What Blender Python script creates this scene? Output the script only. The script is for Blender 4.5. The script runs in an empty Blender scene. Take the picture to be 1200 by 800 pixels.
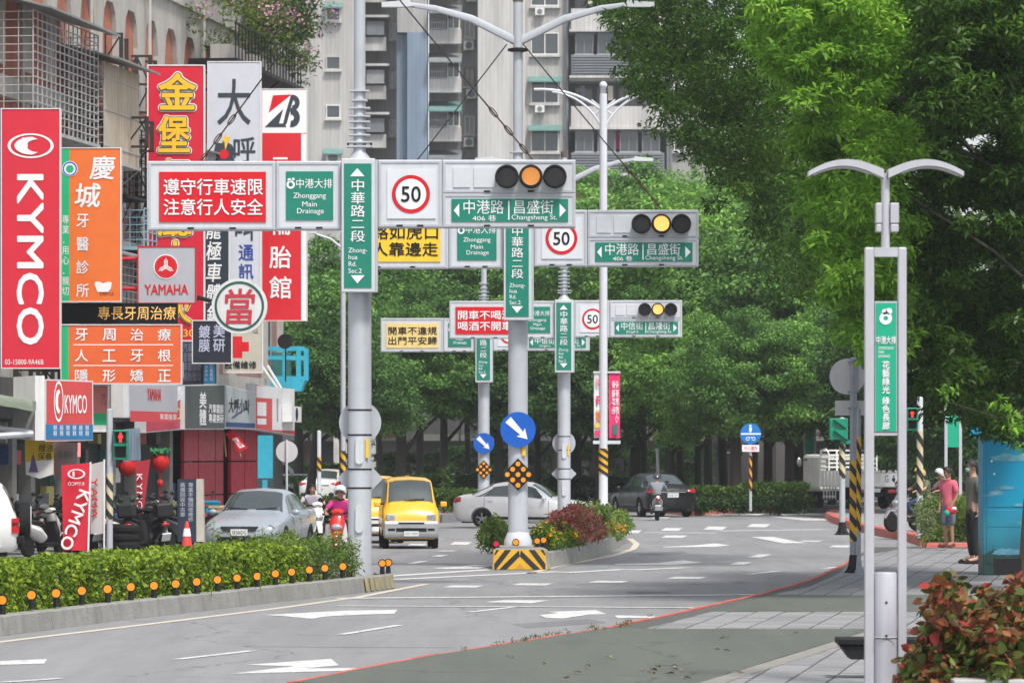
import bpy, math, random
import numpy as np
from mathutils import Vector, Matrix
R = math.radians
SC = bpy.context.scene
COL = SC.collection
F = 5000.0; CH = 2.3                     # focal length in photo pixels, camera height
# ---------------------------------------------------------------- camera
cam = bpy.data.objects.new('camera', bpy.data.cameras.new('camera')); COL.objects.link(cam)
cam.location = (0, 0, CH); cam.rotation_euler = (R(90), 0, 0)
cam.data.lens = 150; cam.data.sensor_width = 36; cam.data.shift_y = 129/1200
cam.data.clip_start = .5; cam.data.clip_end = 4000
cam.data.dof.use_dof = True; cam.data.dof.focus_distance = 74; cam.data.dof.aperture_fstop = 6.3
SC.camera = cam
# ---------------------------------------------------------------- world, sun, exposure
SUN_EL, SUN_AZ = R(58), R(155)           # azimuth clockwise from +Y (behind the camera, to its right)
w = bpy.data.worlds.new("World"); SC.world = w; w.use_nodes = True
nt = w.node_tree; nt.nodes.clear()
sky = nt.nodes.new('ShaderNodeTexSky'); sky.sky_type = 'NISHITA'; sky.sun_disc = False
sky.sun_elevation = SUN_EL; sky.sun_rotation = SUN_AZ
sky.air_density = 1.0; sky.dust_density = 2.0; sky.ozone_density = 1.0
hs = nt.nodes.new('ShaderNodeHueSaturation'); hs.inputs['Saturation'].default_value = .35
bg = nt.nodes.new('ShaderNodeBackground'); bg.inputs['Strength'].default_value = .14
wo = nt.nodes.new('ShaderNodeOutputWorld')
nt.links.new(sky.outputs[0], hs.inputs['Color']); nt.links.new(hs.outputs[0], bg.inputs['Color']); nt.links.new(bg.outputs[0], wo.inputs['Surface'])
sl = bpy.data.lights.new('sun', 'SUN'); sl.energy = 2.6; sl.angle = R(10); sl.color = (1, .96, .9)
so = bpy.data.objects.new('sun', sl); COL.objects.link(so)
sd = Vector((math.sin(SUN_AZ)*math.cos(SUN_EL), math.cos(SUN_AZ)*math.cos(SUN_EL), math.sin(SUN_EL)))
so.rotation_euler = (-sd).to_track_quat('-Z', 'Y').to_euler()
vs = SC.view_settings; vs.view_transform = 'Standard'; vs.look = 'None'; vs.exposure = .55; vs.gamma = 1
vs.use_curve_mapping = False
SC.cycles.max_bounces = 5; SC.cycles.transparent_max_bounces = 4
# ---------------------------------------------------------------- helpers
def Wp(px, py, Y): return Vector(((px-600)*Y/F, Y, CH-(py-529)*Y/F))
def G(px, py, z=0.0):
    Y = (CH-z)*F/(py-529); return Vector(((px-600)*Y/F, Y, z))
def tag(o, label=None, cat=None, group=None, kind=None):
    if label: o['label'] = label
    if cat: o['category'] = cat
    if group: o['group'] = group
    if kind: o['kind'] = kind
    return o
def empty(name, loc=(0,0,0), label=None, cat=None, group=None, rz=0, scale=1, kind=None):
    o = bpy.data.objects.new(name, None); COL.objects.link(o); o.empty_display_size = .3
    o.location = loc; o.rotation_euler = (0,0,rz); o.scale = (scale,)*3
    return tag(o, label, cat, group, kind)
def copy_tree(o, parent=None):
    c = o.copy(); COL.objects.link(c)
    if parent: c.parent = parent
    for ch in [x for x in list(bpy.data.objects) if x.parent == o]: copy_tree(ch, c)
    return c
KIDS = None
def fast_copy(o):
    ch1 = [x for x in COL.objects if x.parent == o]
    c = o.copy(); COL.objects.link(c)
    for a in ch1:
        a2 = a.copy(); COL.objects.link(a2); a2.parent = c
        for b in [x for x in COL.objects if x.parent == a]:
            b2 = b.copy(); COL.objects.link(b2); b2.parent = a2
    return c
def place(me, name, parent=None, loc=(0,0,0), rot=(0,0,0), label=None, cat=None, group=None, kind=None):
    o = bpy.data.objects.new(name, me); COL.objects.link(o); o.parent = parent
    o.location = loc; o.rotation_euler = rot
    return tag(o, label, cat, group, kind)
class MB:
    def __init__(s, org=(0,0,0)): s.v = []; s.f = []; s.org = Vector(org)
    def add(s, vs, fs):
        b = len(s.v); s.v += [tuple(v) for v in vs]; s.f += [tuple(b+i for i in f) for f in fs]; return s
    def box(s, x0, x1, y0, y1, z0, z1, M=None):
        vs = [(x,y,z) for z in (z0,z1) for y in (y0,y1) for x in (x0,x1)]
        if M is not None: vs = [M @ Vector(v) for v in vs]
        return s.add(vs, [(0,2,3,1),(4,5,7,6),(0,1,5,4),(2,6,7,3),(0,4,6,2),(1,3,7,5)])
    def cb(s, c, d, rot=None):
        M = Matrix.Translation(c) @ (rot.to_4x4() if rot is not None else Matrix())
        return s.box(-d[0]/2,d[0]/2,-d[1]/2,d[1]/2,-d[2]/2,d[2]/2, M)
    def prism(s, pts, y0, y1):                 # pts in (x,z), extruded along y
        n = len(pts)
        vs = [(x,y0,z) for x,z in pts]+[(x,y1,z) for x,z in pts]
        return s.add(vs, [tuple(range(n)), tuple(range(2*n-1,n-1,-1))]+[(i,i+n,(i+1)%n+n,(i+1)%n) for i in range(n)])
    def prismz(s, pts, z0, z1):                # pts in (x,y), extruded along z
        n = len(pts)
        vs = [(p[0],p[1],z0) for p in pts]+[(p[0],p[1],z1) for p in pts]
        return s.add(vs, [tuple(range(n-1,-1,-1)), tuple(range(n,2*n))]+[(i,(i+1)%n,(i+1)%n+n,i+n) for i in range(n)])
    def prismx(s, pts, x0, x1):                # pts in (y,z)
        n = len(pts)
        vs = [(x0,y,z) for y,z in pts]+[(x1,y,z) for y,z in pts]
        return s.add(vs, [tuple(range(n)), tuple(range(2*n-1,n-1,-1))]+[(i,i+n,(i+1)%n+n,(i+1)%n) for i in range(n)])
    def tube(s, pts, r, n=10, cap=True, sq=1.0):
        pts = [Vector(p) for p in pts]; m = len(pts)
        rs = r if isinstance(r, (list,tuple)) else [r]*m
        up = None; vs = []
        for i, p in enumerate(pts):
            t = (pts[min(i+1,m-1)]-pts[max(i-1,0)]).normalized()
            if up is None:
                a = Vector((0,1,0)) if abs(t.y) < .8 else Vector((1,0,0))
                up = a.cross(t).normalized()
            else: up = (up - t*up.dot(t)).normalized()
            q = t.cross(up)
            for k in range(n):
                a = 2*math.pi*k/n
                vs.append(p + up*rs[i]*math.cos(a)+q*rs[i]*sq*math.sin(a))
        fs = [(i*n+k, i*n+(k+1)%n, (i+1)*n+(k+1)%n, (i+1)*n+k) for i in range(m-1) for k in range(n)]
        if cap: fs += [tuple(range(n-1,-1,-1)), tuple(range((m-1)*n, m*n))]
        return s.add(vs, fs)
    def lathe(s, prof, c=(0,0,0), axis='z', n=20, ang=2*math.pi, cap=True):     # prof: (r, h)
        c = Vector(c); vs = []; m = len(prof)
        for r, h in prof:
            for k in range(n):
                a = ang*k/n; x, y = r*math.cos(a), r*math.sin(a)
                vs.append(c + Vector({'z':(x,y,h),'y':(x,h,y),'x':(h,x,y)}[axis]))
        fs = [(i*n+k, i*n+(k+1)%n, (i+1)*n+(k+1)%n, (i+1)*n+k) for i in range(m-1) for k in range(n)]
        if cap and prof[0][0] > 1e-4: fs.append(tuple(range(n-1,-1,-1)))
        if cap and prof[-1][0] > 1e-4: fs.append(tuple(range((m-1)*n, m*n)))
        return s.add(vs, fs)
    def ball(s, c, r, n=12, m=7):
        rr = r if isinstance(r,(tuple,list)) else (r,r,r); c = Vector(c); vs = [c+Vector((0,0,-rr[2]))]
        for i in range(1,m):
            p = -math.pi/2+math.pi*i/m
            for k in range(n):
                a = 2*math.pi*k/n
                vs.append(c+Vector((rr[0]*math.cos(p)*math.cos(a), rr[1]*math.cos(p)*math.sin(a), rr[2]*math.sin(p))))
        vs.append(c+Vector((0,0,rr[2]))); L = len(vs)-1
        fs = [(0,1+(k+1)%n,1+k) for k in range(n)]
        fs += [(1+(i*n)+k,1+i*n+(k+1)%n,1+(i+1)*n+(k+1)%n,1+(i+1)*n+k) for i in range(m-2) for k in range(n)]
        fs += [(L,1+(m-2)*n+k,1+(m-2)*n+(k+1)%n) for k in range(n)]
        return s.add(vs, fs)
    def disc(s, c, r, y0, y1, n=32):
        return s.prism([(c[0]+r*math.cos(2*math.pi*k/n), c[1]+r*math.sin(2*math.pi*k/n)) for k in range(n)], y0, y1)
    def ring(s, c, r0, r1, y0, y1, n=40):
        for k in range(n):
            a, b = 2*math.pi*k/n, 2*math.pi*(k+1)/n
            P = lambda r,t: (c[0]+r*math.cos(t), c[1]+r*math.sin(t))
            s.prism([P(r0,a),P(r1,a),P(r1,b),P(r0,b)], y0, y1)
        return s
    def mesh(s, name, mat, smooth=False):
        me = bpy.data.meshes.new(name); o = s.org
        me.from_pydata([(x-o.x,y-o.y,z-o.z) for x,y,z in s.v], [], s.f); me.update()
        if mat: me.materials.append(mat)
        if smooth:
            me.polygons.foreach_set('use_smooth', [True]*len(me.polygons))
            try: me.set_sharp_from_angle(angle=R(38))
            except Exception: pass
        return me
    def build(s, name, mat, parent=None, smooth=False, label=None, cat=None, group=None, kind=None, loc=(0,0,0), rot=(0,0,0), bev=0):
        o = place(s.mesh(name, mat, smooth), name, parent, loc, rot, label, cat, group, kind)
        if bev:
            b = o.modifiers.new('b','BEVEL'); b.width = bev; b.segments = 2; b.limit_method = 'ANGLE'
        return o
# ---------------------------------------------------------------- materials
MC = {}
def M(name, col, rough=.5, metal=0, var=.08, scale=3, bump=0, bscale=40, emit=0, stretch=(1,1,1), dirt=0, dcol=(.1,.09,.08), coat=0, spec=.5, alpha=1):
    if name in MC: return MC[name]
    m = bpy.data.materials.new(name); m.use_nodes = True; t = m.node_tree; N = t.nodes; L = t.links
    b = N['Principled BSDF']; b.inputs['Roughness'].default_value = rough; b.inputs['Metallic'].default_value = metal
    b.inputs['Specular IOR Level'].default_value = spec
    b.inputs['Base Color'].default_value = (*col,1)
    if coat: b.inputs['Coat Weight'].default_value = coat; b.inputs['Coat Roughness'].default_value = .06
    tc = N.new('ShaderNodeTexCoord'); mp = N.new('ShaderNodeMapping'); mp.inputs['Scale'].default_value = stretch
    L.new(tc.outputs['Object'], mp.inputs['Vector'])
    last = None
    if var:
        n = N.new('ShaderNodeTexNoise'); n.inputs['Scale'].default_value = scale; n.inputs['Detail'].default_value = 8; n.inputs['Roughness'].default_value = .65
        L.new(mp.outputs[0], n.inputs['Vector'])
        r = N.new('ShaderNodeMapRange'); r.inputs['From Min'].default_value = .3; r.inputs['From Max'].default_value = .7
        r.inputs['To Min'].default_value = 1-var; r.inputs['To Max'].default_value = 1+var; L.new(n.outputs[0], r.inputs[0])
        mx = N.new('ShaderNodeVectorMath'); mx.operation = 'SCALE'; mx.inputs[0].default_value = col; L.new(r.outputs[0], mx.inputs['Scale'])
        last = mx.outputs[0]
        rr = N.new('ShaderNodeMapRange'); rr.inputs['From Min'].default_value = .3; rr.inputs['From Max'].default_value = .7
        rr.inputs['To Min'].default_value = max(0,rough-.1); rr.inputs['To Max'].default_value = min(1,rough+.1); L.new(n.outputs[0], rr.inputs[0]); L.new(rr.outputs[0], b.inputs['Roughness'])
    if dirt:
        n2 = N.new('ShaderNodeTexNoise'); n2.inputs['Scale'].default_value = 1.6; n2.inputs['Detail'].default_value = 10; n2.inputs['Roughness'].default_value = .7
        mp2 = N.new('ShaderNodeMapping'); mp2.inputs['Scale'].default_value = (3,3,.35); L.new(tc.outputs['Object'], mp2.inputs['Vector']); L.new(mp2.outputs[0], n2.inputs['Vector'])
        r2 = N.new('ShaderNodeMapRange'); r2.inputs['From Min'].default_value = .48; r2.inputs['From Max'].default_value = .75; r2.inputs['To Max'].default_value = dirt; L.new(n2.outputs[0], r2.inputs[0])
        mi = N.new('ShaderNodeMixRGB'); L.new(r2.outputs[0], mi.inputs[0]); mi.inputs[2].default_value = (*dcol,1)
        if last: L.new(last, mi.inputs[1])
        else: mi.inputs[1].default_value = (*col,1)
        last = mi.outputs[0]
    if last: L.new(last, b.inputs['Base Color'])
    if bump:
        n3 = N.new('ShaderNodeTexNoise'); n3.inputs['Scale'].default_value = bscale; n3.inputs['Detail'].default_value = 4; L.new(mp.outputs[0], n3.inputs['Vector'])
        bp = N.new('ShaderNodeBump'); bp.inputs['Strength'].default_value = bump; bp.inputs['Distance'].default_value = .02; L.new(n3.outputs[0], bp.inputs['Height']); L.new(bp.outputs[0], b.inputs['Normal'])
    if emit: b.inputs['Emission Color'].default_value = (*col,1); b.inputs['Emission Strength'].default_value = emit
    if alpha < 1: b.inputs['Alpha'].default_value = alpha
    MC[name] = m; return m
def leafM(name, cols, trans=.35, rough=.45, gain=(1,1,1), nscale=.55):
    if name in MC: return MC[name]
    m = bpy.data.materials.new(name); m.use_nodes = True; t = m.node_tree; N = t.nodes; L = t.links
    b = N['Principled BSDF']; b.inputs['Roughness'].default_value = rough; b.inputs['Specular IOR Level'].default_value = .22
    g = N.new('ShaderNodeNewGeometry'); r = N.new('ShaderNodeValToRGB'); e = r.color_ramp.elements
    while len(e) < len(cols): e.new(.5)
    for i, c in enumerate(cols): e[i].position = i/(len(cols)-1); e[i].color = (min(.8,c[0]*gain[0]),min(.8,c[1]*gain[1]),min(.8,c[2]*gain[2]),1)
    tc = N.new('ShaderNodeTexCoord'); n = N.new('ShaderNodeTexNoise'); n.inputs['Scale'].default_value = nscale; n.inputs['Detail'].default_value = 3
    L.new(tc.outputs['Object'], n.inputs['Vector'])
    ad = N.new('ShaderNodeMath'); ad.operation = 'MULTIPLY_ADD'; ad.inputs[1].default_value = .55; L.new(g.outputs['Random Per Island'], ad.inputs[0])
    mr = N.new('ShaderNodeMapRange'); mr.inputs['From Min'].default_value = .3; mr.inputs['From Max'].default_value = .7; mr.inputs['To Max'].default_value = .45; L.new(n.outputs[0], mr.inputs[0])
    L.new(mr.outputs[0], ad.inputs[2]); L.new(ad.outputs[0], r.inputs[0]); L.new(r.outputs[0], b.inputs['Base Color'])
    tr = N.new('ShaderNodeBsdfTranslucent'); L.new(r.outputs[0], tr.inputs['Color'])
    mx = N.new('ShaderNodeMixShader'); mx.inputs[0].default_value = trans
    L.new(b.outputs[0], mx.inputs[1]); L.new(tr.outputs[0], mx.inputs[2]); L.new(mx.outputs[0], N['Material Output'].inputs['Surface'])
    MC[name] = m; return m
WHITE = M('white_print', (.82,.82,.83), .45, var=.03)
BLACK = M('black_print', (.008,.009,.014), .6, var=0, spec=.2)
GALV = M('galvanised_grey_paint', (.47,.49,.53), .42, .15, var=.06, scale=2, dirt=.18)
BOXG = M('light_grey_metal', (.60,.62,.65), .4, .1, var=.05, scale=3, dirt=.22, dcol=(.3,.29,.27))
PANW = M('pale_panel', (.66,.68,.72), .4, var=.04, dirt=.12, dcol=(.35,.34,.32))
SGRN = M('road_sign_green', (.0,.20,.135), .45, var=.06, dirt=.15, dcol=(.1,.25,.2))
SRED = M('sign_red', (.62,.008,.018), .5, var=.07, spec=.25, dirt=.15, dcol=(.45,.12,.1))
SYEL = M('sign_yellow', (.85,.55,.03), .45, var=.08)
SBLU = M('sign_blue', (.0,.10,.50), .35, var=.06)
DARK = M('dark_metal', (.013,.013,.015), .55, var=.2, spec=.25)
RUBB = M('rubber', (.012,.012,.012), .8, var=.2, spec=.2)
CHRO = M('bright_metal', (.6,.6,.62), .25, .9, var=.05)
GLAS = M('tinted_glass', (.045,.06,.06), .08, 0, var=.1, spec=.9, coat=.6)
CONC = M('weathered_concrete', (.27,.265,.25), .85, var=.2, scale=2.5, bump=.5, bscale=30, dirt=.55, dcol=(.13,.125,.11))
AMBR = M('amber_reflector', (.85,.30,.01), .35, var=.05, emit=.0)
KRED = M('worn_red_kerb_paint', (.50,.13,.095), .75, var=.22, scale=3, bump=.3, dirt=.45, dcol=(.25,.17,.15))
TYEL = M('traffic_yellow', (.72,.40,.02), .6, var=.15, dirt=.3, dcol=(.2,.13,.05))
TBLK = M('traffic_black', (.02,.02,.022), .6, var=.2)
# ---------------------------------------------------------------- text
TC = {}
def glyphs(body, bold=0, ls=1.0, align='LEFT'):
    k = (body,bold,ls,align)
    if k in TC: return TC[k]
    c = bpy.data.curves.new('text','FONT'); c.body = body; c.offset = bold; c.resolution_u = 3; c.space_line = ls; c.align_x = align
    o = bpy.data.objects.new('text', c); COL.objects.link(o)
    bpy.context.view_layer.update()
    m = bpy.data.meshes.new_from_object(o.evaluated_get(bpy.context.evaluated_depsgraph_get()))
    v = np.empty(len(m.vertices)*3); m.vertices.foreach_get('co', v); v = v.reshape(-1,3)
    f = [tuple(p.vertices) for p in m.polygons]
    bpy.data.objects.remove(o); bpy.data.curves.remove(c); bpy.data.meshes.remove(m)
    lo, hi = v.min(0), v.max(0); v = (v-lo)/np.maximum(hi-lo,1e-6)
    TC[k] = (v, f); return TC[k]
def text(body, x0, x1, z0, z1, y, mat, parent, bold=0, ls=1.0, align='LEFT', turn=0, shear=0, name='lettering', mirror=False, label=None):
    """flat lettering filling the box x0..x1, z0..z1 on the plane y, read from -Y; turn=1: rotated clockwise, top to the right"""
    v, f = glyphs(body, 0, ls, align)
    u, t = v[:,0].copy(), v[:,1].copy()
    if mirror: u = 1-u
    if turn == 1: u, t = t, 1-u
    W_, H_ = x1-x0, z1-z0
    nl = body.count('\n')+1; nc = max(len(q) for q in body.split('\n')); em = (H_ if turn else W_)/nc; em = min(em, ((W_ if turn else H_)/nl)*1.3); b = bold*em*1.6
    b = bold*em*.8 if bold < .04 else (bold-.03)*2*em; n_ = 5 if bold < .04 else 10
    sh = [(0,0)]+([(b*math.cos(q*6.2832/n_),b*math.sin(q*6.2832/n_)) for q in range(n_)] if bold else [])
    mb = MB()
    for i, (dx,dz) in enumerate(sh):
        X = x0+W_*u+shear*H_*t+dx; Z = z0+H_*t+dz; o_ = len(mb.v)
        mb.v += [(p,y-.0012*i,q) for p,q in zip(X,Z)]; mb.f += [tuple(o_+k for k in (reversed(q) if mirror else q)) for q in f]
    return mb.build(name, mat, parent, label=label)
# ---------------------------------------------------------------- leaves
def leaves_mesh(name, mat, centers, radii, per, size, seed=0, flat=.6, droop=.0, asp=.5, up=.6, out=.5, shell=.45, rich=False):
    rg = np.random.default_rng(seed)
    C = np.asarray(centers,float); n = len(C); Rr = np.asarray(radii,float).reshape(n,-1)
    if Rr.shape[1] == 1: Rr = np.repeat(Rr,3,1); Rr[:,2] *= flat
    per = np.full(n,per) if np.isscalar(per) else np.asarray(per)
    idx = np.repeat(np.arange(n), per); k = len(idx)
    d = rg.normal(size=(k,3)); d /= np.linalg.norm(d,axis=1)[:,None]
    rad = (shell+(1-shell)*rg.random(k))**.7*(.8+.35*rg.random(k)); P = C[idx]+d*Rr[idx]*rad[:,None]
    nrm = rg.normal(size=(k,3))*.6+d*out+np.array([0,0,up]); nrm /= np.linalg.norm(nrm,axis=1)[:,None]
    a = rg.normal(size=(k,3))+d*.5; a[:,2] -= droop; a -= nrm*(a*nrm).sum(1)[:,None]; a /= np.linalg.norm(a,axis=1)[:,None]
    b = np.cross(nrm,a); s = size*(.6+.8*rg.random(k))[:,None]
    V = np.empty((k,4,3)); V[:,0] = P; V[:,1] = P+a*s*.45+b*s*asp*.5+nrm*s*.07; V[:,2] = P+a*s-nrm*s*.12; V[:,3] = P+a*s*.45-b*s*asp*.5+nrm*s*.07
    if rich:                                     # rounded leaf of two halves folded along the midrib
        c_ = rg.uniform(-.25,.1,(k,1)); V = np.empty((k,7,3)); pt = lambda u,w,h: P+a*s*u+b*s*asp*w+nrm*s*h
        V[:,0] = P; V[:,1] = pt(.25,.42,.10); V[:,2] = pt(.62,.40,.07)+nrm*s*c_*.4; V[:,3] = P+a*s+nrm*s*c_; V[:,4] = pt(.5,0,-.02)+nrm*s*c_*.25; V[:,5] = pt(.62,-.40,.07)+nrm*s*c_*.4; V[:,6] = pt(.25,-.42,.10)
        me = bpy.data.meshes.new(name); me.vertices.add(k*7); me.vertices.foreach_set('co', V.astype(np.float32).ravel())
        L_ = (np.arange(k)[:,None]*7+np.array([0,4,3,2,1,0,6,5,3,4])[None]).astype(np.int32).ravel(); me.loops.add(len(L_)); me.loops.foreach_set('vertex_index', L_)
        me.polygons.add(2*k); me.polygons.foreach_set('loop_start', np.arange(0,k*10,5,dtype=np.int32)); me.polygons.foreach_set('loop_total', np.full(2*k,5,dtype=np.int32))
        me.update(calc_edges=True); me.materials.append(mat); return me
    me = bpy.data.meshes.new(name); me.vertices.add(k*4); me.vertices.foreach_set('co', V.astype(np.float32).ravel())
    me.loops.add(k*4); me.loops.foreach_set('vertex_index', np.arange(k*4,dtype=np.int32))
    me.polygons.add(k); me.polygons.foreach_set('loop_start', np.arange(0,k*4,4,dtype=np.int32)); me.polygons.foreach_set('loop_total', np.full(k,4,dtype=np.int32))
    me.update(calc_edges=True); me.materials.append(mat); return me
def clip(poly, clipper):                        # convex clip in xy
    def cr(o,a,b): return (a[0]-o[0])*(b[1]-o[1])-(a[1]-o[1])*(b[0]-o[0])
    ar = sum(clipper[i][0]*clipper[(i+1)%len(clipper)][1]-clipper[(i+1)%len(clipper)][0]*clipper[i][1] for i in range(len(clipper)))
    if ar < 0: clipper = clipper[::-1]
    out = poly
    for i in range(len(clipper)):
        a, b = clipper[i], clipper[(i+1)%len(clipper)]; inp = out; out = []
        for j in range(len(inp)):
            p, q = inp[j-1], inp[j]; cp, cq = cr(a,b,p), cr(a,b,q)
            if (cp >= 0) != (cq >= 0):
                t = cp/(cp-cq); out.append((p[0]+(q[0]-p[0])*t, p[1]+(q[1]-p[1])*t))
            if cq >= 0: out.append(q)
        if len(out) < 3: return []
    return out
# ================================================================ GROUND, ROAD, KERBS
def asphalt(name, c, c2, var=.2):
    m = bpy.data.materials.new(name); m.use_nodes = True; t = m.node_tree; N = t.nodes; L = t.links; b = N['Principled BSDF']
    b.inputs['Roughness'].default_value = .82
    tc = N.new('ShaderNodeTexCoord')
    def noise(sc, det=8, st=(1,1,1), ro=.6):
        mp = N.new('ShaderNodeMapping'); mp.inputs['Scale'].default_value = st; L.new(tc.outputs['Object'], mp.inputs['Vector'])
        n = N.new('ShaderNodeTexNoise'); n.inputs['Scale'].default_value = sc; n.inputs['Detail'].default_value = det; n.inputs['Roughness'].default_value = ro
        L.new(mp.outputs[0], n.inputs['Vector']); return n.outputs[0]
    def rng(s, a, b_, c_, d):
        r = N.new('ShaderNodeMapRange'); r.inputs['From Min'].default_value = a; r.inputs['From Max'].default_value = b_; r.inputs['To Min'].default_value = c_; r.inputs['To Max'].default_value = d; L.new(s, r.inputs[0]); return r.outputs[0]
    mi = N.new('ShaderNodeMixRGB'); mi.inputs[1].default_value = (*c,1); mi.inputs[2].default_value = (*c2,1); L.new(rng(noise(.25,6,(1,.25,1)),.35,.65,0,1), mi.inputs[0])
    v1 = rng(noise(45,3),.3,.7,1-var,1+var); v2 = rng(noise(1.1,9,(1.6,.12,1),.7),.35,.65,.87,1.08)   # tyre-worn streaks along the road
    mu = N.new('ShaderNodeMath'); mu.operation = 'MULTIPLY'; L.new(v1, mu.inputs[0]); L.new(v2, mu.inputs[1])
    sc = N.new('ShaderNodeVectorMath'); sc.operation = 'SCALE'; L.new(mi.outputs[0], sc.inputs[0]); L.new(mu.outputs[0], sc.inputs['Scale'])
    # thin dark cracks
    vo = N.new('ShaderNodeTexVoronoi'); vo.feature = 'DISTANCE_TO_EDGE'; vo.inputs['Scale'].default_value = .16
    mp = N.new('ShaderNodeMapping'); L.new(tc.outputs['Object'], mp.inputs['Vector'])
    nn = N.new('ShaderNodeTexNoise'); nn.inputs['Scale'].default_value = 1.5; L.new(tc.outputs['Object'], nn.inputs['Vector'])
    ma = N.new('ShaderNodeMixRGB'); ma.blend_type = 'ADD'; ma.inputs[0].default_value = .8; L.new(mp.outputs[0], ma.inputs[1]); L.new(nn.outputs['Color'], ma.inputs[2]); L.new(ma.outputs[0], vo.inputs['Vector'])
    k = rng(vo.outputs['Distance'], 0, .006, .55, 1)
    s2 = N.new('ShaderNodeVectorMath'); s2.operation = 'SCALE'; L.new(sc.outputs[0], s2.inputs[0]); L.new(k, s2.inputs['Scale'])
    L.new(s2.outputs[0], b.inputs['Base Color'])
    bp = N.new('ShaderNodeBump'); bp.inputs['Strength'].default_value = .35; bp.inputs['Distance'].default_value = .01; L.new(noise(70,2), bp.inputs['Height']); L.new(bp.outputs[0], b.inputs['Normal'])
    MC[name] = m; return m
ASPH = asphalt('worn_asphalt', (.215,.215,.22), (.25,.25,.255))
GRNA = asphalt('green_grey_asphalt', (.088,.10,.083), (.108,.12,.10))
SOIL = M('soil', (.07,.05,.035), .95, var=.3, bump=.5)
GRND = M('ground_earth', (.09,.10,.07), .95, var=.3, scale=.5)
tag(MB().prismz([(-1500,20),(1500,20),(1500,3000),(-1500,3000)], -1.0, -.05).build('ground', GRND), 'flat earth stretching away under the city', kind='structure')
road = tag(MB().prismz([(-60,25),(60,25),(70,320),(-70,320)], -.4, 0).build('road', ASPH), 'worn grey asphalt road with white markings', kind='structure')
WPAINT = M('worn_road_paint', (.60,.60,.60), .7, var=.2, scale=14, dirt=.75, dcol=(.30,.30,.305))
def wornpaint(m, c):
    t = m.node_tree; N = t.nodes; L = t.links; b = N['Principled BSDF']; tc = N.new('ShaderNodeTexCoord'); n = N.new('ShaderNodeTexNoise'); n.inputs['Scale'].default_value = 7; n.inputs['Detail'].default_value = 12; n.inputs['Roughness'].default_value = .75
    L.new(tc.outputs['Object'], n.inputs['Vector']); r = N.new('ShaderNodeMapRange'); r.inputs['From Min'].default_value = .50; r.inputs['From Max'].default_value = .60; r.inputs['To Max'].default_value = .8; L.new(n.outputs[0], r.inputs[0])
    mi = N.new('ShaderNodeMixRGB'); L.new(r.outputs[0], mi.inputs[0]); mi.inputs[1].default_value = (*c,1); mi.inputs[2].default_value = (.27,.27,.27,1); L.new(mi.outputs[0], b.inputs['Base Color'])
wornpaint(WPAINT, (.62,.62,.61))
YPAINT = M('cream_edge_paint', (.58,.52,.42), .7, var=.15, scale=8, dirt=.35, dcol=(.3,.29,.27))
def mark(pts, name='lane_marking', mat=WPAINT, z=.005):
    p = [G(x,y) for x,y in pts]
    if sum(p[i].x*p[(i+1)%len(p)].y-p[(i+1)%len(p)].x*p[i].y for i in range(len(p))) < 0: p = p[::-1]
    mb = MB(); mb.v = [(q.x,q.y,z) for q in p]; mb.f = [tuple(range(len(p)))]
    return mb.build(name, mat, road)
def line(pts, h, name='lane_line', mat=WPAINT):       # h: width in metres
    P = [G(x,y) for x,y in pts]; mb = MB()
    for i, p in enumerate(P):
        t = (P[min(i+1,len(P)-1)]-P[max(0,i-1)]).normalized(); n = Vector((-t.y,t.x,0))*h/2
        mb.v += [tuple(p+n+Vector((0,0,.005+.0008*(len(road.children)%5)))), tuple(p-n+Vector((0,0,.005+.0008*(len(road.children)%5))))]
    mb.f = [(2*i+1,2*i+3,2*i+2,2*i) for i in range(len(P)-1)]
    return mb.build(name, mat, road)
line([(-80,763),(0,752),(200,728),(330,712),(420,699.5),(500,684)], .16, 'edge_line', YPAINT)
line([(620,672),(650,664),(690,656.5),(722,650),(742,643),(746,637),(738,631)], .16, 'edge_line', YPAINT)
for a, b, h in [((207,772.5),(295,762.5),.13), ((400,743.5),(468,732.5),.13), ((5,799.5),(72,795),.13), ((550,717),(602,711),.13),
    ((863,661.5),(873,658.5),.3),((884,653),(897,649.5),.3),((877,673),(912,669),.2),((966,666),(984,664),.2),
    ((480,660.5),(498,657),.18),((511,652),(520,650),.25),((520,646),(528,645),.4)]:
    line([a,b], h, 'lane_dash')
for pts, h in [([(395,701),(640,699),(905,696.5)],.42), ([(395,710),(640,711),(842,712.5)],.25), ([(445,675.5),(577,667)],.35), ([(460,679),(520,676),(656,669.5)],.35),
    ([(660,671),(733,667)],.35), ([(738,668),(806,665)],.35), ([(893,629),(931,636.5)],.6), ([(887,601.5),(962,609.5)],1.2), ([(755,624),(840,624.2)],.7),([(840,622),(968,620.3)],.7),
    ([(945,600.5),(1010,601.2)],1.6)]:
    line(pts, h, 'stop_line' if h in(.42,.25) else 'lane_line')
for c, wd, h in [((543,687),24,2.2),((624,684.5),25,2.2),((713,681.5),25,2.2),((805,676.8),24,2.2),((838,618.7),14,3.4),((889,615.6),14,3.4),((787,620.2),13,3.0),((741,622.8),11,3.0),
              ((790,628.5),16,2.4),((540,636.5),13,3.0),((488,638.5),12,2.6),((452,634),10,2.6),((560,612),14,1.5),((690,608.5),14,1.5),((950,634),15,1.6),((985,640),14,2.0),
              ((1000,604),9,2),((775,606),12,1.6),((835,603.6),14,1.6),((905,603),16,1.5)]:
    mark([(c[0]-wd,c[1]+h*.45),(c[0]-wd*.55,c[1]-h*.6),(c[0]+wd,c[1]-h*.5),(c[0]+wd*.6,c[1]+h*.6)], 'crossing_bar')
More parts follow.
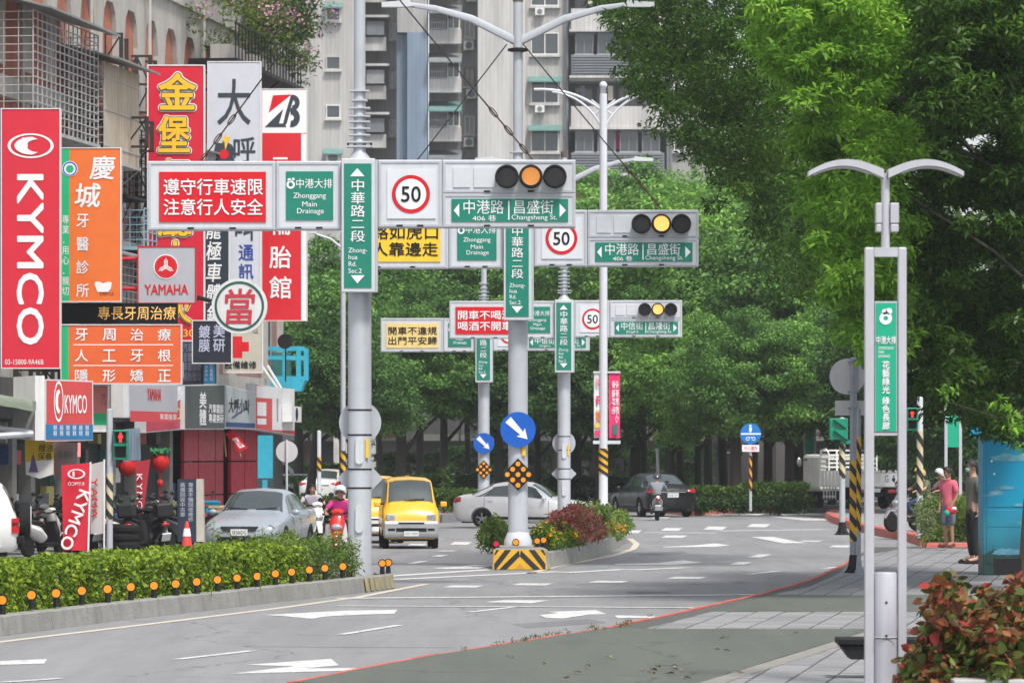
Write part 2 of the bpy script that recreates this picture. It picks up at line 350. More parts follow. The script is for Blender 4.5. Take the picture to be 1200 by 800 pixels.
PATCH = asphalt('darker_patch_asphalt', (.165,.165,.17), (.185,.185,.19)); LPATCH = asphalt('lighter_patch_asphalt', (.25,.25,.25), (.27,.27,.27))
mark([(600,731),(690,725),(712,729),(618,735.5)], 'road_patch', PATCH, .0024); mark([(745,648),(800,645),(806,648),(750,651.5)], 'road_patch', PATCH, .0026)
line([(285,757.2),(400,758.2),(530,758.6)], .035, 'tar_seam', TBLK)
for px, py in ((760,694),):
    p = G(px,py); mh = MB((p.x,p.y,0)); mh.lathe([(.36,.0),(.36,.004),(.33,.005),(.001,.005)], c=(p.x,p.y,0), n=28); mh.build('manhole_cover', M('iron_cover',(.10,.095,.09),.6,.4,var=.3,scale=20), road, loc=(p.x,p.y,0))
ar = 'turn_arrow'
mark([(270,789.5),(345,780.5),(287,779),(388,771.8),(397,779.5),(358,783),(460,782.5),(463,784.5),(380,786.5)], ar)
mark([(0,779),(0,774.5),(55,772),(52,777.5)], ar)
mark([(308,720.5),(400,715.5),(466,714.2),(462,719),(424,720),(385,722),(365,725),(330,721.5)], ar)
mark([(632,720.5),(655,718),(640,716.8),(698,714.8),(711,719.5),(690,720),(660,724.5),(640,724)], ar)
mark([(720,721.2),(725,720.8),(768,722),(765,723.8),(724,724)], ar)
mark([(505,665.5),(540,663.5),(556,661.8),(575,663.3),(560,666),(525,666.5)], ar)
mark([(566,705.5),(590,703),(645,703.2),(622,706.8),(600,706)], ar)
mark([(720,660.6),(770,659.4),(800,656.2),(822,659),(790,661.5),(722,661.5)], ar)
mark([(776,640.7),(815,638.6),(838,636.4),(856,638.6),(838,640.5),(778,641.2)], ar)
# ---- kerbs made of stones
def kerb(name, pts, wd, ht, mat, seg=1.0, label=None, z0=0, lean=0, side=1, parent=None, world=True, seed=3, batter=.03):
    """stones along a polyline of world points; the stone body lies to the left (side=1) of the walking direction"""
    root = parent or empty(name, pts[0], label, 'kerb'); org = root.location
    P = []; rg = random.Random(seed)
    for i in range(len(pts)-1):
        a, b = Vector(pts[i][:2]), Vector(pts[i+1][:2]); n = max(1, round((b-a).length/seg))
        P += [a+(b-a)*k/n for k in range(n)]
    P.append(Vector(pts[-1][:2])); N_ = []
    for i in range(len(P)):
        t = (P[min(i+1,len(P)-1)]-P[max(i-1,0)]).normalized(); N_.append(Vector((-t.y,t.x))*side)
    for i in range(len(P)-1):
        a, b = P[i], P[i+1]; t = (b-a).normalized()*.006; h = ht+rg.uniform(-.006,.006)
        mb = MB(org); q = [(a+t,N_[i]),(b-t,N_[i+1])]; vs = []
        for p, n in q:
            vs += [(p.x,p.y,z0-.1),(p.x,p.y,z0+.01),(p.x+n.x*batter,p.y+n.y*batter,h-.02),(p.x+n.x*(batter+.025),p.y+n.y*(batter+.025),h),(p.x+n.x*wd,p.y+n.y*wd,h),(p.x+n.x*wd,p.y+n.y*wd,z0-.1)]
        fs = [(k,k+1,k+7,k+6) for k in range(5)]+[(0,5,4,3,2,1),(6,7,8,9,10,11)]
        if side < 0: fs = [f[::-1] for f in fs]
        mb.add(vs, fs); mb.build('kerb_stone', mat, root)
    return root
# ---- right-hand pavement
SW = .12
KP = [G(x,y) for x,y in [(330,813),(395,800),(500,779),(600,763),(700,746),(800,724),(880,705),(940,688),(978,671),(998,657)]]
kerb('red_kerb', KP, .13, SW, KRED, 1.0, 'worn red kerb curving along the near right pavement', side=-1, seed=5)
PAVB = M('pavement_joint_mortar', (.085,.085,.08), .9, var=.2)
pin = [(p.x,p.y) for p in KP]
far = [(G(1300,640,0).x+6, 96.0)]
pav = tag(MB().prismz([(KP[0].x,36)]+[(x+.10,y) for x,y in pin]+[(8.3,98.5),(30,99),(30,36)], -.3, SW-.018).build('pavement', PAVB), 'wide grey tiled pavement on the near right', kind='structure')
def gp(x,y): p = G(x,y,SW); return (p.x,p.y)
# green-grey asphalt cycle strips
def sheet(name, pts, z, mat, parent, label=None):
    p = pts
    if sum(p[i][0]*p[(i+1)%len(p)][1]-p[(i+1)%len(p)][0]*p[i][1] for i in range(len(p))) < 0: p = p[::-1]
    return MB().prismz(p, z-.016, z).build(name, mat, parent, label=label)
kp2 = [(p.x+.11,p.y-.07) for p in KP[:5]]+[gp(760,736.5)]
sheet('cycle_path', kp2+[gp(1100,736.5),gp(1300,736.5),gp(1300,739),gp(1013,740),gp(912,770),gp(815,801),gp(775,813)], SW, GRNA, pav, 'green-grey asphalt strip')
sheet('cycle_path', [gp(835,715.5),gp(903,697),gp(1400,697),gp(1400,715.5)], SW, GRNA, pav, 'green-grey asphalt strip')
TL = [M('paving_tile_%d'%i, c, .85, var=.13, scale=6, bump=.25, dirt=.35, dcol=(.17,.165,.155)) for i,c in enumerate([(.235,.235,.24),(.26,.26,.262),(.21,.212,.215)])]
zq = lambda xa,ya,xb,yb: [gp(xa,ya),gp(xb,yb),gp(1300,yb),gp(1300,ya)]
zones = [zq(905,696.3,948,687), zq(948,687,983,671.5), zq(983,671.5,1001,657.5), zq(1001,657.5,1012,650), zq(1012,650,1060,642.5), zq(757,735.8,835,716.2), [gp(832,800),gp(1018,744),gp(1230,744),gp(1230,835),gp(720,835)]]
tiles = []; ang = math.atan(.15); ux = Vector((math.cos(ang),-math.sin(ang))); uy = Vector((math.sin(ang),math.cos(ang)))
rg = random.Random(4)
for z in zones:
    hull = z
    cx = [p[0] for p in z]; cy = [p[1] for p in z]; o = Vector((4.,60.))
    for i in range(-18,48):
        for j in range(-34,60):
            c0 = o+ux*(i*.38)+uy*(j*.76+(.38 if i%2 else 0)); g = .013
            q = [c0+ux*g+uy*g, c0+ux*(.38-g)+uy*g, c0+ux*(.38-g)+uy*(.76-g), c0+ux*g+uy*(.76-g)]
            if max(p.x for p in q) < min(cx) or min(p.x for p in q) > max(cx) or max(p.y for p in q) < min(cy) or min(p.y for p in q) > max(cy): continue
            pl = clip([(p.x,p.y) for p in q], hull)
            if len(pl) >= 3:
                c = (sum(p[0] for p in pl)/len(pl), sum(p[1] for p in pl)/len(pl)); px = 600+F*c[0]/c[1]
                if px < 1215: tiles.append((c[1], pl, c))
tiles.sort(key=lambda t: t[0]); rest = MB()
for n, (d, pl, c) in enumerate(tiles):
    dz = rg.uniform(-.003,.003)
    if n < 290:
        mb = MB((c[0],c[1],0)); mb.prismz(pl, SW-.03, SW+dz); mb.build('paving_tile', TL[rg.randrange(3)], pav, loc=(c[0],c[1],0))
    else: rest.prismz(pl, SW-.03, SW+dz)
rest.build('paving_tile', TL[0], pav, kind='stuff')
# pale stone edging between cycle path and the bottom tiles
EDG = M('pale_stone_edging', (.235,.225,.20), .8, var=.15, dirt=.3)
def edging(a, b, wd, seg):
    a, b = Vector(gp(*a)), Vector(gp(*b)); n = max(1,int((b-a).length/seg)); t = (b-a).normalized(); nn = Vector((t.y,-t.x))
    for i in range(n):
        p = a+(b-a)*i/n+t*.006; q = a+(b-a)*(i+1)/n-t*.006
        MB((p.x,p.y,0)).prismz([tuple(p),tuple(p+nn*wd),tuple(q+nn*wd),tuple(q)], SW-.03, SW+.008).build('edging_stone', EDG, pav, loc=(p.x,p.y,0))
edging((775,814),(1013,741),.22,1.2)
# fallen leaves on the cycle path
FL = leafM('fallen_leaf_brown', [(.35,.25,.13),(.2,.12,.05),(.45,.38,.22)], .1)
pts = []
for (x,y) in [(758,785),(762,789),(770,781),(783,782),(793,791),(796,786),(804,795),(852,747),(860,789),(693,783),(603,771),(668,794),(672,790),(930,742),(720,772),(640,778),(845,763)]:
    p = G(x,y,SW); pts.append((p.x,p.y,SW+.02))
place(leaves_mesh('fallen_leaves', FL, pts, [[.05,.05,.005]]*len(pts), 2, .09, 3, up=3, out=0), 'fallen_leaves', label='scattered dry leaves on the green cycle path', kind='stuff')
# ---- right-hand far corner (platform with man), island and far-left kerb
K2 = [G(x,y) for x,y in [(1060,600.5),(1010,601.5),(972,604),(966,607),(975,612.5),(1003,622),(1035,629),(1062,634),(1078,639.5)]]
kerb('red_kerb', K2, .3, .22, KRED, 1.2, 'red kerb with rounded nose on the far right refuge island', side=1, seed=6)
isl = [(p.x,p.y) for p in K2]
tag(MB().prismz([(x+.25,y) for x,y in isl]+[(12.5,105.5),(34,108),(34,160)], -.2, .2).build('pavement', TL[1]), 'grey paved refuge island behind the striped poles', kind='structure')
K3 = [G(1202,644,0),G(1150,645.5,0),G(1085,646.5,0),G(1084,641,0),G(1100,637.5,0)]
kerb('red_kerb', K3, .35, .2, KRED, .9, 'short red kerb of the corner where the man stands', side=-1, seed=7)
tag(MB().prismz([(p.x+.1,p.y+.1) for p in K3[:4]][::-1]+[(12,100.5),(12.5,105),(30,107),(30,97)][::-1], -.2, .19).build('pavement', TL[0]), 'grey paved corner behind the crossing on the right', kind='structure')
K4 = [G(x,y) for x,y in [(894,601.5),(889,598.5),(860,601.2),(812,604.2),(740,598)]]
kerb('red_kerb', K4[::-1], .5, .42, KRED, 2.0, 'red kerb sloping up beside the hedge beyond the dark sedan', side=1, seed=8)
K5 = [G(739,598.3),G(700,601),G(620,607),G(512,612.5),G(506,608),G(492,600),G(470,593)]
kerb('median_kerb', K5, .3, .28, CONC, 2.5, 'far concrete kerb behind the silver sedan', side=-1, seed=9)
tag(MB().prismz([(K4[0].x,K4[0].y+.5),(34,K4[0].y+8),(60,240),(-12,240)]+[(p.x+.15,p.y+.3) for p in K5[::-1]]+[(K4[4].x,K4[4].y+.5)], -.2, .27).build('pavement', TL[2]), 'paved ground under the roadside trees', kind='structure')
# weeds along the near kerb
WD = leafM('weed_green', [(.07,.10,.02),(.14,.13,.03),(.25,.2,.08)], .3)
pts = []; rg2 = random.Random(2)
for (x,y,n) in [(577,765,1),(598,762,3),(612,760,5),(622,758,4),(627,756,4),(645,753,5),(655,752,6),(664,751,4),(692,746,5),(700,745,4),(727,742,6),(737,739,3),(540,772,2),(760,733,2)]:
    for k in range((n+1)//2):
        p = G(x+rg2.uniform(-5,5),y+3,0); pts.append((p.x,p.y,SW+rg2.uniform(-.02,.02)))
place(leaves_mesh('weeds', WD, pts, [[.06,.06,.03]]*len(pts), 9, .05, 5, droop=-1.5, asp=.25, up=.2), 'weeds', label='small weeds growing out of the red kerb joint', kind='stuff')
# ================================================================ MEDIANS, HEDGES, REFLECTORS
def leafthing(name, mat, centers, radii, per, size, label, cat, stems=True, seed=0, loc=None, group=None, nm='foliage', **kw):
    C = np.asarray(centers,float); base = Vector(loc) if loc is not None else Vector((C[:,0].mean(), C[:,1].mean(), 0))
    root = empty(name, base, label, cat, group)
    place(leaves_mesh(nm, mat, C-np.array(base), radii, per, size, seed, **kw), nm, root)
    if stems:
        mb = MB(base); rg = random.Random(seed)
        for c in C[::max(1,len(C)//40)]:
            mb.tube([(c[0]+rg.uniform(-.05,.05), c[1], base.z), (c[0], c[1], c[2])], [.014,.008], 5)
        mb.build('stem', M('woody_stem',(.10,.07,.045),.9,var=.2), root, kind='stuff')
    return root
M1 = [G(-90,766), G(0,745.5), G(120,729.5), G(230,716.5), G(330,704.5), G(400,697), G(440,692.5), G(463,689.5)]
nose = [Vector((M1[-1].x-.18,M1[-1].y+.9,0)), Vector((M1[-1].x-.75,M1[-1].y+1.3,0))]
kerb('median_kerb', M1, .22, .25, CONC, 2.6, 'long stained concrete kerb along the clipped hedge', side=1, seed=11)
NOSE = kerb('median_kerb', [M1[-1]]+nose, .25, .25, CONC, 3, 'rounded end of the hedge median at the stop line', side=1, seed=12)
mb = MB(M1[-1]); t = (M1[-2]-M1[-1]).normalized()
for k in range(6):     # black and yellow paint bars over the last metre
    a = M1[-1]+t*(.08+k*.34); b = a+t*.2; n = Vector((t.y,-t.x,0))*.0; out = Vector((-t.y,t.x,0)); out = out if out.x > 0 else -out
    mb.add([a+out*.006+Vector((0,0,.02)), b+out*.006+Vector((0,0,.02)), b-out*.03+Vector((0,0,.235)), a-out*.03+Vector((0,0,.235))], [(0,1,2,3)])
mb.build('painted_bar', M('faded_cream_bar',(.36,.29,.14),.8,var=.25,dirt=.5), NOSE)
backs = [Vector((p.x-2.2, p.y+.4, 0)) for p in M1[:-1]]
tag(MB().prismz([(p.x-.12,p.y) for p in M1]+[(nose[1].x,nose[1].y)]+[(p.x,p.y) for p in backs[::-1]], -.1, .2).build('median', SOIL), 'planted median strip of soil on the left', kind='structure')
kerb('median_kerb', backs, .22, .25, CONC, 3.0, 'concrete kerb on the far side of the hedge median', side=-1, seed=13)
# clipped hedge
LH = leafM('hedge_leaf', [(.025,.06,.008),(.08,.15,.015),(.17,.26,.025),(.30,.38,.045)], .35, gain=(1.55,1.45,1.2), nscale=2.6)
LG = leafM('weed_leaf', [(.04,.09,.015),(.12,.20,.035),(.28,.34,.08)], .35, gain=(1.25,1.25,1.2), nscale=2)
rg = np.random.default_rng(5)
def along(pts, t):
    P = np.array([[p.x,p.y] for p in pts]); L_ = np.r_[0,np.cumsum(np.hypot(*np.diff(P,axis=0).T))]; s = t*L_[-1]
    return np.interp(s,L_,P[:,0]), np.interp(s,L_,P[:,1])
hp = [Vector((p.x-.42,p.y+.1,0)) for p in M1]
tt = rg.random(2600)*.83; x, y = along(hp, tt); u = rg.random(2600)
wd = rg.random(2600)*1.0; top = .83+.035*np.sin(tt*60)
face = rg.random(2600)
zz = .22+(top-.22)*np.where(face<.55, rg.random(2600), 1.0)-.05
wd = np.where(face<.55, .02+.05*rg.random(2600), wd)
C = np.c_[x-wd, y+.1*wd, zz]
leafthing('clipped_hedge', LH, C, [[.10,.13,.08]]*2600, 24, .068, 'long clipped bright green hedge on the left median', 'hedge', seed=2, asp=.62, out=.9, up=.45)
tt = .82+rg.random(330)*.155; x, y = along(hp, tt); wd = rg.random(330)*1.2
hgt = np.interp(tt,[.82,.86,.92,.955,.99],[.95,.78,.92,.82,.5])
C = np.c_[x-wd, y+.1*wd, .22+(hgt-.2)*rg.random(330)]
leafthing('wild_bush', LG, C, [[.15,.2,.12]]*330, 42, .075, 'loose weedy bush past the right end of the clipped hedge', 'bush', seed=3, asp=.3, out=.6, up=.3)
FW = M('red_flower',(.6,.03,.03),.6)
# tall thin weeds in front of the gray sedan
for (px,py0,py1,Y,lab) in [(248,640,612,62,'feathery weed rising out of the hedge left of the grey sedan'),(305,650,620,64,'single tall weed blade arching before the grey sedan')]:
    r = empty('tall_weed', (Wp(px,py0,Y).x,Y,.2), lab, 'weed'); b = Wp(px,py0,Y); t_ = Wp(px+3,py1,Y)
    MB(r.location).tube([(b.x,Y,.2),b,t_],[.008,.007,.003],5).build('stem', LG, r)
    place(leaves_mesh('leaf', LG, [((b*(1-k)+t_*k)-r.location) for k in (.2,.4,.6,.8,1)], [[.05,.05,.05]]*5, 7, .07, 7, asp=.22), 'leaf', r)
# reflectors: amber button on a short black post
def reflector(loc, label, col=AMBR, group='amber reflectors along the median kerbs', first=[None], r=.07, h=.11):
    if first[0] is None or col is not AMBR:
        o = empty('reflector_post', loc, label, 'reflector', group)
        MB().lathe([(.045,0),(.04,h*.6),(.035,h+.02)], n=8).build('post', DARK, o)
        MB().disc((0,h+r),r,-.02,.03,24).build('rim', DARK, o)
        MB().disc((0,h+r),r*.78,-.032,-.022,24).build('lens', col, o)
        if col is AMBR: first[0] = o
        return o
    o = fast_copy(first[0]); o.location = loc; o['label'] = label; return o
words = ['first','second','third','fourth','fifth','sixth','seventh','eighth','ninth','tenth','eleventh','twelfth','thirteenth','fourteenth','fifteenth','sixteenth','seventeenth','eighteenth']
for i, (px,py) in enumerate([(15,703),(49,697),(78,695),(108,692),(138,690),(165,687.5),(192,686),(217,684),(242,681.5),(266,679),(289,677),(312,675),(333,672),(352,670),(373,667.5),(391,665.5),(412,663.5)]):
    # find the point on the kerb line below this pixel
    tv = min(np.linspace(0,1,800), key=lambda t: abs(600+F*along(M1,t)[0]/along(M1,t)[1]-px)); x, y = along(M1, tv); x -= .14
    hh = CH-(py-529)*y/F-.10-.078
    reflector((x, y+.04, max(.2,hh)), words[i]+' amber reflector from the left in front of the hedge')
for px,py,l in [(448,656,'amber reflector left of the pair on the striped hedge median end'),(455,655,'outermost amber reflector on the striped hedge median end')]:
    p = Wp(px,py,71.6+(px-448)*.05); reflector((p.x,p.y,.25), l)
# ---- median two with concrete nose, flowers
Ym = 83.3
K = [G(645,665), G(668,661), G(690,655.5), G(707,650), G(722,643.5), G(733,636), G(734,631.5), G(726,629)]
kerb('median_kerb', K, .2, .32, CONC, 1.7, 'concrete kerb curving round the flower bed median', side=1, seed=21)
LB = [Vector((-.3,84.3,0)), Vector((.5,95,0)), Vector((1.5,108,0)), Vector((2.5,113.5,0))]
kerb('median_kerb', LB, .2, .3, CONC, 2.0, 'concrete kerb on the van side of the flower bed', side=-1, seed=22)
tag(MB().prismz([(p.x-.1,p.y+.05) for p in K]+[(p.x+.1,p.y) for p in LB[::-1]], -.1, .25).build('median', SOIL), 'planted flower bed median in the middle of the road', kind='structure')
p0 = G(611,667.5); bl = empty('median_nose', (p0.x,p0.y,0), 'concrete median nose block painted with black and yellow chevrons', 'barrier')
prof = [(-.56,.0),(-.57,.06),(-.56,.36),(-.50,.41),(.42,.415),(.52,.37),(.57,.02),(.57,0)]
MB().prism(prof, 0, 1.3).build('block', CONC, bl, bev=.02)
YB = -.008
def band(pts, m, nm): MB().prism(pts, YB, -.001).build(nm, m, bl)
band([(-.555,.012),(.50,.012),(.455,.395),(-.535,.395)], TYEL, 'yellow_panel'); YB = -.014
for s in (-1,1):
    c = -.03
    band([(c+s*.02,.385),(c+s*.0,.27),(c+s*.26,.015),(c+s*.40,.015)][::s], TBLK, 'black_chevron')
    band([(c+s*.17,.392),(c+s*.29,.392),(c+s*.50,.12),(c+s*.50,.015),(c+s*.46,.015)][::s], TBLK, 'black_chevron')
    band([(c+s*.40,.392),(c+s*.46,.392),(c+s*.50,.3),(c+s*.48,.29)][::s], TBLK, 'black_chevron')
band([(-.13,.012),(.07,.012),(-.03,.13)], M('dull_yellow',(.5,.3,.05),.7,var=.2), 'yellow_triangle')
LF = leafM('green_bush_leaf', [(.03,.07,.012),(.10,.18,.03),(.24,.33,.07),(.36,.42,.12)], .35)
LY = leafM('marigold_leaf', [(.04,.10,.012),(.09,.19,.02),(.18,.28,.03)], .3)
LR = leafM('coleus_leaf', [(.12,.015,.025),(.40,.05,.07),(.55,.20,.19),(.14,.16,.03),(.62,.32,.27)], .25)
LYF = leafM('yellow_petal', [(.85,.45,.01),(.9,.6,.02)], .2)
LOF = leafM('orange_petal', [(.85,.25,.01),(.9,.4,.02)], .2)
def blob(px0,px1,pyt,pyb,Y,depth,n,seed,top=.65):
    rg = np.random.default_rng(seed); u = rg.random(n); v = rg.random(n)**.7; d = rg.random(n)
    X = (px0+(px1-px0)*u-600)*Y/F; zt = CH-(pyt-529)*Y/F; zb = max(.25,CH-(pyb-529)*Y/F)
    arch = 1-.45*np.abs(2*u-1)**2.5
    pxs = px0+(px1-px0)*u; Yk = np.interp(pxs,[560,645,668,690,707,722,734],[0,84.6,87.1,90.9,95,100.5,107.5])+.3
    Yv = np.maximum(Y,Yk*(pxs>640))+depth*d*.8; zt = CH-(pyt-529)*Yv/F; zb = np.maximum(.3,CH-(pyb-529)*Yv/F); X = (pxs-600)*Yv/F
    return np.c_[X, Yv, zb+(zt-zb)*v*arch*(1-.25*np.abs(2*d-1))]
leafthing('leafy_bush', LF, blob(566,602,606,645,84.6,1.4,55,31), [[.13,.13,.1]]*55, 42, .10, 'loose green bush left of the pole on the chevron median', 'bush', seed=31, stems=False, asp=.4, up=.5)
C = blob(619,682,612,650,85.2,1.6,75,32); leafthing('flower_patch', LY, C, [[.12,.12,.1]]*75, 40, .075, 'low green patch dotted with yellow flowers right of the pole', 'flowers', seed=32, stems=False, asp=.4)
rf = [o for o in COL.objects if o.name.startswith('flower_patch')][0]
rgx = np.random.default_rng(9); k = rgx.integers(0,len(C),70)
fl = C[k]+np.c_[rgx.uniform(-.12,.12,70), -.12+0*k, rgx.uniform(-.02,.14,70)]
place(leaves_mesh('flower', LYF, fl-np.array(rf.location), [[.03,.03,.02]]*70, 9, .055, 4, asp=.8, up=1.4), 'flower', rf, kind='stuff')
leafthing('coleus_bush', LR, blob(640,704,592,632,88.5,2.0,95,33), [[.13,.14,.1]]*95, 44, .10, 'dark red and pink leaved bush in the flower bed', 'bush', seed=33, stems=False, asp=.5, up=.5)
leafthing('leafy_bush', LF, blob(655,735,590,628,98,4,110,34), [[.17,.2,.13]]*110, 50, .13, 'light green leafy bush at the far end of the flower bed', 'bush', seed=34, stems=False, asp=.4, up=.5)
C = blob(700,729,612,622,98.8,.4,30,35); leafthing('flower_row', LOF, C, [[.08,.06,.05]]*30, 22, .07, 'row of orange flowers at the flower bed edge below the light green bush', 'flowers', seed=35, stems=False, up=1)
def rfl(px,py,Y,lab,col=AMBR):
    p = Wp(px,py,Y); return reflector((p.x,p.y,max(.2,p.z-.18)), lab, col)
rfl(604.5,635,83.6,'amber reflector standing on top of the chevron nose block')
rfl(629.5,633.5,84.6,'left amber reflector of the pair among the yellow flowers')
rfl(637,632.5,85,'right amber reflector of the pair among the yellow flowers')
rfl(664,629,88.5,'amber reflector before the red leaved bush')
rfl(671,629,89.5,'amber reflector at the foot of the red leaved bush, nearer its right side')
RRED = M('red_reflector',(.55,.01,.05),.3)
rfl(581.5,637,83.9,'crimson round reflector left of the chevron nose block',RRED)['group'] = ''
del [o for o in COL.objects if o.get('label','').startswith('crimson')][0]['group']
# ================================================================ OVERHEAD SIGN GANTRIES
LED = M('lit_amber_signal', (.40,.10,.015), .4, emit=.25, var=0)
LEDB = M('lit_amber_core', (1,.50,.12), .4, emit=.95, var=0)
LENS = M('dark_signal_lens', (.03,.03,.035), .2, var=.2)
LABY = M('yellow_label', (.8,.5,.03), .5)
def gx(px): return (px-419)/73.0
def gz(py): return 2.3-(py-529)/73.0
def gantry(px, Y, dz, label, left, green2, front, lit, sidet=('中港路','昌盛街','406 巷','Changsheng St.'), gl=None, rightside='50'):
    o = empty('sign_gantry', ((px-600)*Y/F, Y, 0), label, 'sign gantry', 'overhead sign gantries on grey poles')
    Z = lambda py: gz(py)+dz
    D0, D1 = -.33, .0                                # face plane, back plane of the boxes (local y)
    # pole
    MB().lathe([(.235,0),(.235,.3),(.19,.5),(.188,Z(330)),(.18,Z(189))], n=28).build('pole', GALV, o, smooth=True)
    MB().lathe([(.18,Z(189)),(.19,Z(187)),(.1,Z(178)),(.094,Z(107)),(.088,10.95)], n=20).build('upper_pole', GALV, o, smooth=True)
    MB().lathe([(.1,10.95),(.1,11.12)], n=16).build('pole_cap', M('brown_cap',(.12,.08,.06),.6), o)
    for s in (-1,1):
        pts = [(s*.06,0,10.2),(s*.9,0,10.62),(s*1.6,0,10.82),(s*2.15,0,10.9)]
        MB().tube(pts, [.085,.075,.06,.045], 8, sq=.6).build('lamp_arm', GALV, o, smooth=True)
        mb = MB(); mb.prism([(s*2.0,10.86),(s*2.1,10.99),(s*2.22,10.96),(s*2.62,10.93),(s*2.62,10.84),(s*2.15,10.84)][::s], -.1, .1); mb.build('lamp_head', BOXG, o)
    MB().lathe([(.12,9.98),(.2,10.0),(.2,10.04),(.12,10.06)], n=16).build('stay_collar', DARK, o)
    # clamp plates
    for i, py in enumerate([107,118,127,136.5,143,151,158.5,167,172]):
        rr = .16 if i < 1 else (.2 if i > 6 else .125+.045*(i>1))
        MB().box(-rr,rr,-.13,.13,Z(py)-.012,Z(py)+.012).build('clamp_plate', GALV, o)
    MB().box(-.2,-.17,-.06,.06,Z(173),Z(166)).build('clamp_block', DARK, o); MB().box(.17,.2,-.06,.06,Z(173),Z(166)).build('clamp_block', DARK, o)
    def sbox(x0,x1,y0,y1,nm,face=D0):
        b = MB().box(gx(x0)+.004,gx(x1)-.004,face,D1,Z(y1),Z(y0)).build(nm, BOXG, o, bev=.012)
        # raised rim round the face
        X0,X1,Z0,Z1 = gx(x0)+.02,gx(x1)-.02,Z(y1)+.016,Z(y0)-.016; r = .035; f = face-.014
        mb = MB(); mb.box(X0,X1,f,face,Z1-r,Z1); mb.box(X0,X1,f,face,Z0,Z0+r); mb.box(X0,X0+r,f,face,Z0+r,Z1-r); mb.box(X1-r,X1,f,face,Z0+r,Z1-r)
        mb.build('face_rim', GALV, b)
        for k in range(1,3):                          # latches on the bottom rim
            xc = X0+(X1-X0)*k/3
            MB().box(xc-.05,xc+.05,f-.015,f,Z0+.002,Z0+.03).build('latch', DARK, b)
        return b
    def panel(b,x0,x1,y0,y1,mat,nm='panel',f=D0-.01,d=.01): return MB().box(gx(x0),gx(x1),f-d,f+d,Z(y1),Z(y0)).build(nm, mat, b)
    f = D0-.026
    # left message box
    b = sbox(172.5,322,190.5,271,'message_box'); pm, tm, lines = left
    panel(b,186,310.5,203,261.5,pm)
    n = len(lines); y0 = 211
    for i, s in enumerate(lines):
        h = 19; a = 211+i*23.5
        text(s, gx(191.5), gx(307), Z(a+h), Z(a), f, tm, b, .012)
    b = sbox(322,399,190.5,270.5,'place_box'); panel(b,334,389,202.5,259,SGRN)
    text('中港大排', gx(346), gx(388), Z(222), Z(211), f, WHITE, b, .0)
    MB().ring((gx(339.5),Z(218)),.035,.068,f-.004,f,20).disc((gx(338),Z(212.5)),.028,f-.004,f).disc((gx(342.5),Z(211.5)),.022,f-.004,f).build('emblem', WHITE, b)
    for s, c, hw, a, bb in [('Zhonggang',361.5,19,227.5,235.5),('Main',361.5,8.5,237.5,243.5),('Drainage',362.5,15.5,245.5,253.5)]:
        text(s, gx(c-hw), gx(c+hw), Z(bb), Z(a), f, WHITE, b, .0)
    # vertical street name box in front of the pole
    D2 = D0-.14
    bz = MB().box(gx(399),gx(438),D2,-.2,Z(343.5),Z(188)).build('street_name_box', BOXG, o, bev=.012)
    MB().box(gx(438)+.001,gx(441),D2+.05,-.21,Z(343),Z(189)).build('side_flange', GALV, bz)
    f2 = D2-.012
    MB().box(gx(402),gx(434),f2,D2+.002,Z(338.5),Z(194)).build('panel', SGRN, bz); f2 -= .006
    text('中\n華\n路', gx(410), gx(426.5), Z(256), Z(212.5), f2, WHITE, bz, .005)
    text('二', gx(410.5), gx(425.5), Z(269), Z(260), f2, WHITE, bz, .005)
    text('段', gx(409.5), gx(426.5), Z(285), Z(272), f2, WHITE, bz, .005)
    text('Zhong-\nhua\nRd.\nSec.2', gx(407), gx(429), Z(321.5), Z(292), f2, WHITE, bz, .0, ls=1.0)
    MB().prism([(gx(409),Z(209)),(gx(426),Z(209)),(gx(417.5),Z(199.5))], f2-.004, f2).build('up_arrow', WHITE, bz)
    MB().prism([(gx(410),Z(324)),(gx(417.5),Z(333.5)),(gx(426),Z(324))], f2-.004, f2).build('down_arrow', WHITE, bz)
    # speed limit box
    b = sbox(441,516,189,268,'speed_limit_box'); panel(b,452,508.5,200.5,257.5,PANW)
    cx_, cz_ = gx(479.7), Z(229)
    MB().ring((cx_,cz_),.245,.305,f-.004,f).build('red_ring', SRED, b); MB().disc((cx_,cz_),.244,f-.003,f).build('white_disc', WHITE, b)
    text('50', gx(468.5), gx(491), Z(238), Z(220), f-.008, BLACK, b, .03)
    # signal box
    b = sbox(516,672,189,228,'signal_box')
    for (a,c) in ((529,549),(553,578)): MB().box(gx(a),gx(c),f+.005,D0+.001,Z(221),Z(198)).build('cover_plate', BOXG, b)
    for i, xc in enumerate((591.5,619.5,647.5)):
        l = MB(); c = (gx(xc), Z(208.5)); l.ring(c,.150,.178,D0-.22,D0-.001,28); l.ring(c,.150,.19,D0-.03,D0-.002,28); s_ = l.build('signal_hood', DARK, b)
        if i == 1 and lit:
            MB().disc(c,.149,D0-.06,D0-.01).build('signal_lens', LED if lit==1 else LEDB, b)
            mb = MB(); rr = random.Random(3)
            for q in range(6):
                for w_ in range(max(1,q*6)):
                    a_ = 2*math.pi*w_/max(1,q*6); mb.disc((c[0]+q*.026*math.cos(a_),c[1]+q*.026*math.sin(a_)),.009,D0-.066,D0-.061,6)
            if lit==1: mb.build('signal_led', LEDB, b)
        else: MB().disc(c,.149,D0-.06,D0-.01).build('signal_lens', LENS, b)
    # cross street box
    b = sbox(516,672,228,268,'cross_street_box'); panel(b,527,663,234.5,261,SGRN)
    a1, a2, a3, a4 = sidet
    text(a1, gx(541), gx(588), Z(252), Z(236), f, WHITE, b, .0); text(a2, gx(600), gx(646), Z(252), Z(236), f, WHITE, b, .0)
    if a3: text(a3, gx(551.5), gx(579), Z(260.3), Z(253.5), f, WHITE, b, .0)
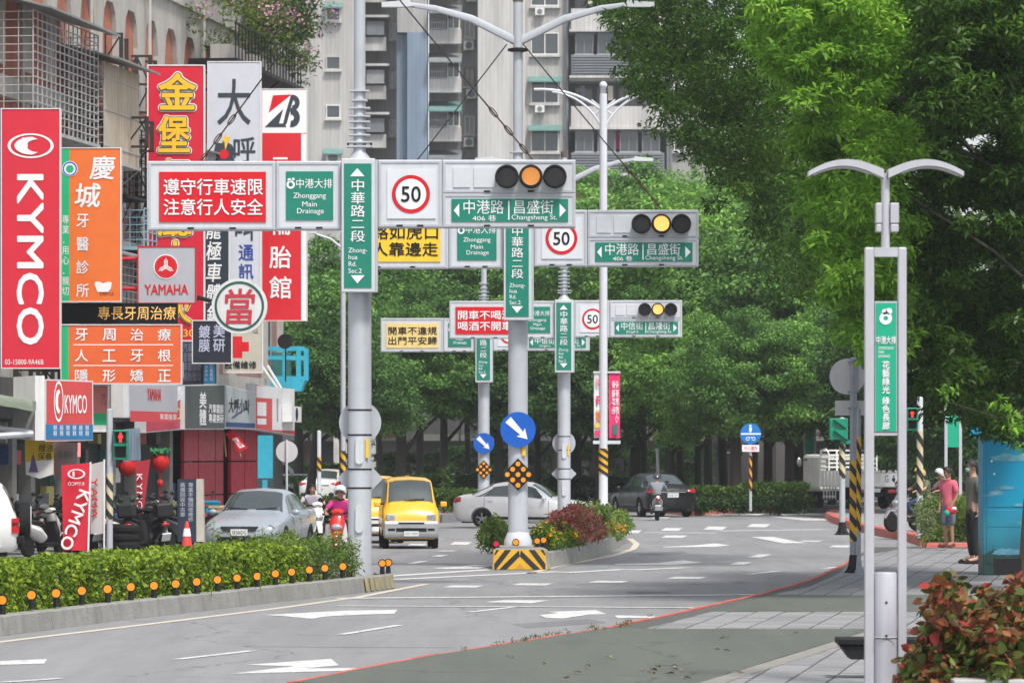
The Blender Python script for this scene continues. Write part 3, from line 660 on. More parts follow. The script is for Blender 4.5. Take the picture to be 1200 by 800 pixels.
    text(a4, gx(597), gx(650), Z(260.5), Z(253), f, WHITE, b, .0)
    MB().box(gx(593),gx(594.6),f-.003,f,Z(259),Z(237)).build('divider', WHITE, b)
    MB().prism([(gx(529.5),Z(248)),(gx(536),Z(256)),(gx(536),Z(240))], f-.004, f).prism([(gx(653),Z(256)),(gx(660.5),Z(248)),(gx(653),Z(240))], f-.004, f).build('side_arrow', WHITE, b, kind='stuff')
    # horizontal carrier beam behind the boxes
    MB().box(gx(180),gx(665),.02,.16,Z(215),Z(203)).build('beam', GALV, o); MB().box(gx(180),gx(665),.02,.16,Z(258),Z(246)).build('beam', GALV, o)
    # low signs bolted on the pole
    if front:
        c = (0,2.74+dz*.6); MB().disc(c,.34,-.26,-.235,40).build('keep_right_sign', SBLU, o, bev=0)
        sg = [x for x in COL.objects if x.parent == o and x.name.startswith('keep_right_sign')][-1]
        d = Vector((1,-1)).normalized(); nrm = Vector((1,1)).normalized(); cc = Vector(c); P = lambda a,b_: tuple(cc+d*a+nrm*b_)
        MB().prism([P(-.27,-.075),P(-.27,.075),P(.10,.04),P(.07,.115),P(.26,0),P(.07,-.115),P(.10,-.04)], -.268, -.261).build('white_arrow', WHITE, sg)
        c = (0,1.88+dz*.6); r = .31; dm = MB().prism([(0,c[1]-r),(r,c[1]),(0,c[1]+r),(-r,c[1])], -.25, -.225).build('hazard_diamond', DARK, o)
        for i in range(3):
            for j in range(3):
                u, v = (i-1)*.108, (j-1)*.108
                MB().disc(((u+v)/1.06,c[1]+(u-v)/1.06),.047,-.262,-.251,18).build('amber_button', AMBR, dm)
        MB().box(.08,.15,-.205,-.17,2.22,2.45).build('label_plate', LABY, o)
    else:
        c = (0,2.77+dz); MB().disc(c,.34,.2,.22,36).build('round_sign_back', GALV, o); MB().prism([(0,c[1]-1.28),(.37,c[1]-.9),(0,c[1]-.52),(-.37,c[1]-.9)], .2, .22).build('diamond_sign_back', GALV, o)
        for z in (c[1]-.2,c[1]+.2,c[1]-.75,c[1]-1.05): MB().lathe([(.191,z-.012),(.197,z-.012),(.197,z+.012),(.191,z+.012)], n=24).build('strap', DARK, o)
        for z0, z1 in ((2.1,2.53),(1.0,1.45)):
            w_ = .062; MB().prism([(w_*math.cos(a),(z1-w_ if a<math.pi else z0+w_)+w_*math.sin(a)) for a in [math.pi*k/8 for k in range(9)]+[math.pi+math.pi*k/8+1e-6 for k in range(9)]], -.222, -.17).build('hatch_cover', BOXG, o)
        MB().box(.10,.15,-.19,-.15,2.20,2.50).build('label_plate', LABY, o)
    return o
g1 = gantry(421.5, 72, 0, 'nearest grey sign gantry with red four-line road safety panel and dim amber signal', (SRED,WHITE,('遵守行車速限','注意行人安全')), 1, False, 1)
g1.scale = (1.051,)*3; g1.location.z = -.117
g2 = gantry(607, 83.9, -.03, 'second sign gantry on the chevron median with blue keep right disc and lit amber signal', (SYEL,BLACK,('馬路如虎口','行人靠邊走')), 1, True, 2)
g2.scale = (1.022,)*3; g2.location.z = -.05
MB(g2.location).lathe([(.27,0),(.27,.1),(.21,.24),(.2,.26)], c=(g2.location.x,g2.location.y,.41+g2.location.z+.08), n=20).build('base_collar', BOXG, g2, smooth=True)
for m_ in ([x for x in COL.objects if x.parent == g2 and x.name.startswith('base_collar')]): m_.location = (0,0,0)
p = Wp(606,650,82.0)
MB((0,0,0)).box(-.36,.30,-.38,.3,.3,.50).build('base_block', CONC, g2, bev=.02)
g3 = gantry(661, 125.6, -.22, 'third sign gantry whose red panel warns against drink driving, half behind the second', (SRED,WHITE,('開車不喝酒','喝酒不開車')), 1, False, 2, ('中信街','昌隆街','Zhongxin St.','Changlong St.'))
g4 = gantry(567, 139.8, -.28, 'farthest sign gantry with a yellow panel and a small blue keep right disc', (M('pale_yellow',(.80,.60,.22),.5),BLACK,('開車不違規','出門平安歸')), 1, True, 0, ('中信街','昌隆街','Zhongxin St.','Changlong St.'))
# ---- stay cables with chains
CAB = M('black_cable', (.012,.012,.012), .6, var=0); RUST = M('rusty_chain', (.10,.05,.03), .7, var=.4, scale=20)
def cable(a, b, label, chain=None, r=.012, sag=.02):
    a, b = Wp(*a), Wp(*b); o = empty('stay_cable', a, label, 'cable')
    n = 12; pts = [a.lerp(b,i/n)-Vector((0,0,sag*math.sin(math.pi*i/n)))*(a-b).length*.1 for i in range(n+1)]
    MB(a).tube(pts, r, 6).build('cable', CAB, o)
    if chain:
        L_ = (b-a).length; t = (b-a).normalized(); s0, s1 = chain; k = s0*L_; i = 0
        while k < s1*L_:
            c = a+t*k; ov = []
            q = Vector((0,1,0)).cross(t).normalized() if i%2 else Vector((0,1,0))
            for j in range(12):
                th = 2*math.pi*j/12; ov.append(c+t*math.cos(th)*.11+q*math.sin(th)*.035)
            MB(a).tube(ov+[ov[0]], .011, 5, cap=False).build('chain_link', RUST, o); k += .2; i += 1
    return o
cable((395,-28,71.8),(235,190,71.8), 'black stay cable running down left to the red safety panel', (.72,1))
cable((445,-28,71.8),(625,188,71.8), 'black stay cable falling rightwards to the nearest amber signal, chained at its end', (.69,1))
cable((594,52,83.8),(488,189,83.8), 'black stay cable from the lamp collar down left behind the nearest gantry')
cable((613,52,83.8),(775,245,83.7), 'black stay cable from the lamp collar down right to the second gantry', (.72,1))
cable((558,345,139.5),(470,372,139.5), 'short dark cable left above the farthest yellow panel gantry', r=.01)
# ---- double curved street lamp with banners
o = empty('street_lamp', Wp(707,529,108)-Vector((0,0,CH)), 'white street lamp with twin curved arms and two hanging banners', 'street lamp'); q = .0216
o.location.z = .0; zz = lambda py: CH-(py-529)*q
WP = M('white_lamp_paint', (.62,.64,.68), .4, var=.05, dirt=.15)
MB().lathe([(.16,0),(.12,.05),(.11,zz(530)),(.095,zz(110))], n=18).build('pole', WP, o, smooth=True)
MB().lathe([(.11,zz(555)),(.118,zz(555)),(.118,zz(525)),(.11,zz(525))], n=18).build('striped_sleeve', TYEL, o)
for k in range(4):
    z0 = zz(555)+k*.19; mb = MB(); n = 16
    for j in range(n):
        a, b = math.pi+math.pi*j/n, math.pi+math.pi*(j+1)/n; P = lambda t: Vector((.121*math.cos(t),.121*math.sin(t),0))
        ha, hb = z0-.16*math.cos(a)*.5, z0-.16*math.cos(b)*.5
        mb.add([P(a)+Vector((0,0,min(zz(525),ha))),P(b)+Vector((0,0,min(zz(525),hb))),P(b)+Vector((0,0,min(zz(525),hb+.09))),P(a)+Vector((0,0,min(zz(525),ha+.09)))],[(0,1,2,3)])
    mb.build('black_stripe', TBLK, o)
MB().ball((0,0,zz(100)), .1).build('finial', WP, o, smooth=True)
for s in (-1,1):
    def arc(p0,p1,p2,n=12): return [tuple(Vector(p0)*(1-t)**2+Vector(p1)*2*t*(1-t)+Vector(p2)*t*t) for t in [i/n for i in range(n+1)]]
    MB().tube(arc((s*.08,0,zz(128)),(s*.75,0,zz(103)),(s*1.75,0,zz(105))), .035, 8).build('upper_arm', WP, o, smooth=True)
    MB().tube(arc((s*.08,0,zz(146)),(s*.5,0,zz(112)),(s*1.3,0,zz(107.5))), .03, 8).build('lower_arm', WP, o, smooth=True)
    MB().tube(arc((-s*.28,0,zz(135)),(s*.1,0,zz(125)),(s*.3,0,zz(117))), .02, 6).build('brace', WP, o)
BW = M('banner_white', (.72,.70,.72), .7, var=.06); BP = M('banner_pink', (.75,.03,.16), .7, var=.08)
def banner(x0,x1,mat,nm,lab):
    mb = MB(); n = 10
    for i in range(n+1):
        t = i/n; z = zz(437)+(zz(513)-zz(437))*t; y = -.03+.02*math.sin(t*7)
        mb.v += [((x0-707)*q,y,z),((x1-707)*q,y,z),((x1-707)*q,y+.006,z),((x0-707)*q,y+.006,z)]
    mb.f = [tuple([4*i+a,4*i+b,4*i+4+b,4*i+4+a]) for i in range(n) for a,b in ((1,0),(2,1),(3,2),(0,3))]
    return mb.build(nm, mat, o, label=lab)
b1 = banner(696,709,BW,'banner','white banner'); b2 = banner(713.5,726.5,BP,'banner','pink banner')
f = -.065
text('2012\n五股', (698-707)*q, (707-707)*q, zz(452), zz(444), f, BP, b1, .02); text('P', (699-707)*q, (706-707)*q, zz(474), zz(464), f, BP, b1, .05)
text('婚', (698-707)*q, (707-707)*q, zz(495), zz(480), f, M('orange_print',(.75,.2,.02),.5), b1, .04)
MB().box((697-707)*q,(708-707)*q,f,f+.01,zz(501),zz(496.5)).build('print_band', SYEL, b1); MB().box((697-707)*q,(708-707)*q,f,f+.01,zz(511),zz(504)).build('print_band', BP, b1)
text('水岸新都心\n幸福好宅', (717-707)*q, (725-707)*q, zz(495), zz(446), f, WHITE, b2, .02, turn=1); MB().box((718-707)*q,(723-707)*q,f,f+.01,zz(509),zz(497)).build('print_band', SGRN, b2)
MB().box((695-707)*q,(727-707)*q,-.06,.03,zz(520),zz(516)).box((695-707)*q,(727-707)*q,-.06,.03,zz(437),zz(435)).build('banner_bar', WP, o)
# ================================================================ LEFT STREET SIDE: building, signs, shops
def facX(Y): return -26+.14*Y                              # facade plane of the terrace, drawn along Y
FD = Vector((.14,1,0)).normalized(); FNV = Vector((FD.y,-FD.x,0))     # along the facade / out into the street
def facY(px): return 26*F/(1300-px-0.0) if px < 1290 else 999
PLAS = M('stained_plaster', (.42,.40,.37), .85, var=.12, scale=1.2, bump=.3, dirt=.6, dcol=(.16,.15,.135))
BRKM = bpy.data.materials.new('orange_brick'); BRKM.use_nodes = True
def brickmat(m, c1, c2, mort, sc, rough=.8):
    m.use_nodes = True; t = m.node_tree; N = t.nodes; L = t.links; b = N['Principled BSDF']; b.inputs['Roughness'].default_value = rough
    tc = N.new('ShaderNodeTexCoord'); sp = N.new('ShaderNodeSeparateXYZ'); L.new(tc.outputs['Object'], sp.inputs[0])
    ad = N.new('ShaderNodeMath'); ad.operation = 'ADD'; L.new(sp.outputs[0], ad.inputs[0]); L.new(sp.outputs[1], ad.inputs[1])
    cb = N.new('ShaderNodeCombineXYZ'); L.new(ad.outputs[0], cb.inputs[0]); L.new(sp.outputs[2], cb.inputs[1])
    br = N.new('ShaderNodeTexBrick'); br.inputs['Color1'].default_value = (*c1,1); br.inputs['Color2'].default_value = (*c2,1); br.inputs['Mortar'].default_value = (*mort,1)
    br.inputs['Scale'].default_value = sc; br.inputs['Mortar Size'].default_value = .02; br.inputs['Brick Width'].default_value = .5; br.inputs['Row Height'].default_value = .25
    L.new(cb.outputs[0], br.inputs['Vector'])
    n = N.new('ShaderNodeTexNoise'); n.inputs['Scale'].default_value = .8; n.inputs['Detail'].default_value = 8; mp = N.new('ShaderNodeMapping'); mp.inputs['Scale'].default_value = (2,2,.4); L.new(tc.outputs['Object'], mp.inputs['Vector']); L.new(mp.outputs[0], n.inputs['Vector'])
    r = N.new('ShaderNodeMapRange'); r.inputs['From Min'].default_value = .3; r.inputs['From Max'].default_value = .7; r.inputs['To Min'].default_value = .7; r.inputs['To Max'].default_value = 1.12; L.new(n.outputs[0], r.inputs[0])
    s = N.new('ShaderNodeVectorMath'); s.operation = 'SCALE'; L.new(br.outputs['Color'], s.inputs[0]); L.new(r.outputs[0], s.inputs['Scale']); L.new(s.outputs[0], b.inputs['Base Color'])
    return m
brickmat(BRKM, (.50,.16,.09), (.42,.13,.075), (.33,.16,.11), 2.2)
PINK = brickmat(bpy.data.materials.new('pink_tile'), (.34,.17,.14), (.30,.15,.13), (.22,.14,.12), 2.5)
bld = empty('terrace_building', (facX(112),112,0), 'weathered concrete terrace with orange brick arches above the shop signs', 'building'); BO = bld.location
def fbox(mb, a0, a1, o0, o1, z0, z1):             # a: along (world Y-ish), o: distance out of the facade
    def P(a,o,z): p = Vector((facX(a),a,0))+FNV*o; return (p.x,p.y,z)
    vs = [P(a,o,z) for z in (z0,z1) for o in (o0,o1) for a in (a0,a1)]
    mb.add(vs, [(0,1,3,2),(4,6,7,5),(0,4,5,1),(2,3,7,6),(0,2,6,4),(1,5,7,3)]); return mb
YA, YE = 84, 134
fbox(MB(BO), YA, YE, -9, -.13, 0, 14.2).build('back_wall', BRKM, bld)
fbox(MB(BO), YA, YE, -.13, -.11, 3.2, 10.3).build('tiled_wall', PINK, bld)
def fprism(mb, pts, o0, o1):                      # pts (along, z)
    def P(a,o,z): p = Vector((facX(a),a,0))+FNV*o; return (p.x,p.y,z)
    n = len(pts); vs = [P(a,o0,z) for a,z in pts]+[P(a,o1,z) for a,z in pts]
    return mb.add(vs, [tuple(range(n)), tuple(range(2*n-1,n-1,-1))]+[(i,i+n,(i+1)%n+n,(i+1)%n) for i in range(n)])
# arcade of pointed arches on the top storey
bay = 2.42; n = 0; a = 88.0
while a < YE-2:
    z0, zs, zt = 11.4, 13.1, 14.0; w_ = .42; mid = a+bay/2
    mb = MB(BO)
    fprism(mb, [(a,z0),(a+w_,z0),(a+w_,zs),(a+w_+.18,zt-.25),(a+w_+.45,zt),(mid,zt),(mid,14.75),(a,14.75)], -.128, 0)
    fprism(mb, [(mid,zt),(a+bay-w_-.45,zt),(a+bay-w_-.18,zt-.25),(a+bay-w_,zs),(a+bay-w_,z0),(a+bay,z0),(a+bay,14.75),(mid,14.75)], -.128, 0)
    mb.build('arch', PLAS, bld); a += bay
fbox(MB(BO), YA, YE+.2, -.2, .12, 14.75, 15.5).build('parapet', PLAS, bld)
fbox(MB(BO), YA, YE+.3, -.25, .2, 15.5, 15.62).build('coping', PLAS, bld)
for z in (10.9, 7.6, 4.3): fbox(MB(BO), YA, YE+.1, -.128, .06, z-.25, z+.25).build('floor_band', PLAS, bld)
a = 88.0; k = 0
while a < YE:
    fbox(MB(BO), a-.18, a+.18, -.128, .03, 3.4, 11.3).build('pilaster', PLAS, bld); a += bay*(1 if k%3 else 2); k += 1
# windows of the middle storeys
WGL = M('window_glass_dark', (.05,.06,.07), .12, var=.3, scale=1, spec=.8); ALU = M('aluminium_frame', (.5,.5,.5), .4, .4, var=.1)
rg = random.Random(8)
for zb in (5.2, 8.5):
    a = 90.2
    while a < YE-2:
        fr = MB(BO); w_ = 1.3
        fbox(fr, a, a+w_, -.11, -.05, zb, zb+.06); fbox(fr, a, a+w_, -.11, -.05, zb+1.44, zb+1.5); fbox(fr, a, a+.06, -.11, -.05, zb+.06, zb+1.44); fbox(fr, a+w_-.06, a+w_, -.11, -.05, zb+.06, zb+1.44); fbox(fr, a+w_/2-.03, a+w_/2+.03, -.11, -.05, zb+.06, zb+1.44)
        wn = fr.build('window', ALU, bld); fbox(MB(BO), a+.05, a+w_-.05, -.105, -.07, zb+.05, zb+1.45).build('pane', WGL, wn)
        a += bay
# drain pipes
for a in (101.5, 108.3, 114.9, 121.8):
    p = Vector((facX(a),a,0))+FNV*.16; MB(BO).tube([(p.x,p.y,4),(p.x,p.y,14.9)], .05, 8).build('drain_pipe', PLAS, bld)
# roof structures at the far end
fbox(MB(BO), 124, 133, -8, -1.5, 15.6, 18).build('roof_hut', M('green_corrugated',(.10,.22,.17),.6,var=.2), bld)
# flower balcony with greenery at the far end
bal = empty('flower_balcony', (facX(126),126,13.6), 'roof edge balcony overflowing with pink flowering bushes', 'balcony'); O_ = bal.location
fbox(MB(O_), 120, 130, .1, 1.5, 13.25, 13.35).build('slab', DARK, bal)
for j in range(22):
    a = 120+j*.46; p = Vector((facX(a),a,0))+FNV*1.45; MB(O_).tube([(p.x,p.y,13.35),(p.x,p.y,14.3)], .02, 5).build('railing_bar', DARK, bal)
mb = MB(O_); fbox(mb, 120, 130, 1.42, 1.48, 14.3, 14.36).build('rail', DARK, bal)
for j in range(3): fbox(MB(O_), 120.6+j*3, 122.6+j*3, .6, 1.2, 13.36, 13.8).build('planter', PLAS, bal)
for j in range(4):
    a = 120.5+j*3; p = Vector((facX(a),a,0)); q = p+FNV*1.4; MB(O_).tube([(p.x,p.y,12.1),(q.x,q.y,13.25)], .035, 5).build('bracket', DARK, bal)
rgn = np.random.default_rng(3); a = 119+rgn.random(110)*13; ou = rgn.uniform(.1,2.0,110)
C = np.c_[-26+.14*a+FNV.x*ou, a+FNV.y*ou, 13.8+rgn.random(110)*2.4]
LB1 = leafM('balcony_leaf', [(.03,.07,.02),(.09,.15,.03),(.22,.27,.05)], .3)
place(leaves_mesh('foliage', LB1, C-np.array(O_), [[.4,.4,.3]]*110, 60, .14, 12, asp=.35, droop=.4), 'foliage', bal)
k = rgn.integers(0,110,60); place(leaves_mesh('flower', leafM('pink_petal',[(.45,.15,.3),(.6,.35,.45)],.2), C[k]-np.array(O_)+np.array([FNV.x*.3,FNV.y*.3-.2,0]), [[.3,.3,.3]]*60, 12, .09, 13, up=.5, asp=.8), 'flower', bal, kind='stuff')
def ftree(name, label, X, Y, z0, pts, rad, per, size, mat, seed, cat='tree', kw={}):
    t = empty(name, (X,Y,z0), label, cat); mb = MB(t.location)
    tp = Vector(np.mean(np.array(pts),0)); mb.tube([(X,Y,z0),(X+.1,Y,z0+(tp.z-z0)*.5),tp], [.14,.10,.04], 8)
    mb.build('trunk', M('bark',(.06,.05,.04),.9,var=.3,bump=.5), t, smooth=True)
    place(leaves_mesh('crown', mat, np.array(pts)-np.array(t.location), rad, per, size, seed, **kw), 'crown', t); return t
rgn = np.random.default_rng(17)
pts = []
for k in range(75):
    px, py = rgn.uniform(282,358), rgn.uniform(-25,42); py = min(py, 20+abs(px-325)*-.35+28); Y = rgn.uniform(127,132); pts.append(tuple(Wp(px,py,Y)))
ftree('roof_garden_tree', 'small dark green tree growing out of the roof garden', -7.6, 130, 14.5, pts, [[.5,.5,.35]]*75, 90, .17, leafM('dark_garden_leaf',[(.015,.04,.012),(.05,.09,.02),(.10,.16,.04)],.25), 18, kw=dict(asp=.45))
# window cages and awnings
CAGE = M('pale_cage_paint', (.42,.42,.42), .6, .2, var=.2, dirt=.4, dcol=(.2,.13,.09)); AWN = M('corrugated_awning', (.22,.24,.24), .6, var=.2, dirt=.5); GRNC = M('green_awning', (.04,.12,.10), .7, var=.3)
RSTP = M('rust_streaked_sheet', (.47,.40,.31), .8, var=.2, scale=3, stretch=(4,4,.6), dirt=.8, dcol=(.17,.09,.055))
def bars(mb, a0, a1, o, z0, z1, na, nz, r=.014):
    for i in range(na+1): a = a0+(a1-a0)*i/na; fbox(mb, a-r, a+r, o-r, o+r, z0, z1)
    for i in range(nz+1): z = z0+(z1-z0)*i/nz; fbox(mb, a0, a1, o-r*.8, o+r*.8, z-r, z+r)
    return mb
def cage(a0, a1, z0, z1, o, label, solid=False, awn=True, col=CAGE, bw=.19):
    c = empty('window_cage', tuple((Vector((facX(a0),a0,z0)))), label, 'window cage'); O = c.location
    if solid:
        n = max(1,round((a1-a0)/2.2))
        for i in range(n): fbox(MB(O), a0+(a1-a0)*i/n+.02, a0+(a1-a0)*(i+1)/n-.02, o-.03, o, z0, z1).build('sheet_panel', RSTP, c)
        for z in (z0+.3,(z0+z1)/2,z1-.4): fbox(MB(O), a0, a1, o, o+.02, z, z+.03).build('batten', CAGE, c)
    else:
        mb = bars(MB(O), a0, a1, o, z0, z1, int((a1-a0)/bw/2.2), int((z1-z0)/bw)); mb.build('grille', col, c, kind='stuff')
    for e in (a0,a1):
        mb = MB(O)
        for i in range(5): fbox(mb, e-.01, e+.01, -.5+(o+.5)*i/4-.01, -.5+(o+.5)*i/4+.01, z0, z1)
        for i in range(int((z1-z0)/bw)+1): fbox(mb, e-.01, e+.01, -.5, o, z0+i*bw-.01, z0+i*bw+.01)
        mb.build('side_grille', col, c, kind='stuff')
    fbox(MB(O), a0-.05, a1+.05, -.5, o+.05, z0-.08, z0).build('shelf', col, c)
    for i in range(4):
        a = a0+(a1-a0)*i/3; p = Vector((facX(a),a,0)); q = p+FNV*o; MB(O).tube([(q.x,q.y,z0-.08),(p.x,p.y,z0-.9)], .018, 5).build('strut', col, c)
    if awn:
        def P(a,oo,z): p = Vector((facX(a),a,0))+FNV*oo; return (p.x,p.y,z)
        mb = MB(O); mb.add([P(a0-.3,-.5,z1+.55),P(a1+.3,-.5,z1+.55),P(a1+.3,o+.5,z1+.05),P(a0-.3,o+.5,z1+.05),P(a0-.3,-.5,z1+.5),P(a1+.3,-.5,z1+.5),P(a1+.3,o+.5,z1+.0),P(a0-.3,o+.5,z1+.0)], [(0,3,2,1),(4,5,6,7),(0,1,5,4),(2,3,7,6),(1,2,6,5),(0,4,7,3)])
        mb.build('awning', AWN if not solid else AWN, c)
    return c
cage(99.6,106.0,9.9,12.6,.9,'white grid window cage at the top left corner')
cage(106.2,110.0,9.6,12.0,1.0,'rust streaked sheet metal balcony enclosure right of the white cage',solid=True)
cage(110.6,113.0,7.6,8.6,1.0,'pale blue balcony rail cage behind the black scaffold', awn=False, col=M('pale_blue_paint',(.25,.40,.50),.6,var=.2))
cage(111.2,113.6,9.0,10.8,.35,'dark barred balcony under a green awning', col=DARK)
cage(107.5,112.5,5.0,7.2,.9,'white latticed cage beside the orange dental sign', col=CAGE)
cage(118,122,8.5,10.5,.9,'barred balcony behind the tall white sign', col=DARK)
# black steel sign scaffold
SF = M('black_scaffold_steel', (.035,.028,.028), .6, .3, var=.3)
def scaff(px0,px1,py0,py1,Y,label,nx=2,nz=3,diag=True,depth=1.6):
    p0, p1 = Wp(px0,py1,Y), Wp(px1,py0,Y); s = empty('sign_scaffold', (p0.x,Y,p0.z), label, 'scaffold'); O = s.location
    for d in (0,depth):
        for i in range(nx+1):
            x = p0.x+(p1.x-p0.x)*i/nx; MB(O).box(x-.05,x+.05,Y+d-.05,Y+d+.05,p0.z,p1.z).build('upright', SF, s)
        for j in range(nz+1):
            z = p0.z+(p1.z-p0.z)*j/nz; MB(O).box(p0.x-.05,p1.x+.05,Y+d-.03,Y+d+.03,z-.03,z+.03).build('crossbar', SF, s)
            if diag and j < nz and d == 0:
                for i in range(nx):
                    xa, xb = p0.x+(p1.x-p0.x)*i/nx, p0.x+(p1.x-p0.x)*(i+1)/nx; z2 = p0.z+(p1.z-p0.z)*(j+1)/nz
                    MB(O).tube([(xa,Y-.03,z),(xb,Y-.03,z2)] if (i+j)%2 else [(xa,Y-.03,z2),(xb,Y-.03,z)], .022, 4).build('brace', SF, s)
    return s
scaff(122,142,40,170,111,'tall black steel scaffold rising behind the orange dental sign',1,4)
scaff(72,172,138,172,109,'low black lattice scaffold above the orange dental sign',4,1)
scaff(144,176,66,330,114,'black steel frame left of the red sign with golden letters',2,8)
scaff(173,305,74,80,121,'long thin black bar frame topping the red and white tall signs',6,1,False)
scaff(72,120,350,385,108,'black brackets behind the golden lettered strip',2,1)
scaff(2,70,433,480,101,'tangled black supports under the tall red motorcycle sign',4,2)
# ---- sign boards facing the camera
def board(px0,px1,py0,py1,Y,mat,label,name='shop_sign',edge=BOXG,th=.25,fr=1.2,cat='sign',side=None):
    """box sign with a raised thin rim; returns (root, face function f(px,py)->(x,z), plane y)"""
    p0, p1 = Wp(px0,py1,Y), Wp(px1,py0,Y); o = empty(name, (p0.x,Y,p0.z), label, cat); W_, H_ = p1.x-p0.x, p1.z-p0.z; s = Y/F
    MB().box(0,W_,0,th,0,H_).build('case', edge, o)
    e = fr*s; MB().box(e,W_-e,-.012,0.004,e,H_-e).build('face', mat, o)
    mb = MB(); mb.box(0,W_,-.03,-.001,H_-e*.9,H_).box(0,W_,-.03,-.001,0,e*.9).box(0,e*.9,-.03,-.001,e*.9,H_-e*.9).box(W_-e*.9,W_,-.03,-.001,e*.9,H_-e*.9).build('rim', edge, o)
    fx = lambda px: (px-px0)*s; fz = lambda py: (py1-py)*s
    return o, fx, fz, -.02
def T(B, body, x0,x1,y0,y1, mat, bold=0, d=0, **k):
    o, fx, fz, y = B; return text(body, fx(x0), fx(x1), fz(y1), fz(y0), y-d, mat, o, bold, **k)
def PB(B, x0,x1,y0,y1, mat, nm='colour_panel', d=0):
    o, fx, fz, y = B; return MB().box(fx(x0),fx(x1),y+.006-d,y+.012,fz(y1),fz(y0)).build(nm, mat, o)
WE = M('white_edge', (.72,.72,.72), .5, var=.06, dirt=.2)
ORG = M('sign_orange', (.78,.16,.022), .5, var=.06, dirt=.12, dcol=(.4,.2,.1)); ORG2 = M('sign_deep_orange', (.72,.12,.025), .45, var=.06); GRS = M('bright_green_print', (.01,.42,.17), .5, var=.05)
CRIM = M('crimson_sign', (.64,.012,.035), .5, var=.05, dirt=.12); GRYS = M('silver_grey_sign', (.42,.42,.46), .45, var=.05); GOLD = M('golden_print', (.85,.50,.02), .45, var=.03)
CYAN = M('cyan_paint', (.03,.40,.55), .5, var=.15, dirt=.3)
DSG = M('dark_sign_green', (.06,.075,.07), .5, var=.08)
def emblemK(B, cx, cy, rx, ry):                     # oval K monogram
    o, fx, fz, y = B; s = abs(fx(1)-fx(0)); e = []
    mb = MB(); n = 36; w_ = .13
    for k in range(n):
        a, b = 2*math.pi*k/n, 2*math.pi*(k+1)/n; P = lambda q,t: (fx(cx)+q*rx*s*math.cos(t), fz(cy)+q*ry*s*math.sin(t))
        mb.prism([P(1-w_,a),P(1,a),P(1,b),P(1-w_,b)], y-.004, y)
    mb.build('oval_ring', WHITE, o)
    mb = MB(); q = lambda u,v: (fx(cx+u*rx), fz(cy-v*ry))
    mb.prism([q(-.13,-.13),q(-.38,-.66),q(-.38,.66),q(-.13,.62)][::-1], y-.004, y)
    mb.build('monogram_stem', WHITE, o); mb = MB(); n = 14; outer = [q(.78*math.cos(a)+.08, .72*math.sin(a)) for a in [math.pi*(.5+i/n) for i in range(n+1)]]; inner = [q(.5*math.cos(a)+.32, .52*math.sin(a)) for a in [math.pi*(.5+i/n) for i in range(n+1)]]
    for i in range(n): mb.prism([outer[i],outer[i+1],inner[i+1],inner[i]], y-.007, y-.001)
    mb.build('monogram', WHITE, o)
# 1 KYMCO tower
B = board(1,71,127,432,96,CRIM,'tall crimson sign at the left edge with white letters turned sideways and an oval monogram',edge=WE,fr=1.3)
emblemK(B, 36, 171, 27, 14.5)
T(B,'KYMCO', 20.5,50.5, 205,403, WHITE, .03, turn=1); T(B,'03-15800-9A46B', 6,51,421,427, WHITE)
MB().box(-.25,-.002,.02,.3,0,Wp(0,127,96).z-Wp(0,432,96).z).build('blue_side', SBLU, B[0])
# 2 orange dental tower
B = board(71,142,173,354,99,ORG,'tall orange dental clinic sign with a green strip on its left',edge=WE); PB(B,72,81.5,174,353,GRS)
o, fx, fz, y = B; MB().disc((fx(82),fz(198)),.18,y-.006,y-.001).build('round_badge', WHITE, o); MB().ring((fx(82),fz(198)),.135,.165,y-.01,y-.007).build('badge_ring', SBLU, o); MB().disc((fx(82),fz(198)),.09,y-.012,y-.007).build('badge_core', GRS, o)
T(B,'慶',105,133,183,210,WHITE,.02,shear=.1); T(B,'城',87,116,215,243,WHITE,.02,shear=.1)
for i, c in enumerate('牙醫診所'): T(B,c,89.5,104,251+i*27.2,266.5+i*27.2,WHITE,.01)
T(B,'專\n業\n．\n用\n心\n．\n親\n切',73,81,252,346,WHITE,.0,ls=1.1)
mb = MB(); mb.prism([(fx(a),fz(b)) for a,b in [(111,333),(112,330),(116,330),(121,332),(127,330),(131,331),(130,338),(127,342),(114,342)]][::-1], y-.006, y); mb.build('tooth_emblem', WHITE, o); T(B,'CASTLE',117,133,342.5,346,BLACK)
# 3 golden LED strip
B = board(72,208,355,379,99.4,BLACK,'black strip sign with glowing golden characters under the orange clinic sign',edge=DARK)
T(B,'專長牙周治療',115,206,359,374.5,M('lit_gold_led',(.9,.5,.14),.5,emit=.25),.0)
# 4 orange landscape dental
B = board(71,213,380,450,96.5,ORG2,'wide deep orange dental sign with three rows of white characters',edge=WE); PB(B,72,80.5,381,449,GRS)
for r,(s_,ya) in enumerate([('牙周治療',385),('人工牙根',409.5),('隱形矯正',433)]):
    for i,c in enumerate(s_): T(B,c,88+i*32.4,103+i*32.4,ya,ya+14,WHITE,.01)
    if r < 2: PB(B,86,203,403.3+24.3*r,404.3+24.3*r,WHITE,'rule')
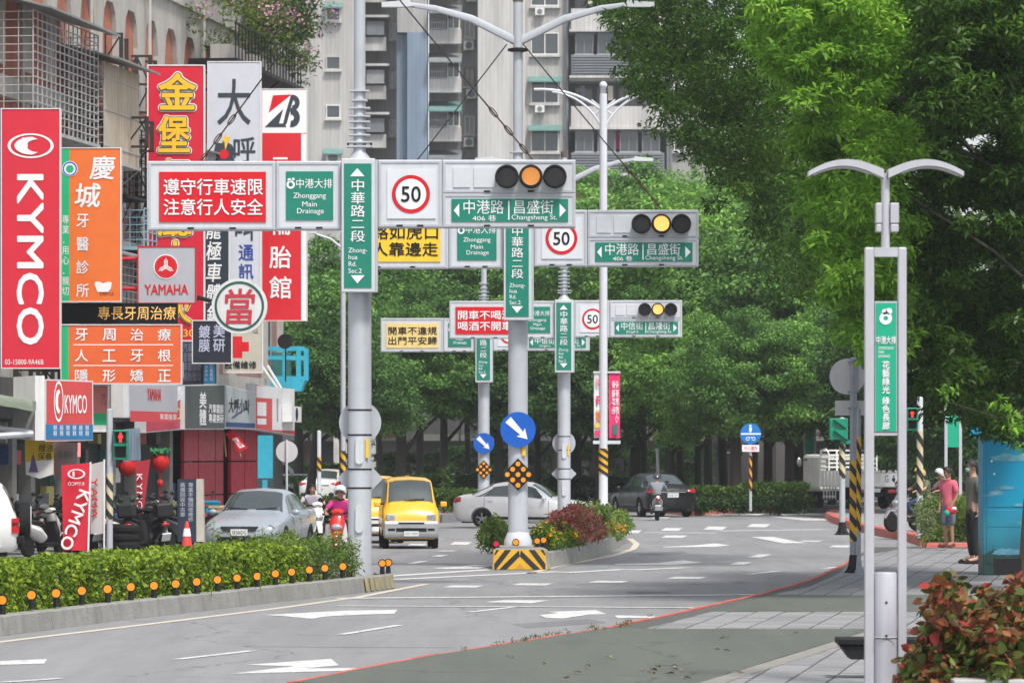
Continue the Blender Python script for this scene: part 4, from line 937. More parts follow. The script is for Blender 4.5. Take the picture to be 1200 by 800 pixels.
# 5 YAMAHA projecting sign
B = board(161,230,288,356,100,GRYS,'square grey motorcycle sign with red edge and round tuning fork badge',edge=SRED,fr=1.5)
o, fx, fz, y = B; c = (fx(194.5),fz(312.5)); s = 100/F
MB().disc(c,14.5*s,y-.004,y,40).build('badge_disc', WHITE, o); MB().ring(c,11.6*s,13.3*s,y-.008,y-.004,40).build('badge_ring', SRED, o)
MB().disc(c,11.5*s,y-.008,y-.0045,40).build('badge_core', SRED, o)
mb = MB()
for k in range(3):
    a = math.pi/2+k*2*math.pi/3
    for off in (-1.6,0,1.6):
        d = Vector((math.cos(a),math.sin(a))); nn = Vector((-d.y,d.x)); b0 = Vector(c)+nn*off*s; e = b0+d*(9.8 if off==0 else 7.5)*s; h = nn*.45*s
        mb.prism([tuple(b0-h),tuple(b0+h),tuple(e+h),tuple(e-h)][::-1], y-.013-.0006*k, y-.009)
mb.build('tuning_forks', WHITE, o); T(B,'YAMAHA',169.5,220.5,333.5,345,SRED,.039)
for py in (303,338): MB().tube([(fx(161),.12,fz(py)),(fx(140),.12,fz(py))], .045, 8).build('red_arm', SRED, o)
# 6 red sign with golden characters
B = board(172.5,240,76,400,112,M('pure_red_sign',(.62,.005,.03),.45,var=.06),'very tall red sign with golden outlined characters and 300 at its foot',edge=WE,fr=1.6)
OUT = M('white_outline',(.85,.85,.85),.5,var=0); mb = None
for c, x0, x1, a, b in [('金',187,229,87,128),('堡',186,222,137,178),('餐',188,224,188,228),('廳',186,224,236,276),('大',187,224,283,324)]:
    T(B,c,x0,x1,a,b,OUT,.072); T(B,c,x0,x1,a,b,BLACK,.056,d=.02); T(B,c,x0,x1,a,b,GOLD,.044,d=.04)
T(B,'火',198,224,347,378,OUT,.072); T(B,'火',198,224,347,378,BLACK,.056,d=.02); T(B,'火',198,224,347,378,GOLD,.044,d=.04); T(B,'300',215,234.5,386,394.5,GOLD,.03)
# 7 white tall sign, black one, Bridgestone
B = board(243,306,72,352,118,M('cool_white_sign',(.55,.57,.63),.5,var=.05),'tall pale grey sign with dark characters and a cherry bomb emblem',edge=WE)
DK = M('slate_print',(.03,.04,.055),.5)
T(B,'大',255,293.5,93,146,DK,.012); T(B,'呼',274,299,161,191,DK,.02)
o, fx, fz, y = B; s = 118/F
MB().prism([(fx(a),fz(b)) for a,b in [(253,167),(259,168),(265,166),(272,170),(275,176),(273,184),(276,191),(251,191),(254,184),(251,176)]][::-1], y-.004, y).build('dark_blob', DK, o)
MB().disc((fx(262.5),fz(181)),5.6*s,y-.009,y-.005).build('cherry', SRED, o); MB().prism([(fx(a),fz(b)) for a,b in [(264,176),(263,166),(260,165),(266,156),(265,161),(270,160)]][::-1], y-.01, y-.006).build('lightning', GOLD, o)
T(B,'叫',276,296,250,282,DK,.02)
for i,c in enumerate('通訊行'): T(B,c,280,297,287+i*22,305+i*22,M('royal_blue_print',(.01,.05,.30),.5),.02)
B = board(239,269,205,420,116.5,M('ink_blue_sign',(.02,.03,.045),.5),'narrow black sign with white brush characters between the red and the grey sign',edge=WE)
for i,c in enumerate('龍極車體鍍膜'): T(B,c,241,258,258+i*25,280+i*25,WHITE,.02,shear=.12)
B = board(306.5,360,104,376,121,M('tyre_sign_red',(.64,.008,.02),.5,var=.05),'tall red and white tyre shop sign with a slanted letter B emblem',edge=WE,fr=.8)
PB(B,307.5,359.3,105,156,WHITE); PB(B,353,359.3,157,375,WHITE)
o, fx, fz, y = B; q = lambda L_: [(fx(a),fz(b)) for a,b in L_]
RG = SRED
MB().prism(q([(315,132),(320,112),(341.5,111)])[::-1], y-.006, y).build('emblem_wedge', SRED, o)
mb = MB(); mb.prism(q([(310.5,149),(332,128),(327,145),(334,145),(335.5,149)])[::-1], y-.006, y)
n = 12
for (cx_,cy_,r0,r1) in [(343,120.5,3.2,9.2),(341.5,138,3.6,11.2)]:
    for k in range(n):
        a, b = -math.pi*.55+math.pi*1.1*k/n, -math.pi*.55+math.pi*1.1*(k+1)/n; P = lambda r,t: (fx(cx_+r*math.cos(t)*.9),fz(cy_-r*math.sin(t)))
        mb.prism([P(r0,a),P(r1,a),P(r1,b),P(r0,b)], y-.006-.0003*k, y)
mb.prism(q([(341,112),(345,112),(336,145),(331,149),(335,132)])[::-1], y-.0055, y); mb.build('emblem_letter', DK, o)
PB(B,320,337,184.5,187,WHITE,'dash'); T(B,'輪',316,341,251,275,WHITE,.02,d=.002); T(B,'胎',316,341,288.5,314,WHITE,.02); T(B,'館',316,341,324,349.5,WHITE,.02)
# 9 round pawn sign
c = Wp(280.5,358.5,106); o = empty('round_sign', c, 'round white sign with green ring and a red character', 'sign'); s = 106/F
MB().disc((0,0),32.5*s,0,.22,48).build('case', WE, o); MB().ring((0,0),26.3*s,29*s,-.012,-.002,48).build('green_ring', M('deep_green_print',(.01,.10,.08),.5), o)
text('當',-18*s,16*s,-21*s,20*s,-.012,M('brick_red_print',(.55,.03,.05),.5),o,.02,shear=.06)
MB().tube([(-33*s,.1,6*s),(-48*s,.1,10*s),(-60*s,.1,2*s)], [.05,.06,.03], 6).build('bracket', DARK, o)
# 10 small dark film sign, clinic cross, blue strips
B = board(225,272,375,426,110,M('navy_black_sign',(.015,.02,.035),.5),'small navy sign with two columns of pale characters',edge=WE)
T(B,'鍍\n膜',233,246,381,412,M('lilac_print',(.5,.52,.68),.5),.02); T(B,'美\n研',250,263.5,380,412,M('lilac_print',(.5,.52,.68),.5),.02)
B = board(262,308,376,437,117,M('tan_sign',(.50,.46,.38),.5,var=.05),'tan sign with a red cross shape under the round sign',edge=WE)
PB(B,272.5,284,394,419.5,SRED,'cross_bar'); PB(B,284,291.7,400.5,411.8,SRED,'cross_arm'); T(B,'HCG',296,302,380,391,BLACK); T(B,'設備維修',263.5,300.5,423,432,BLACK,.02)
B = board(213,238,398,450,119.5,M('slate_blue_sign',(.12,.14,.20),.5,var=.1),'slate blue notice board with rows of tiny pale text beside the wide orange sign',edge=DARK,fr=.5)
T(B,'汽車百貨\n音響配備\n專業保養\n輪胎批發',214.5,236,402,446,M('lilac_print',(.5,.52,.68),.5),.01)
B = board(238,253,424,449,119.2,M('azure_sign',(.02,.25,.50),.5),'little azure sign with two vertical lines of white text',edge=DARK,fr=.4)
T(B,'洗\n車\n中\n心',240,243.5,428,446,WHITE); T(B,'打\n臘\n美\n容',246,249.5,427,446,WHITE)
# fascia and box signs over the shops
def obl(px0,px1,ys0,ys1,Y0,Y1,mat,label,name='shop_sign',th=.3,cat='sign',edge=BOXG):
    """board whose left edge stands at Y0 and right edge at Y1; ys0=(top,bottom) px at left, ys1 at right"""
    A, Bq = Wp(px0,ys0[0],Y0), Wp(px1,ys1[0],Y1); A2, B2 = Wp(px0,ys0[1],Y0), Wp(px1,ys1[1],Y1)
    u = Vector((Bq.x-A.x,Bq.y-A.y,0)); L_ = u.length; u /= L_; o = empty(name, (A.x,A.y,0), label, cat, rz=math.atan2(u.y,u.x))
    zt, zb = (A.z+Bq.z)/2, (A2.z+B2.z)/2
    MB().prism([(0,A2.z),(L_,B2.z),(L_,Bq.z),(0,A.z)][::-1], 0, th).build('case', edge, o)
    e = .03; MB().prism([(e,A2.z+e),(L_-e,B2.z+e),(L_-e,Bq.z-e),(e,A.z-e)][::-1], -.012, -.001).build('face', mat, o)
    fx = lambda px: L_*(px-px0)/(px1-px0)
    class FZ:
        def __call__(s, py): k = (py-ys0[0])/(ys0[1]-ys0[0]); return zt+(zb-zt)*k
    return o, fx, FZ(), -.02
B = obl(53,109,(444,517),(446,516),94,94.8,M('faded_red_sign',(.55,.06,.06),.5,var=.08),'faded red and blue box sign with oval monogram hanging over the scooter shop')
PB(B,53.5,108.5,497,515,M('faded_blue_sign',(.02,.16,.36),.5,var=.08),'blue_panel'); o, fx, fz, y = B
emblemK(B, 68, 470, 5.5, 20); T(B,'KYMCO',75,101,462,484,WHITE,.02)
for i in range(6): T(B,'機車\n專賣',62+i*7.5,66+i*7.5,498,511,WHITE)
p = Wp(40,441,95); MB().prismx([(0.02,p.z),(0.02,Wp(0,516,95).z),(.9,Wp(0,514,95).z),(.9,p.z-.02)][::-1], -.25, -.003).build('white_side', WE, o)
B = board(109,127,451,506,97,M('salmon_sign',(.62,.20,.17),.5,var=.08),'small salmon and green sign behind the striped post',edge=WE); PB(B,110,126,484,498,GRS,'green_panel'); PB(B,110,126,498,505,WE,'white_panel'); T(B,'茶\n行',118,125,461,476,M('dull_mauve',(.3,.08,.15),.6))
B = obl(151,208,(450,489),(450,494),104,108,GRYS,'grey fascia sign with red foot and small slanted red lettering')
PB(B,152,207.5,480,491.5,M('fascia_red',(.6,.04,.05),.5),'red_panel'); T(B,'YAMAHA',171,187,455,468,SRED,.02,shear=.15); T(B,'專業機車',186,206,482,489,WHITE)
o = B[0]; MB().box(-.32,-.003,.05,.35,Wp(0,489,104).z,Wp(0,450,104).z).build('white_side', WE, o)
B = obl(171,216,(492,507),(452,503),109,113,M('deep_red_sign',(.45,.03,.06),.5),'red awning sign crowded with white and yellow characters behind the grey fascia')
T(B,'大呼小叫',175,214,470,478,WHITE,.02); T(B,'冷氣大賣',174,214,483,491,WHITE,.02); T(B,'專業施工',174,214,494,501,GOLD,.02)
B = obl(216.5,263,(451,503),(450,503),112.5,118,DSG,'dark greenish grey fascia sign with white vertical brush writing')
T(B,'美\n體',232,240,460,498,WHITE,.02,shear=.05); T(B,'汽車鍍膜\n專業美研',243,261,473,495,WHITE,.015)
B = obl(263.5,299,(451,502),(459,503),118,124,M('pale_green_grey_sign',(.40,.43,.43),.5),'pale grey green fascia sign with a slanted blue swoosh')
T(B,'大呼小叫',267,290,464,482,BLACK,.01,shear=.25); PB(B,264,298.5,494,500,M('navy_print',(.02,.05,.18),.5),'blue_panel'); o, fx, fz, y = B
MB().prism([(fx(270),fz(488)),(fx(272),fz(489)),(fx(294),fz(469))], y-.006, y).build('swoosh', M('navy_print',(.02,.05,.18),.5), o)
B = obl(299.5,345,(449,503),(458,510),124,131,M('tomato_sign',(.62,.06,.06),.5,var=.1),'red and white end fascia with an air conditioner sticking out')
PB(B,300,344.5,449,463,WE,'white_panel'); PB(B,318,344.5,463,500,WE,'white_panel'); PB(B,301,311,468,484,WHITE,'notice'); PB(B,301,311,487,494,WHITE,'notice'); PB(B,323,325,462,490,SRED,'red_slot')
o, fx, fz, y = B; ac = MB(); ac.box(fx(329),fx(341),-.32,-.03,fz(490),fz(471)); a_ = ac.build('air_conditioner', WE, o)
MB().disc(((fx(329)+fx(341))/2,(fz(490)+fz(471))/2),.2,-.335,-.322).build('fan_grille', DARK, a_)
# ---- shop fronts under the signs
shop = empty('shop_row', (facX(112)+.2,112,0), 'row of ground floor shops with crimson tiled walls and dark openings', 'shop front'); O = shop.location
fbox(MB(O), 86, 130, .3, .85, 3.05, 3.3).build('canopy', DARK, shop)
fbox(MB(O), 86, 130, .2, .78, 3.32, 4.0).build('fascia', M('grimy_fascia',(.18,.17,.16),.8,var=.2,dirt=.5), shop)
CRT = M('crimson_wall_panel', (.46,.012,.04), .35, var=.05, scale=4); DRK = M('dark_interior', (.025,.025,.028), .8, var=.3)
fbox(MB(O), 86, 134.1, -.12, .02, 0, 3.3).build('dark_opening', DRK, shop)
for (px0,px1) in [(199,216),(216.5,236),(236.5,246),(255,271),(271.5,287)]:
    a0, a1 = facY(px0)+.0, facY(px1)
    for z0,z1 in ((0,1.05),(1.07,2.0),(2.02,3.02)): fbox(MB(O), a0+.02, a1-.02, .3, .4, z0+.02, z1).build('crimson_panel', CRT, shop)
a0 = facY(287); p = Vector((facX(a0),a0,0))
MB(O).box(p.x-.9,p.x+.42,a0-.25,a0-.1,0,3.3).build('end_wall', M('faded_red_wall',(.35,.10,.10),.6,var=.3,dirt=.5), shop)
for px in (0,22,60,118,146,186): 
    a0 = facY(px); fbox(MB(O), a0-.2, a0+.2, .03, .35, 0, 3.3).build('shop_pillar', M('pale_pillar',(.24,.235,.22),.7,var=.15,dirt=.5), shop)
rg = random.Random(31)          # shelves, boxes and posters in the dark openings
for k in range(46):
    a0 = rg.uniform(99,122); z = rg.choice((.5,1.0,1.5,2.0,2.5)); w_ = rg.uniform(.3,.9); h_ = rg.uniform(.25,.5)
    fbox(MB(O), a0, a0+w_, .03, rg.uniform(.1,.3), z, z+h_).build('shelf_goods', M('goods_%d'%(k%7),[(.3,.3,.3),(.05,.10,.25),(.35,.05,.05),(.4,.35,.1),(.08,.08,.09),(.05,.2,.15),(.5,.5,.48)][k%7],.6,var=.2), shop)
# corrugated canopy at far left
r = empty('canopy_roof', Wp(20,500,92), 'ribbed pale green canopy jutting in at the left edge', 'canopy'); O = r.location
a, b = Wp(-40,462,88), Wp(38,492,95); mb = MB(O)
for i in range(9):
    y = 88+i*.85; z = Wp(0,478+i*1.2,y).z
    MB(O).add([(-14,y,z+.9),(Wp(38,500,y).x,y,z+.15),(Wp(38,500,y).x,y+.7,z+.15),(-14,y+.7,z+.9),(-14,y,z+.85),(Wp(38,500,y).x,y,z+.08),(Wp(38,500,y).x,y+.7,z+.08),(-14,y+.7,z+.85)],[(0,1,2,3),(7,6,5,4),(0,4,5,1),(1,5,6,2),(3,2,6,7),(0,3,7,4)]).build('roof_sheet', M('faded_green_sheet',(.30,.36,.28),.7,var=.2,dirt=.4), r)
MB(O).tube([Wp(-20,512,88),Wp(38,508,88.5)], .07, 8).build('pipe', GALV, r); MB(O).tube([Wp(-20,499,89),Wp(36,506,89)], .05, 8).build('pipe', GALV, r)
# ================================================================ APARTMENT BLOCK BEHIND, FAR WALLS
YB_ = 262.0; ap = empty('apartment_block', (Wp(560,529,YB_).x,YB_,0), 'tall grey tiled apartment block with stacked caged balconies and blue columns', 'building'); AO = ap.location
def tilewall(name, c, sc=.5):
    m = bpy.data.materials.new(name); m.use_nodes = True; t = m.node_tree; N = t.nodes; L = t.links; b = N['Principled BSDF']; b.inputs['Roughness'].default_value = .6
    tc = N.new('ShaderNodeTexCoord'); sp = N.new('ShaderNodeSeparateXYZ'); L.new(tc.outputs['Object'], sp.inputs[0])
    wv = N.new('ShaderNodeTexWave'); wv.inputs['Scale'].default_value = 1.25; wv.bands_direction = 'X'; wv.inputs['Distortion'].default_value = .0; L.new(tc.outputs['Object'], wv.inputs['Vector'])
    r = N.new('ShaderNodeMapRange'); r.inputs['From Min'].default_value = 0; r.inputs['From Max'].default_value = .22; r.inputs['To Min'].default_value = .86; r.inputs['To Max'].default_value = 1; L.new(wv.outputs['Fac'], r.inputs[0])
    n = N.new('ShaderNodeTexNoise'); n.inputs['Scale'].default_value = .5; n.inputs['Detail'].default_value = 9; n.inputs['Roughness'].default_value = .7; mp = N.new('ShaderNodeMapping'); mp.inputs['Scale'].default_value = (1.6,1.6,.16); L.new(tc.outputs['Object'], mp.inputs['Vector']); L.new(mp.outputs[0], n.inputs['Vector'])
    r2 = N.new('ShaderNodeMapRange'); r2.inputs['From Min'].default_value = .35; r2.inputs['From Max'].default_value = .68; r2.inputs['To Min'].default_value = 1.06; r2.inputs['To Max'].default_value = .62; L.new(n.outputs[0], r2.inputs[0])
    mu = N.new('ShaderNodeMath'); mu.operation = 'MULTIPLY'; L.new(r.outputs[0], mu.inputs[0]); L.new(r2.outputs[0], mu.inputs[1])
    s = N.new('ShaderNodeVectorMath'); s.operation = 'SCALE'; s.inputs[0].default_value = c; L.new(mu.outputs[0], s.inputs['Scale']); L.new(s.outputs[0], b.inputs['Base Color'])
    return m
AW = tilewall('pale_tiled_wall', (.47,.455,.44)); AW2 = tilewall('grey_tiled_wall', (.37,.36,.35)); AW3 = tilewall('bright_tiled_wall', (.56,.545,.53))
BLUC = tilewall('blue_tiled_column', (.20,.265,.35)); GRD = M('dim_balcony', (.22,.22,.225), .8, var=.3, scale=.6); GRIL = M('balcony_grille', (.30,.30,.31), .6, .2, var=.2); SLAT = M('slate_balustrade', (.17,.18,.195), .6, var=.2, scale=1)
def abox(nm, px0,px1,py0,py1,d0,d1,mat,par=None,kind=None):
    """box spanning the pixel rectangle at the facade distance; d0..d1 metres in front (negative = nearer)"""
    a, b = Wp(px0,py1,YB_), Wp(px1,py0,YB_)
    return MB(AO).box(a.x,b.x,YB_+d0,YB_+d1,max(0,a.z),b.z).build(nm, mat, par or ap, kind=kind)
FL = 57.0
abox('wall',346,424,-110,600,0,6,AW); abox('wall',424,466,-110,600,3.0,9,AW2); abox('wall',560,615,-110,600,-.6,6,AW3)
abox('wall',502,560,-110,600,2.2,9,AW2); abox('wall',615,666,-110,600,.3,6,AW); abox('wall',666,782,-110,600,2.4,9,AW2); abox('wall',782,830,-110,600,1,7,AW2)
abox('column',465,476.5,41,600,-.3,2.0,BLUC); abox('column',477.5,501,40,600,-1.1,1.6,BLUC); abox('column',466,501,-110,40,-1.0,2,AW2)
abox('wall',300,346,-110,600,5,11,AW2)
rg = random.Random(21)
WFR = M('white_window_frame',(.66,.66,.64),.5,var=.1); TEAL = M('teal_awning',(.12,.24,.22),.7,var=.2)
LAUN = [M('laundry_%d'%i,c,.8,var=.2) for i,c in enumerate([(.55,.55,.6),(.45,.05,.12),(.10,.18,.30),(.5,.45,.38),(.12,.12,.14)])]
def awin(px0,px1,py0,py1,d,split=2,fm=WFR,awn=None,par=None):
    a, b = Wp(px0,py1,YB_), Wp(px1,py0,YB_); e = .07; f = MB(AO); y = YB_+d
    f.box(a.x,b.x,y-.12,y,a.z,a.z+e).box(a.x,b.x,y-.12,y,b.z-e,b.z).box(a.x,a.x+e,y-.12,y,a.z+e,b.z-e).box(b.x-e,b.x,y-.12,y,a.z+e,b.z-e)
    for i in range(1,split): x = a.x+(b.x-a.x)*i/split; f.box(x-.03,x+.03,y-.11,y,a.z+e,b.z-e)
    w_ = f.build('window', fm, ap); MB(AO).box(a.x+e*.5,b.x-e*.5,y-.05,y-.01,a.z+e*.5,b.z-e*.5).build('pane', WGL, w_)
    MB(AO).box(a.x-.08,b.x+.08,y-.3,y-.0,a.z-.14,a.z-.003).build('sill', AW3, w_)
    if awn:
        MB(AO).prismx([(y-.9,b.z-.12),(y,b.z+.22),(y,b.z+.3),(y-.9,b.z-.05)], a.x-.15, b.x+.15).build('awning', awn, w_)
def ac(px,py,d,w_=12,h=11):
    a, b = Wp(px,py+h,YB_), Wp(px+w_,py,YB_); m_ = MB(AO).box(a.x,b.x,YB_+d-.45,YB_+d,a.z,b.z).build('air_conditioner', WFR, ap)
    MB(AO).disc(((a.x+b.x)/2,(a.z+b.z)/2),(b.z-a.z)*.38,YB_+d-.47,YB_+d-.452,16).build('fan_grille', SLAT, m_)
for k in range(-1,8):
    y = 10+FL*k
    # small openings of the left wall
    awin(382,399,y-1,y+15,0,1,AW3 if k%2 else WFR, TEAL if k%3==0 else None)
    if k == 3: ac(382,y-3,0,17,15)
    # recess: window bays
    z = y+22
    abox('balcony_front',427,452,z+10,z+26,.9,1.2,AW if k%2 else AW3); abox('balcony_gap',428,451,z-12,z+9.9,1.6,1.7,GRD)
    abox('grille_cage',429,450,z-8,z+8,.6,1.5,GRIL if k%2 else SLAT); 
    abox('eave',425,456,z-15,z-12.2,.3,2.6,AW3)
    awin(454,463,z-10,z+9,2.95,2)
    # middle stack: slanted awnings, cages
    z = y+5
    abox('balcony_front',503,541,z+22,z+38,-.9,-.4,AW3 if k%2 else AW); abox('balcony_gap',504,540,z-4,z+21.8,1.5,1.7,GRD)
    p, q = Wp(504,z+21,YB_), Wp(522,z-2,YB_)
    nb = MB(AO)
    for i in range(8): x = p.x+(q.x-p.x)*i/7; nb.box(x-.03,x+.03,YB_-.95,YB_-.89,p.z,q.z)
    for i in range(4): zz_ = p.z+(q.z-p.z)*i/3; nb.box(p.x,q.x,YB_-.96,YB_-.9,zz_-.03,zz_+.03)
    nb.build('grille', GRIL, ap, kind='stuff')
    awin(524,539,z+1,z+20,-.3,2)
    MB(AO).prismx([(YB_-1.9,q.z-.35),(YB_+1.4,q.z+.45),(YB_+1.4,q.z+.52),(YB_-1.9,q.z-.25)], p.x-.1, p.x+1.95).build('awning', (SLAT,AWN,TEAL)[k%3], ap)
    awin(544,556,z+4,z+26,2.1,2,M('brown_frame',(.28,.16,.10),.6) if k%2 else WFR)
    ac(543+3*(k%2),z+30,.6+1.4); 
    # right-middle windows
    awin(622,655,y+28,y+54,.3,2,WFR,TEAL if k in (1,2,3) else None)
    if k < 0 or k == 1: ac(627,y+57,.3,11,8)
    # wide balconies
    z = y+20+3*(k%2)
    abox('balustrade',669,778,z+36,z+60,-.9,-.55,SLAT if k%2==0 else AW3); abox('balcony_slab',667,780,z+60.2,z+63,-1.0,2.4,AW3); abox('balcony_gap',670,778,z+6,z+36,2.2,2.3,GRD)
    abox('lintel',667,780,z+1,z+5.8,-.7,2.4,AW if k%2 else SLAT)
    for i in range(4): awin(674+26*i,695+26*i,z+9,z+35,2.1 if k%2 else -.5,2,SLAT if k%2==0 else GRIL)
    if k%2 == 0:
        for j in range(7): abox('slat',670,777,z+37.5+j*3.1,z+39+j*3.1,-.98,-.905,M('slat_edge',(.20,.21,.23),.6))
    for i in range(5):
        x = 673+rg.random()*96; abox('laundry',x,x+rg.uniform(4,9),z+11,z+rg.uniform(24,33),-.3+.02*i,-.26+.02*i,LAUN[rg.randrange(5)])
    awin(790,803,y+30,y+52,1,1)
    abox('balcony_front',316,343,y+10,y+30,3.5,4,AW3 if k%2 else AW); 
    for j in range(5): abox('louvre',318,342,y-16+j*5,y-13.5+j*5,4.2,4.9,AW if j%2 else GRIL)
for px in (782,786,664.5,426): 
    a = Wp(px,600,YB_); MB(AO).tube([(a.x,YB_-.15,0.1),(a.x,YB_-.15,34)], .09, 6).build('drain_pipe', SLAT, ap)
bb = empty('apartment_block', (Wp(880,529,300).x,300,0), 'paler low apartment block glimpsed right of the tall grey one', 'building'); BO2 = bb.location
for (a,b,c) in [(828,868,150),(868,935,120)]:
    p, q = Wp(a,529,300+(a%3)), Wp(b,c,300+(a%3)); MB(BO2).box(p.x,q.x,300+(a%3),310,0,q.z).build('wall', AW3, bb)
for k in range(3):
    for x in (838,880,905):
        p, q = Wp(x,178+40*k+14,300), Wp(x+13,178+40*k,300); f = MB(BO2).box(p.x,q.x,299.9+(0 if x==838 else 1.2)*0,300.1,p.z,q.z).build('window', WFR, bb); MB(BO2).box(p.x+.08,q.x-.08,299.82,299.89,p.z+.08,q.z-.08).build('pane', WGL, f)
# low buildings seen between the trunks
lw = empty('low_building', (Wp(560,529,236).x,236,0), 'low grey buildings with shaded shop openings behind the tree trunks', 'building'); LO = lw.location
rg = random.Random(5)
cols_ = [M('low_wall_%d'%i,c,.8,var=.15,scale=.6,dirt=.5) for i,c in enumerate([(.11,.11,.10),(.07,.07,.07),(.17,.16,.15),(.045,.045,.045),(.12,.09,.07)])]
x = 300
while x < 1240:
    wd = rg.uniform(38,80); p, q = Wp(x,590,236), Wp(x+wd,rg.uniform(455,490),236); MB(LO).box(p.x,q.x-.04,236,242,0,q.z).build('wall', cols_[rg.randrange(5)], lw)
    a = p.x+.4
    while a < q.x-2.6:
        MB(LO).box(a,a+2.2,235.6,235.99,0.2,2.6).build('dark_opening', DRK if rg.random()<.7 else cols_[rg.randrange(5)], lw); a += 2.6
    MB(LO).box(p.x,q.x-.1,234.6,235.98,2.9,3.2+rg.random()*.4).build('canopy', cols_[rg.randrange(5)], lw)
    x += wd
for (x0,x1,a,b,c,l) in [(391,440,452,528,(.62,.60,.55),'pale painted wall patch between the left tree trunks'),(835,938,500,572,(.13,.12,.115),'grey wall with an air conditioner behind the blue cycle sign')]:
    p, q = Wp(x0,b,215), Wp(x1,a,215); o = empty('garden_wall', (p.x,215,0), l, 'wall'); MB(o.location).box(p.x,q.x,215,216,0 if x0>500 else 0,q.z).build('wall', M('patch_wall_%d'%x0,c,.8,var=.12,dirt=.6), o)
    MB(o.location).box(p.x-.1,q.x+.1,214.8,216.2,q.z,q.z+.2).build('coping', CONC, o)
a, b = Wp(843,531,214.6), Wp(863,514,214.6); o = empty('air_conditioner', (a.x,214.6,a.z), 'white air conditioner on the grey wall behind the trees', 'air conditioner')
MB(o.location).box(a.x,b.x,214.4,214.95,a.z,b.z).build('case', WFR, o); MB(o.location).ring(((a.x*1.1+b.x*.9)/2,(a.z+b.z)/2),.2,.28,214.36,214.39).disc(((a.x*1.1+b.x*.9)/2,(a.z+b.z)/2),.19,214.37,214.395).build('fan_grille', DARK, o)
# orange-yellow awning and green lollipop sign
a, b = Wp(425,512,205), Wp(470,496,205); MB().box(0,b.x-a.x,0,1.0,0,b.z-a.z).build('awning', M('orange_awning',(.62,.28,.03),.7,var=.2), loc=(a.x,205,a.z), label='orange awning half hidden behind the tree trunks', cat='awning')
# ================================================================ TREES
BARK = M('dark_bark',(.035,.03,.025),.9,var=.3,bump=.5)
L1 = leafM('tree_leaf_mid', [(.02,.04,.014),(.05,.095,.028),(.11,.175,.05),(.20,.28,.085)], .3, gain=(1.4,1.8,1.25))
L2 = leafM('tree_leaf_dark', [(.014,.03,.013),(.032,.062,.022),(.065,.11,.035),(.12,.18,.055)], .25, gain=(1.4,1.8,1.25))
L3 = leafM('tree_leaf_light', [(.035,.065,.02),(.09,.15,.04),(.18,.27,.07),(.31,.40,.12)], .35, gain=(1.4,1.8,1.25))
def crownmesh(nm, mat, seed, rx, rz, n, per, size):
    rg = np.random.default_rng(seed); d = rg.normal(size=(n,3)); d /= np.linalg.norm(d,axis=1)[:,None]
    r = rg.random(n)**.4; C = d*r[:,None]*np.array([rx,rx*.9,rz]); C[:,2] *= np.where(C[:,2]<0,.75,1)
    C[:,2] += .35*np.sin(C[:,0]*1.3+seed)*1.0; s = rg.uniform(.45,1.15,n)
    return leaves_mesh(nm, mat, C, np.c_[s,s,s*.40], (per*s**1.6).astype(int)+6, size, seed+1, up=.9, out=.5, asp=.5, droop=.25)
CM = {}
for i,(m_) in enumerate([L1,L2,L3]):
    for j in range(2): CM[(i,j)] = crownmesh('crown', m_, 40+i*7+j, 3.6, 3.5, 190, 320, .165)
def bgtree(px, Y, top, r, kind, label, base=None, tw=.22, lean=0, h0=None, seed=0):
    p = Wp(px,top,Y); X = p.x; Z = p.z; t = empty('street_tree', (X,Y,.2), label, 'tree', None); rg = random.Random(seed)
    sz = r/3.6*1.0; hz = sz*3.0; c = place(CM[(kind,seed%2)], 'crown', t, (0,0,Z-.2-hz), (0,0,rg.uniform(0,6.28))); c.scale = (sz,sz,sz*rg.uniform(.95,1.1))
    cz = Z-.2-hz; mb = MB(); b0 = Vector((lean,0,0)); mb.tube([(b0.x,0,-.2),(b0.x*.8,0,.6),(b0.x*.4,.1,cz*.45),(0,0,cz*.8),(0.1,0,cz+hz*.4)], [tw*1.35,tw,tw*.85,tw*.6,.05], 10)
    mb.build('trunk', BARK, t, smooth=True)
    for k in range(5):
        a = 6.28*k/5+rg.random(); z = cz*(.38+.1*k*.8)
        MB().tube([(b0.x*.35,0,z),(math.cos(a)*r*.25,math.sin(a)*r*.25,z+r*.22),(math.cos(a)*r*.6,math.sin(a)*r*.6,z+r*.55+.3)], [tw*.5,tw*.32,.03], 6).build('limb', BARK, t, smooth=True)
    return t
